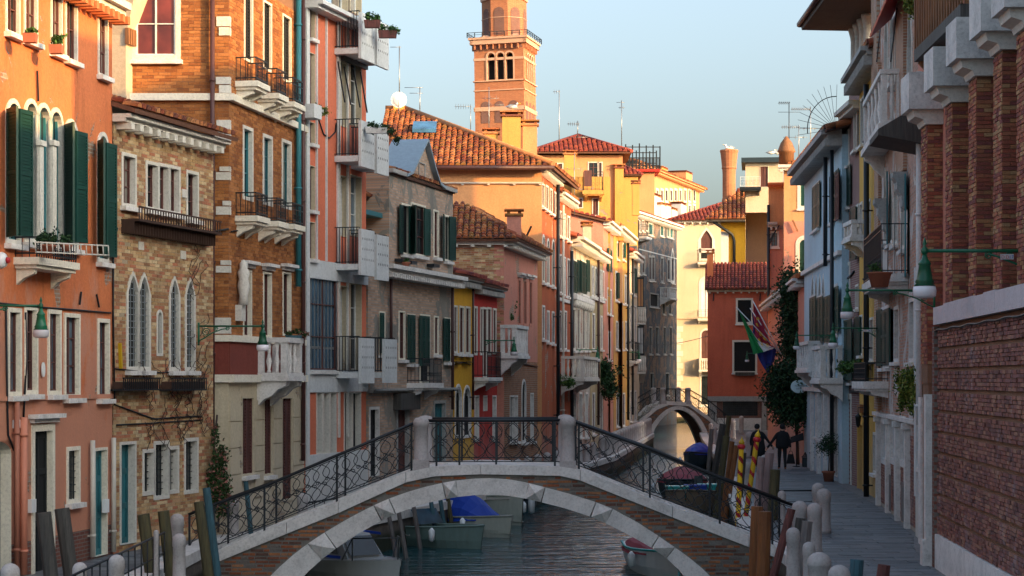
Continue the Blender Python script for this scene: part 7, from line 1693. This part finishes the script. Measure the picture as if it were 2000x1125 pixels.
# ================================================================ menu board, lantern, planted pot
g = Gp(1560, 912); r = empty('menu_stand', (g.x-.1, g.y, 0), 0, 'black menu stand with tilted board beside the walking couple', 'menu stand'); q = MB(); q.tube([(0, 0, 0), (0, 0, 1.15)], .02, 6); q.lathe([(.16, 0), (.16, .03), (.03, .05)], n=10); q.build('stand', M['iron'], r); q = MB(); q.hexa([(-.25, -.2, 1.0), (.28, -.2, 1.12), (.28, -.17, 1.1), (-.25, -.17, .98), (-.22, .1, 1.22), (.3, .1, 1.4), (.3, .13, 1.38), (-.22, .13, 1.2)]); q.build('board', M['dark'], r)
r = empty('floor_lantern', (g.x+.25, g.y-.1, 0), 0, 'black iron lantern standing on the pavement by the blue wall', 'lantern'); q = MB(); q.box(-.12, .12, -.12, .12, 0, .04)
for x in (-.11, .09):
    for y in (-.11, .09): q.box(x, x+.02, y, y+.02, .04, .4)
q.lathe([(.17, .4), (.06, .52), (.05, .55), (.01, .62)], n=4, smooth=False); q.build('frame', M['iron'], r); q = MB(); q.box(-.09, .09, -.09, .09, .041, .39); q.build('pane', M['glass'], r)
g = Gp(1621, 941); r = empty('potted_tree', (g.x-.05, g.y, 0), 0, 'small round topiary tree in a terracotta pot by the pale blue wall', 'plant'); q = MB(); q.lathe([(.15, 0), (.21, .3), (.24, .32), (.24, .38), (.2, .38), (.19, .34)], n=14); q.build('pot', M['terracotta'], r); q = MB(); q.tube([(0, 0, .3), (.02, 0, .8), (0, 0, 1.25)], .022, 6)
for i in range(14): a = i*2.4; q.tube([(0, 0, .9+i*.03), (math.cos(a)*.25, math.sin(a)*.25, 1.2+.03*i)], .007, 3)
q.build('trunk', M['twig'], r); foliage('crown', 'leafdark', [(0, 0, 1.3, .36, .36, .34)], 1500, .035, parent=r, seed=3)
# ================================================================ greenery
def blob(px_, py, Y, rx, rz, ry=None): p = Wp(px_, py, Y); return (p.x, p.y, p.z, rx, ry or rx, rz)
foliage('ivy', 'leafdark', [blob(1551, y, 91, .62, .65, .7) for y in range(552, 700, 22)]+[blob(1562, y, 90, .45, .6, .6) for y in range(560, 700, 28)]+[blob(1538, 565, 92, .4, .5)], 13000, .085, 'dense ivy column climbing the wall left of the pale blue house', 'ivy', stems=[([Wp(1550, 700, 91), Wp(1552, 640, 91), Wp(1548, 570, 91)], .06)], seed=8)
foliage('hanging_bush', 'leafdark', [blob(1520, 740, 86, .55, .6), blob(1548, 735, 85, .7, .6), blob(1570, 745, 84, .5, .7), blob(1525, 775, 86, .6, .7), blob(1555, 785, 85, .7, .7), blob(1572, 780, 84, .5, .7), blob(1540, 812, 85, .5, .4), blob(1565, 812, 84, .45, .4)], 15000, .075, 'large dark bush hanging over the pavement behind the oval sign', 'bush', stems=[([Wp(1560, 930, 86), Wp(1556, 850, 86), Wp(1550, 760, 85.5)], .07)], seed=9)
foliage('hanging_plant', 'leafyel', [blob(1790, 735, 46.5, .24, .22), blob(1775, 760, 47, .25, .25), blob(1798, 770, 46, .2, .25), blob(1765, 785, 47.5, .14, .22), blob(1788, 800, 46.5, .14, .2), blob(1762, 740, 47.5, .16, .2), blob(1802, 745, 46, .16, .3)], 5200, .045, 'yellow green plant spilling over the white palazzo wall beside the brick wall', 'plant', stems=[([Wp(1790, 740, 47), Wp(1785, 720, 47.2)], .03)], seed=10)
foliage('terrace_plant', 'leafyel', [blob(1795, 8, 44, .26, .22), blob(1780, 18, 44.4, .14, .16), blob(1810, 22, 43.8, .15, .14)], 2200, .045, 'bushy green plant hanging from the timber terrace at the top right', 'plant', stems=[([Wp(1800, 0, 43.8), Wp(1795, 20, 44)], .02)], seed=11)
foliage('climbing_plant', 'leafpink', [blob(428, 890, 46.6, .16, .3), blob(424, 930, 46.5, .2, .35), blob(430, 975, 46.4, .22, .35), blob(420, 855, 46.7, .08, .22), blob(436, 950, 46.5, .12, .3)], 2600, .045, 'flowering climber growing up the corner of the brown brick palazzo', 'plant', stems=[([Wp(426, 1040, 46.6), Wp(428, 960, 46.7), Wp(418, 870, 46.9), Wp(424, 810, 46.9)], .025)], seed=12)
foliage('balcony_shrub', 'leaf', [blob(986, 600, 77, .28, .3), blob(980, 620, 77, .3, .3), blob(992, 622, 76, .2, .2)], 1800, .06, 'leafy shrub on the stone balcony of the pink house', 'plant', stems=[([Wp(985, 636, 77), Wp(985, 605, 77)], .03)], seed=13)
foliage('balcony_shrub', 'leaf', [blob(1103, 742, 90, .35, .2), blob(1112, 748, 89, .25, .15)], 1600, .06, 'bright green shrub on the low balcony left of the cream ornate house', 'plant', stems=[([Wp(1103, 755, 90), Wp(1103, 745, 90)], .03)], seed=14)
foliage('balcony_shrub', 'leafdark', [blob(1184, 735, 108, .5, .5), blob(1190, 760, 107, .4, .5), blob(1180, 715, 108, .35, .4)], 2600, .08, 'dark shrubbery on the balcony between the rose and golden houses', 'plant', stems=[([Wp(1184, 760, 108), Wp(1184, 720, 108)], .04)], seed=15)
foliage('balcony_shrub', 'leaf', [blob(1662, 715, 64, .3, .16), blob(1678, 718, 63, .25, .15), blob(1650, 722, 65, .2, .12)], 2200, .05, 'leafy plants in boxes on the balcony of the ochre house', 'plant', stems=[([Wp(1662, 728, 64), Wp(1662, 715, 64)], .02)], seed=16)
def pot(px_, py, Y, w, h, leafs, label, name='flower_pot', box=False, n=500, rr=.16, mat='terracotta', leafm_='leaf', sz=.035):
    c = Wp(px_, py, Y); r = empty(name, (c.x, c.y, c.z), 0, label, 'plant', 'potted plants on sills and balconies'); q = MB()
    if box: q.hexa([(-w*.9, -.09, -h), (w*.9, -.09, -h), (w*.9, .09, -h), (-w*.9, .09, -h), (-w, -.11, 0), (w, -.11, 0), (w, .11, 0), (-w, .11, 0)])
    else: q.lathe([(w*.7, -h), (w, -.04), (w*1.12, -.03), (w*1.12, 0), (w*.9, 0)], n=12)
    q.build('pot', M[mat], r); foliage('foliage', leafm_, [(dx, 0, dz, rr, rr*.8, rr*.8) for dx, dz in leafs], n, sz, parent=r, seed=int(px_)); return r
pot(59, 66, 36.4, .12, .16, [(-.04, .05), (.05, .06)], 'terracotta window box on the second top window of the orange house', box=True, n=200, rr=.07)
pot(110, 88, 37.6, .12, .16, [(0, .07), (.05, .1)], 'terracotta box with bright green plant on the third top window of the orange house', box=True, n=350, rr=.1)
pot(94, 478, 36.9, .13, .2, [(0, .12)], 'round grey green shrub in a pot on the arched window balcony', n=500, rr=.15, leafm_='leafdark'); pot(130, 478, 37.9, .1, .12, [(0, .08)], 'small grey shrub on the right part of the arched window balcony', n=250, rr=.1, leafm_='leafdark')
pot(727, 40, 55.2, .22, .2, [(-.1, .08), (.1, .06)], 'dark red planter with greenery on the nearer top balcony', box=True, n=500, rr=.13, mat='pole_red', leafm_='leaf'); pot(757, 60, 56.2, .26, .2, [(-.15, .08), (.1, .05), (.22, -.02)], 'dark red planter with greenery on the farther top balcony', box=True, n=600, rr=.13, mat='pole_red')
pot(618, 215, 54.2, .2, .12, [(0, .04), (.18, -.05)], 'trailing green plant in the window box of the salmon house', box=True, n=450, rr=.13, mat='white', leafm_='leafyel')
pot(735, 250, 55.6, .3, .15, [(-.1, .05), (.2, .02), (.4, -.1), (.55, -.3)], 'trailing plants along the second balcony from the top', box=True, n=900, rr=.13, mat='white', leafm_='leafdark')
pot(574, 655, 50.5, .2, .14, [(-.1, .06), (.1, .08), (.25, .04)], 'box of small flowers on the stone balcony of the brick palazzo', box=True, n=450, rr=.1, mat='pole_teal', leafm_='leafpink'); pot(1718, 532, 49, .28, .36, [(-.1, .1)], 'terracotta pot on the black iron balcony of the white palazzo', n=200, rr=.16)
pot(793, 512, 60.8, .12, .14, [(0, .05)], 'terracotta pot hanging below the left green shutters of the grey house', n=120, rr=.08); pot(1008, 775, 78, .12, .12, [(0, .05)], 'small flower pot on the ground floor sill of the pink house', n=120, rr=.09)
# hanging flower basket in front of the orange house
p0 = Wp(70, 492, 36.3); q = MB(); L = 1.1
for i in range(14): x = L*i/13; q.tube([(x, x*.9, -.02-.0*x), (x, x*.9-.05, .16)], .012, 4)
q.tube([(0, 0, 0), (L, L*.9, 0)], .016, 4); q.tube([(0, -.05, .17), (L, L*.9-.05, .17)], .016, 4); q.build('flower_basket', M['stone_clean'], None, 'long white wrought flower basket hung on the arched window balcony', 'basket', None, None, p0)
# ================================================================ flags and sign
def ribbon(L0, L1, Y, n=10, m=6, fold=.06, ph=0):
    a, b_ = catmull(L0, 4), catmull(L1, 4); g = lambda P, t: (lambda k: (P[min(int(k), len(P)-2)][0]+(P[min(int(k), len(P)-2)+1][0]-P[min(int(k), len(P)-2)][0])*(k-min(int(k), len(P)-2)), P[min(int(k), len(P)-2)][1]+(P[min(int(k), len(P)-2)+1][1]-P[min(int(k), len(P)-2)][1])*(k-min(int(k), len(P)-2))))(t*(len(P)-1)); q = MB(); rows = []
    for i in range(n+1):
        t = i/n; A_, B_ = g(a, t), g(b_, t); rows.append([Wp(A_[0]+(B_[0]-A_[0])*j/m, A_[1]+(B_[1]-A_[1])*j/m, Y+fold*math.sin(j*2.1+ph+t*2)+.02*j) for j in range(m+1)])
    for r0, r1 in zip(rows, rows[1:]):
        for j in range(m): q.poly([r0[j], r0[j+1], r1[j+1], r1[j]], True); q.poly([v+Vector((0, .012, 0)) for v in (r0[j], r1[j], r1[j+1], r0[j+1])], True)
    return q
def flag(pieces, tip, base, Y, label, emblem=None):
    r = empty('flag', Wp(base[0], base[1], Y), 0, label, 'flag', 'flags on the right bank'); off = Matrix.Translation(-Vector(r.location)); q = MB(); q.tube([Wp(tip[0], tip[1], Y), Wp(base[0], base[1], Y+.3)], .022, 6); q.xform(off).build('flagpole', M['boatwhite'], r)
    for nm, L0, L1, mat, dy in pieces: ribbon(L0, L1, Y+dy).xform(off).build(nm, M[mat], r)
    if emblem:
        q = MB()
        for (x, y, s_, tw) in emblem: q.tube([Wp(x+math.cos(t*.75)*s_*(1-.06*t), y+math.sin(t*.75+tw)*s_*1.2*(1-.06*t), Y-.12) for t in range(14)], .012, 4)
        q.xform(off).build('emblem', M['yellowpaint'], r)
flag([('green_stripe', [(1441, 603), (1457, 645), (1472, 692)], [(1445, 607), (1470, 650), (1494, 687)], 'greenflag', 0), ('white_stripe', [(1462, 642), (1476, 668), (1490, 688)], [(1466, 642), (1482, 664), (1514, 679)], 'boatwhite', .08), ('red_stripe', [(1480, 662), (1492, 676), (1505, 680)], [(1484, 662), (1500, 672), (1517, 678)], 'redpaint', .14)], (1438, 600), (1524, 690), 87, 'draped green, white and red flag hanging from its pole')
flag([('cloth', [(1472, 590), (1474, 640), (1476, 670)], [(1475, 592), (1494, 640), (1507, 681)], 'maroonflag', .22)], (1470, 587), (1526, 692), 87, 'maroon flag with gold ornament hanging from its pole', [(1480, 622, 3, 0), (1479, 634, 3.4, 1), (1486, 652, 4.2, .5), (1493, 662, 4, 2), (1483, 664, 3, 1), (1499, 674, 3.5, .3), (1488, 672, 3, .8), (1478, 646, 2.5, 1.6)])
flag([('cloth', [(1478, 690), (1484, 705), (1498, 728)], [(1517, 680), (1512, 704), (1502, 728)], 'navyflag', .3), ('upper_cloth', [(1467, 604), (1471, 635), (1470, 652)], [(1469, 604), (1474, 632), (1477, 656)], 'navyflag', .3)], (1465, 602), (1525, 691), 87.2, 'dark blue flag bunched below the others')
p = Wp(1561, 755, 83.5); r = empty('oval_sign', p, 0, 'pale oval hanging sign with fine script in front of the dark bush', 'sign'); q = MB(); q.lathe([(.34, -.015), (.35, 0), (.34, .015)], n=28); q.v = [(x, z, y*.79) for x, y, z in q.v]; q.build('panel', M['signpale'], r); q = MB()
rnd = random.Random(2)
for (z, x0, x1, a) in ((.03, -.18, .22, .035), (-.09, -.13, .1, .02)): q.tube([(x0+(x1-x0)*i/40, -.03, z+a*math.sin(i*1.9)*rnd.uniform(.3, 1)+.03*(x0+(x1-x0)*i/40)) for i in range(41)], .005, 3)
q.build('script', M['boatdark'], r); q = MB(); q.tube([(0, 0, .28), (0, 0, .5), (.2, 0, .58), (.8, .1, .55)], .022, 6); q.tube([(.8, .1, .58), (.8, .1, .0), (.7, .1, -.4)], .022, 6); q.build('bracket', M['iron'], r)
# ================================================================ roof aerials, dish, spikes, birds
antenna(780, 90, 210, 88, 'slim aerial above the satellite dish', [(92, 762, 784, 0)], r=.025); antenna(820, 170, 225, 90, 'short pale aerial right of the satellite dish', [(171, 790, 826, 0), (182, 800, 826, 0)], r=.025)
antenna(919, 205, 262, 92, 'aerial with comb arm left of the bell tower', [(208, 888, 922, 7)], r=.02); antenna(1092, 176, 300, 121, 'tall aerial right of the bell tower', [(179, 1080, 1094, 3)], r=.03); antenna(1128, 236, 268, 121, 'fishbone aerial on the hipped roof', [(242, 1108, 1132, 6), (268, 1112, 1148, 0)], r=.03)
antenna(1214, 196, 290, 150, 'lone tall aerial left of the iron terrace', [(200, 1204, 1220, 0), (210, 1208, 1220, 2)], r=.035); antenna(1541, 200, 300, 130, 'aerial with crossbars, left of the group above the pink house', [(201, 1520, 1543, 6), (219, 1520, 1562, 0)], r=.03, mat='iron')
antenna(1560, 244, 312, 128, 'low aerial in the middle of the group above the pink house', [(248, 1526, 1562, 9), (268, 1530, 1577, 3)], r=.03); antenna(1583, 208, 300, 126, 'aerial with comb arm, right of the group above the pink house', [(213, 1545, 1584, 10), (251, 1560, 1602, 2)], r=.03)
antenna(1122, 300, 420, 100, 'thin aerial rising over the golden attic', [(330, 1102, 1140, 3)], r=.02); antenna(955, 170, 280, 93, 'tangled aerial in front of the bell tower shaft', [(192, 942, 975, 3), (205, 950, 985, 2)], r=.02)
p = Wp(779, 195, 88); r = empty('satellite_dish', p, 0, 'round pale satellite dish above the tiled roof', 'satellite dish'); q = MB(); q.lathe([(.02, .0), (.15, -.02), (.26, -.06), (.34, -.12), (.345, -.11)], n=20); q.v = [(x, -z-.12, y) for x, y, z in q.v]; q.v = [(x, y, z) for x, y, z in q.v]; q.build('dish', M['white_sign'], r); q = MB(); q.tube([(0, 0, -.6), (0, 0, 0)], .03, 6); q.tube([(0, -.02, -.3), (0, -.4, -.05)], .012, 4); q.build('mount', M['metal'], r)
p = Wp(1632, 252, 69); q = MB()
for i in range(11): a = math.radians(88+i*10); q.tube([(0, 0, 0), (math.cos(a)*1.3, 0, math.sin(a)*1.5)], .008, 3)
q.tube([(math.cos(math.radians(88+i*10))*.95, 0, math.sin(math.radians(88+i*10))*1.1+.0) for i in range(11)], .02, 4); q.build('iron_fan', M['iron'], None, 'fan of thin iron spikes at the corner of the loggia house', 'iron spikes', None, None, p)
def gull(px_, py, Y, label, k=1.0, hd=1):
    r = empty('gull', Wp(px_, py, Y), 0, label, 'bird', 'gulls on the rooftops'); q = MB(); q.lathe([(.01, -.28), (.06, -.2), (.1, -.05), (.095, .08), (.06, .16), (.05, .2)], n=8); q.v = [(z*k*hd, y*k, (x+.12+abs(z)*.0)*k) for x, y, z in q.v]; q.tube([(.14*k*hd, 0, .16*k), (.2*k*hd, 0, .26*k), (.24*k*hd, 0, .28*k)], [.045*k, .05*k, .04*k], 6); q.build('body', M['boatwhite'], r); w = MB()
    for s in (1, -1): w.poly([(.1*k*hd, s*.095*k, .2*k), (-.05*k*hd, s*.11*k, .14*k), (-.38*k*hd, s*.03*k, .1*k), (-.1*k*hd, s*.06*k, .22*k)])
    w.build('wing', M['metal'], r); w = MB(); w.tube([(.27*k*hd, 0, .28*k), (.34*k*hd, 0, .26*k)], .014*k, 4); w.build('beak', M['yellowpaint'], r); w = MB()
    for s in (1, -1): w.tube([(0, s*.03*k, .05*k), (0, s*.03*k, -.03*k)], .01*k, 4)
    w.build('legs', M['yellowpaint'], r)
gull(1001, 214, 88.6, 'gull with grey wings perched on the tiled chimney before the bell tower', 1.0); gull(1424, 293, 172, 'white gull perched on the round brick chimney', 1.6, -1); gull(1506, 302, 152, 'gull on the flat roof of the rooftop cabin, left one', 1.3); gull(1518, 302, 153, 'gull on the flat roof of the rooftop cabin, right one', 1.3)
# wire over the canal
q = MB(); a, e = Wp(1180, 660, 120), Wp(1384, 656, 143); q.tube([a+(e-a)*t/12+Vector((0, 0, -.5*math.sin(PI*t/12))) for t in range(13)], .025, 4); q.build('overhead_cable', M['iron'], None, 'thin black cable sagging across the far canal', 'cable')

# mooring ropes
for (x0, y0, Y0, x1, y1, Y1, l) in ((800, 1045, 55.8, 780, 1010, 52.5, 'slack rope from the green boat to the grey post under the arch'), (890, 1035, 59.5, 862, 1000, 58.5, 'slack rope from the blue covered boat to the blue post'), (1300, 1085, 48.5, 1345, 1050, 49, 'rope running from the maroon covered boat up to the right quay')):
    a, e = Wp(x0, y0, Y0), Wp(x1, y1, Y1); q = MB(); q.tube([a+(e-a)*t/10-Vector((0, 0, .18*math.sin(PI*t/10))) for t in range(11)], .014, 5); q.build('mooring_rope', M['tarpbeige'], None, l, 'rope')
print('MESHOBJ', len([o for o in bpy.data.objects if o.type=='MESH']), 'TRIS', sum(len(o.data.polygons) for o in bpy.data.objects if o.type=='MESH'))
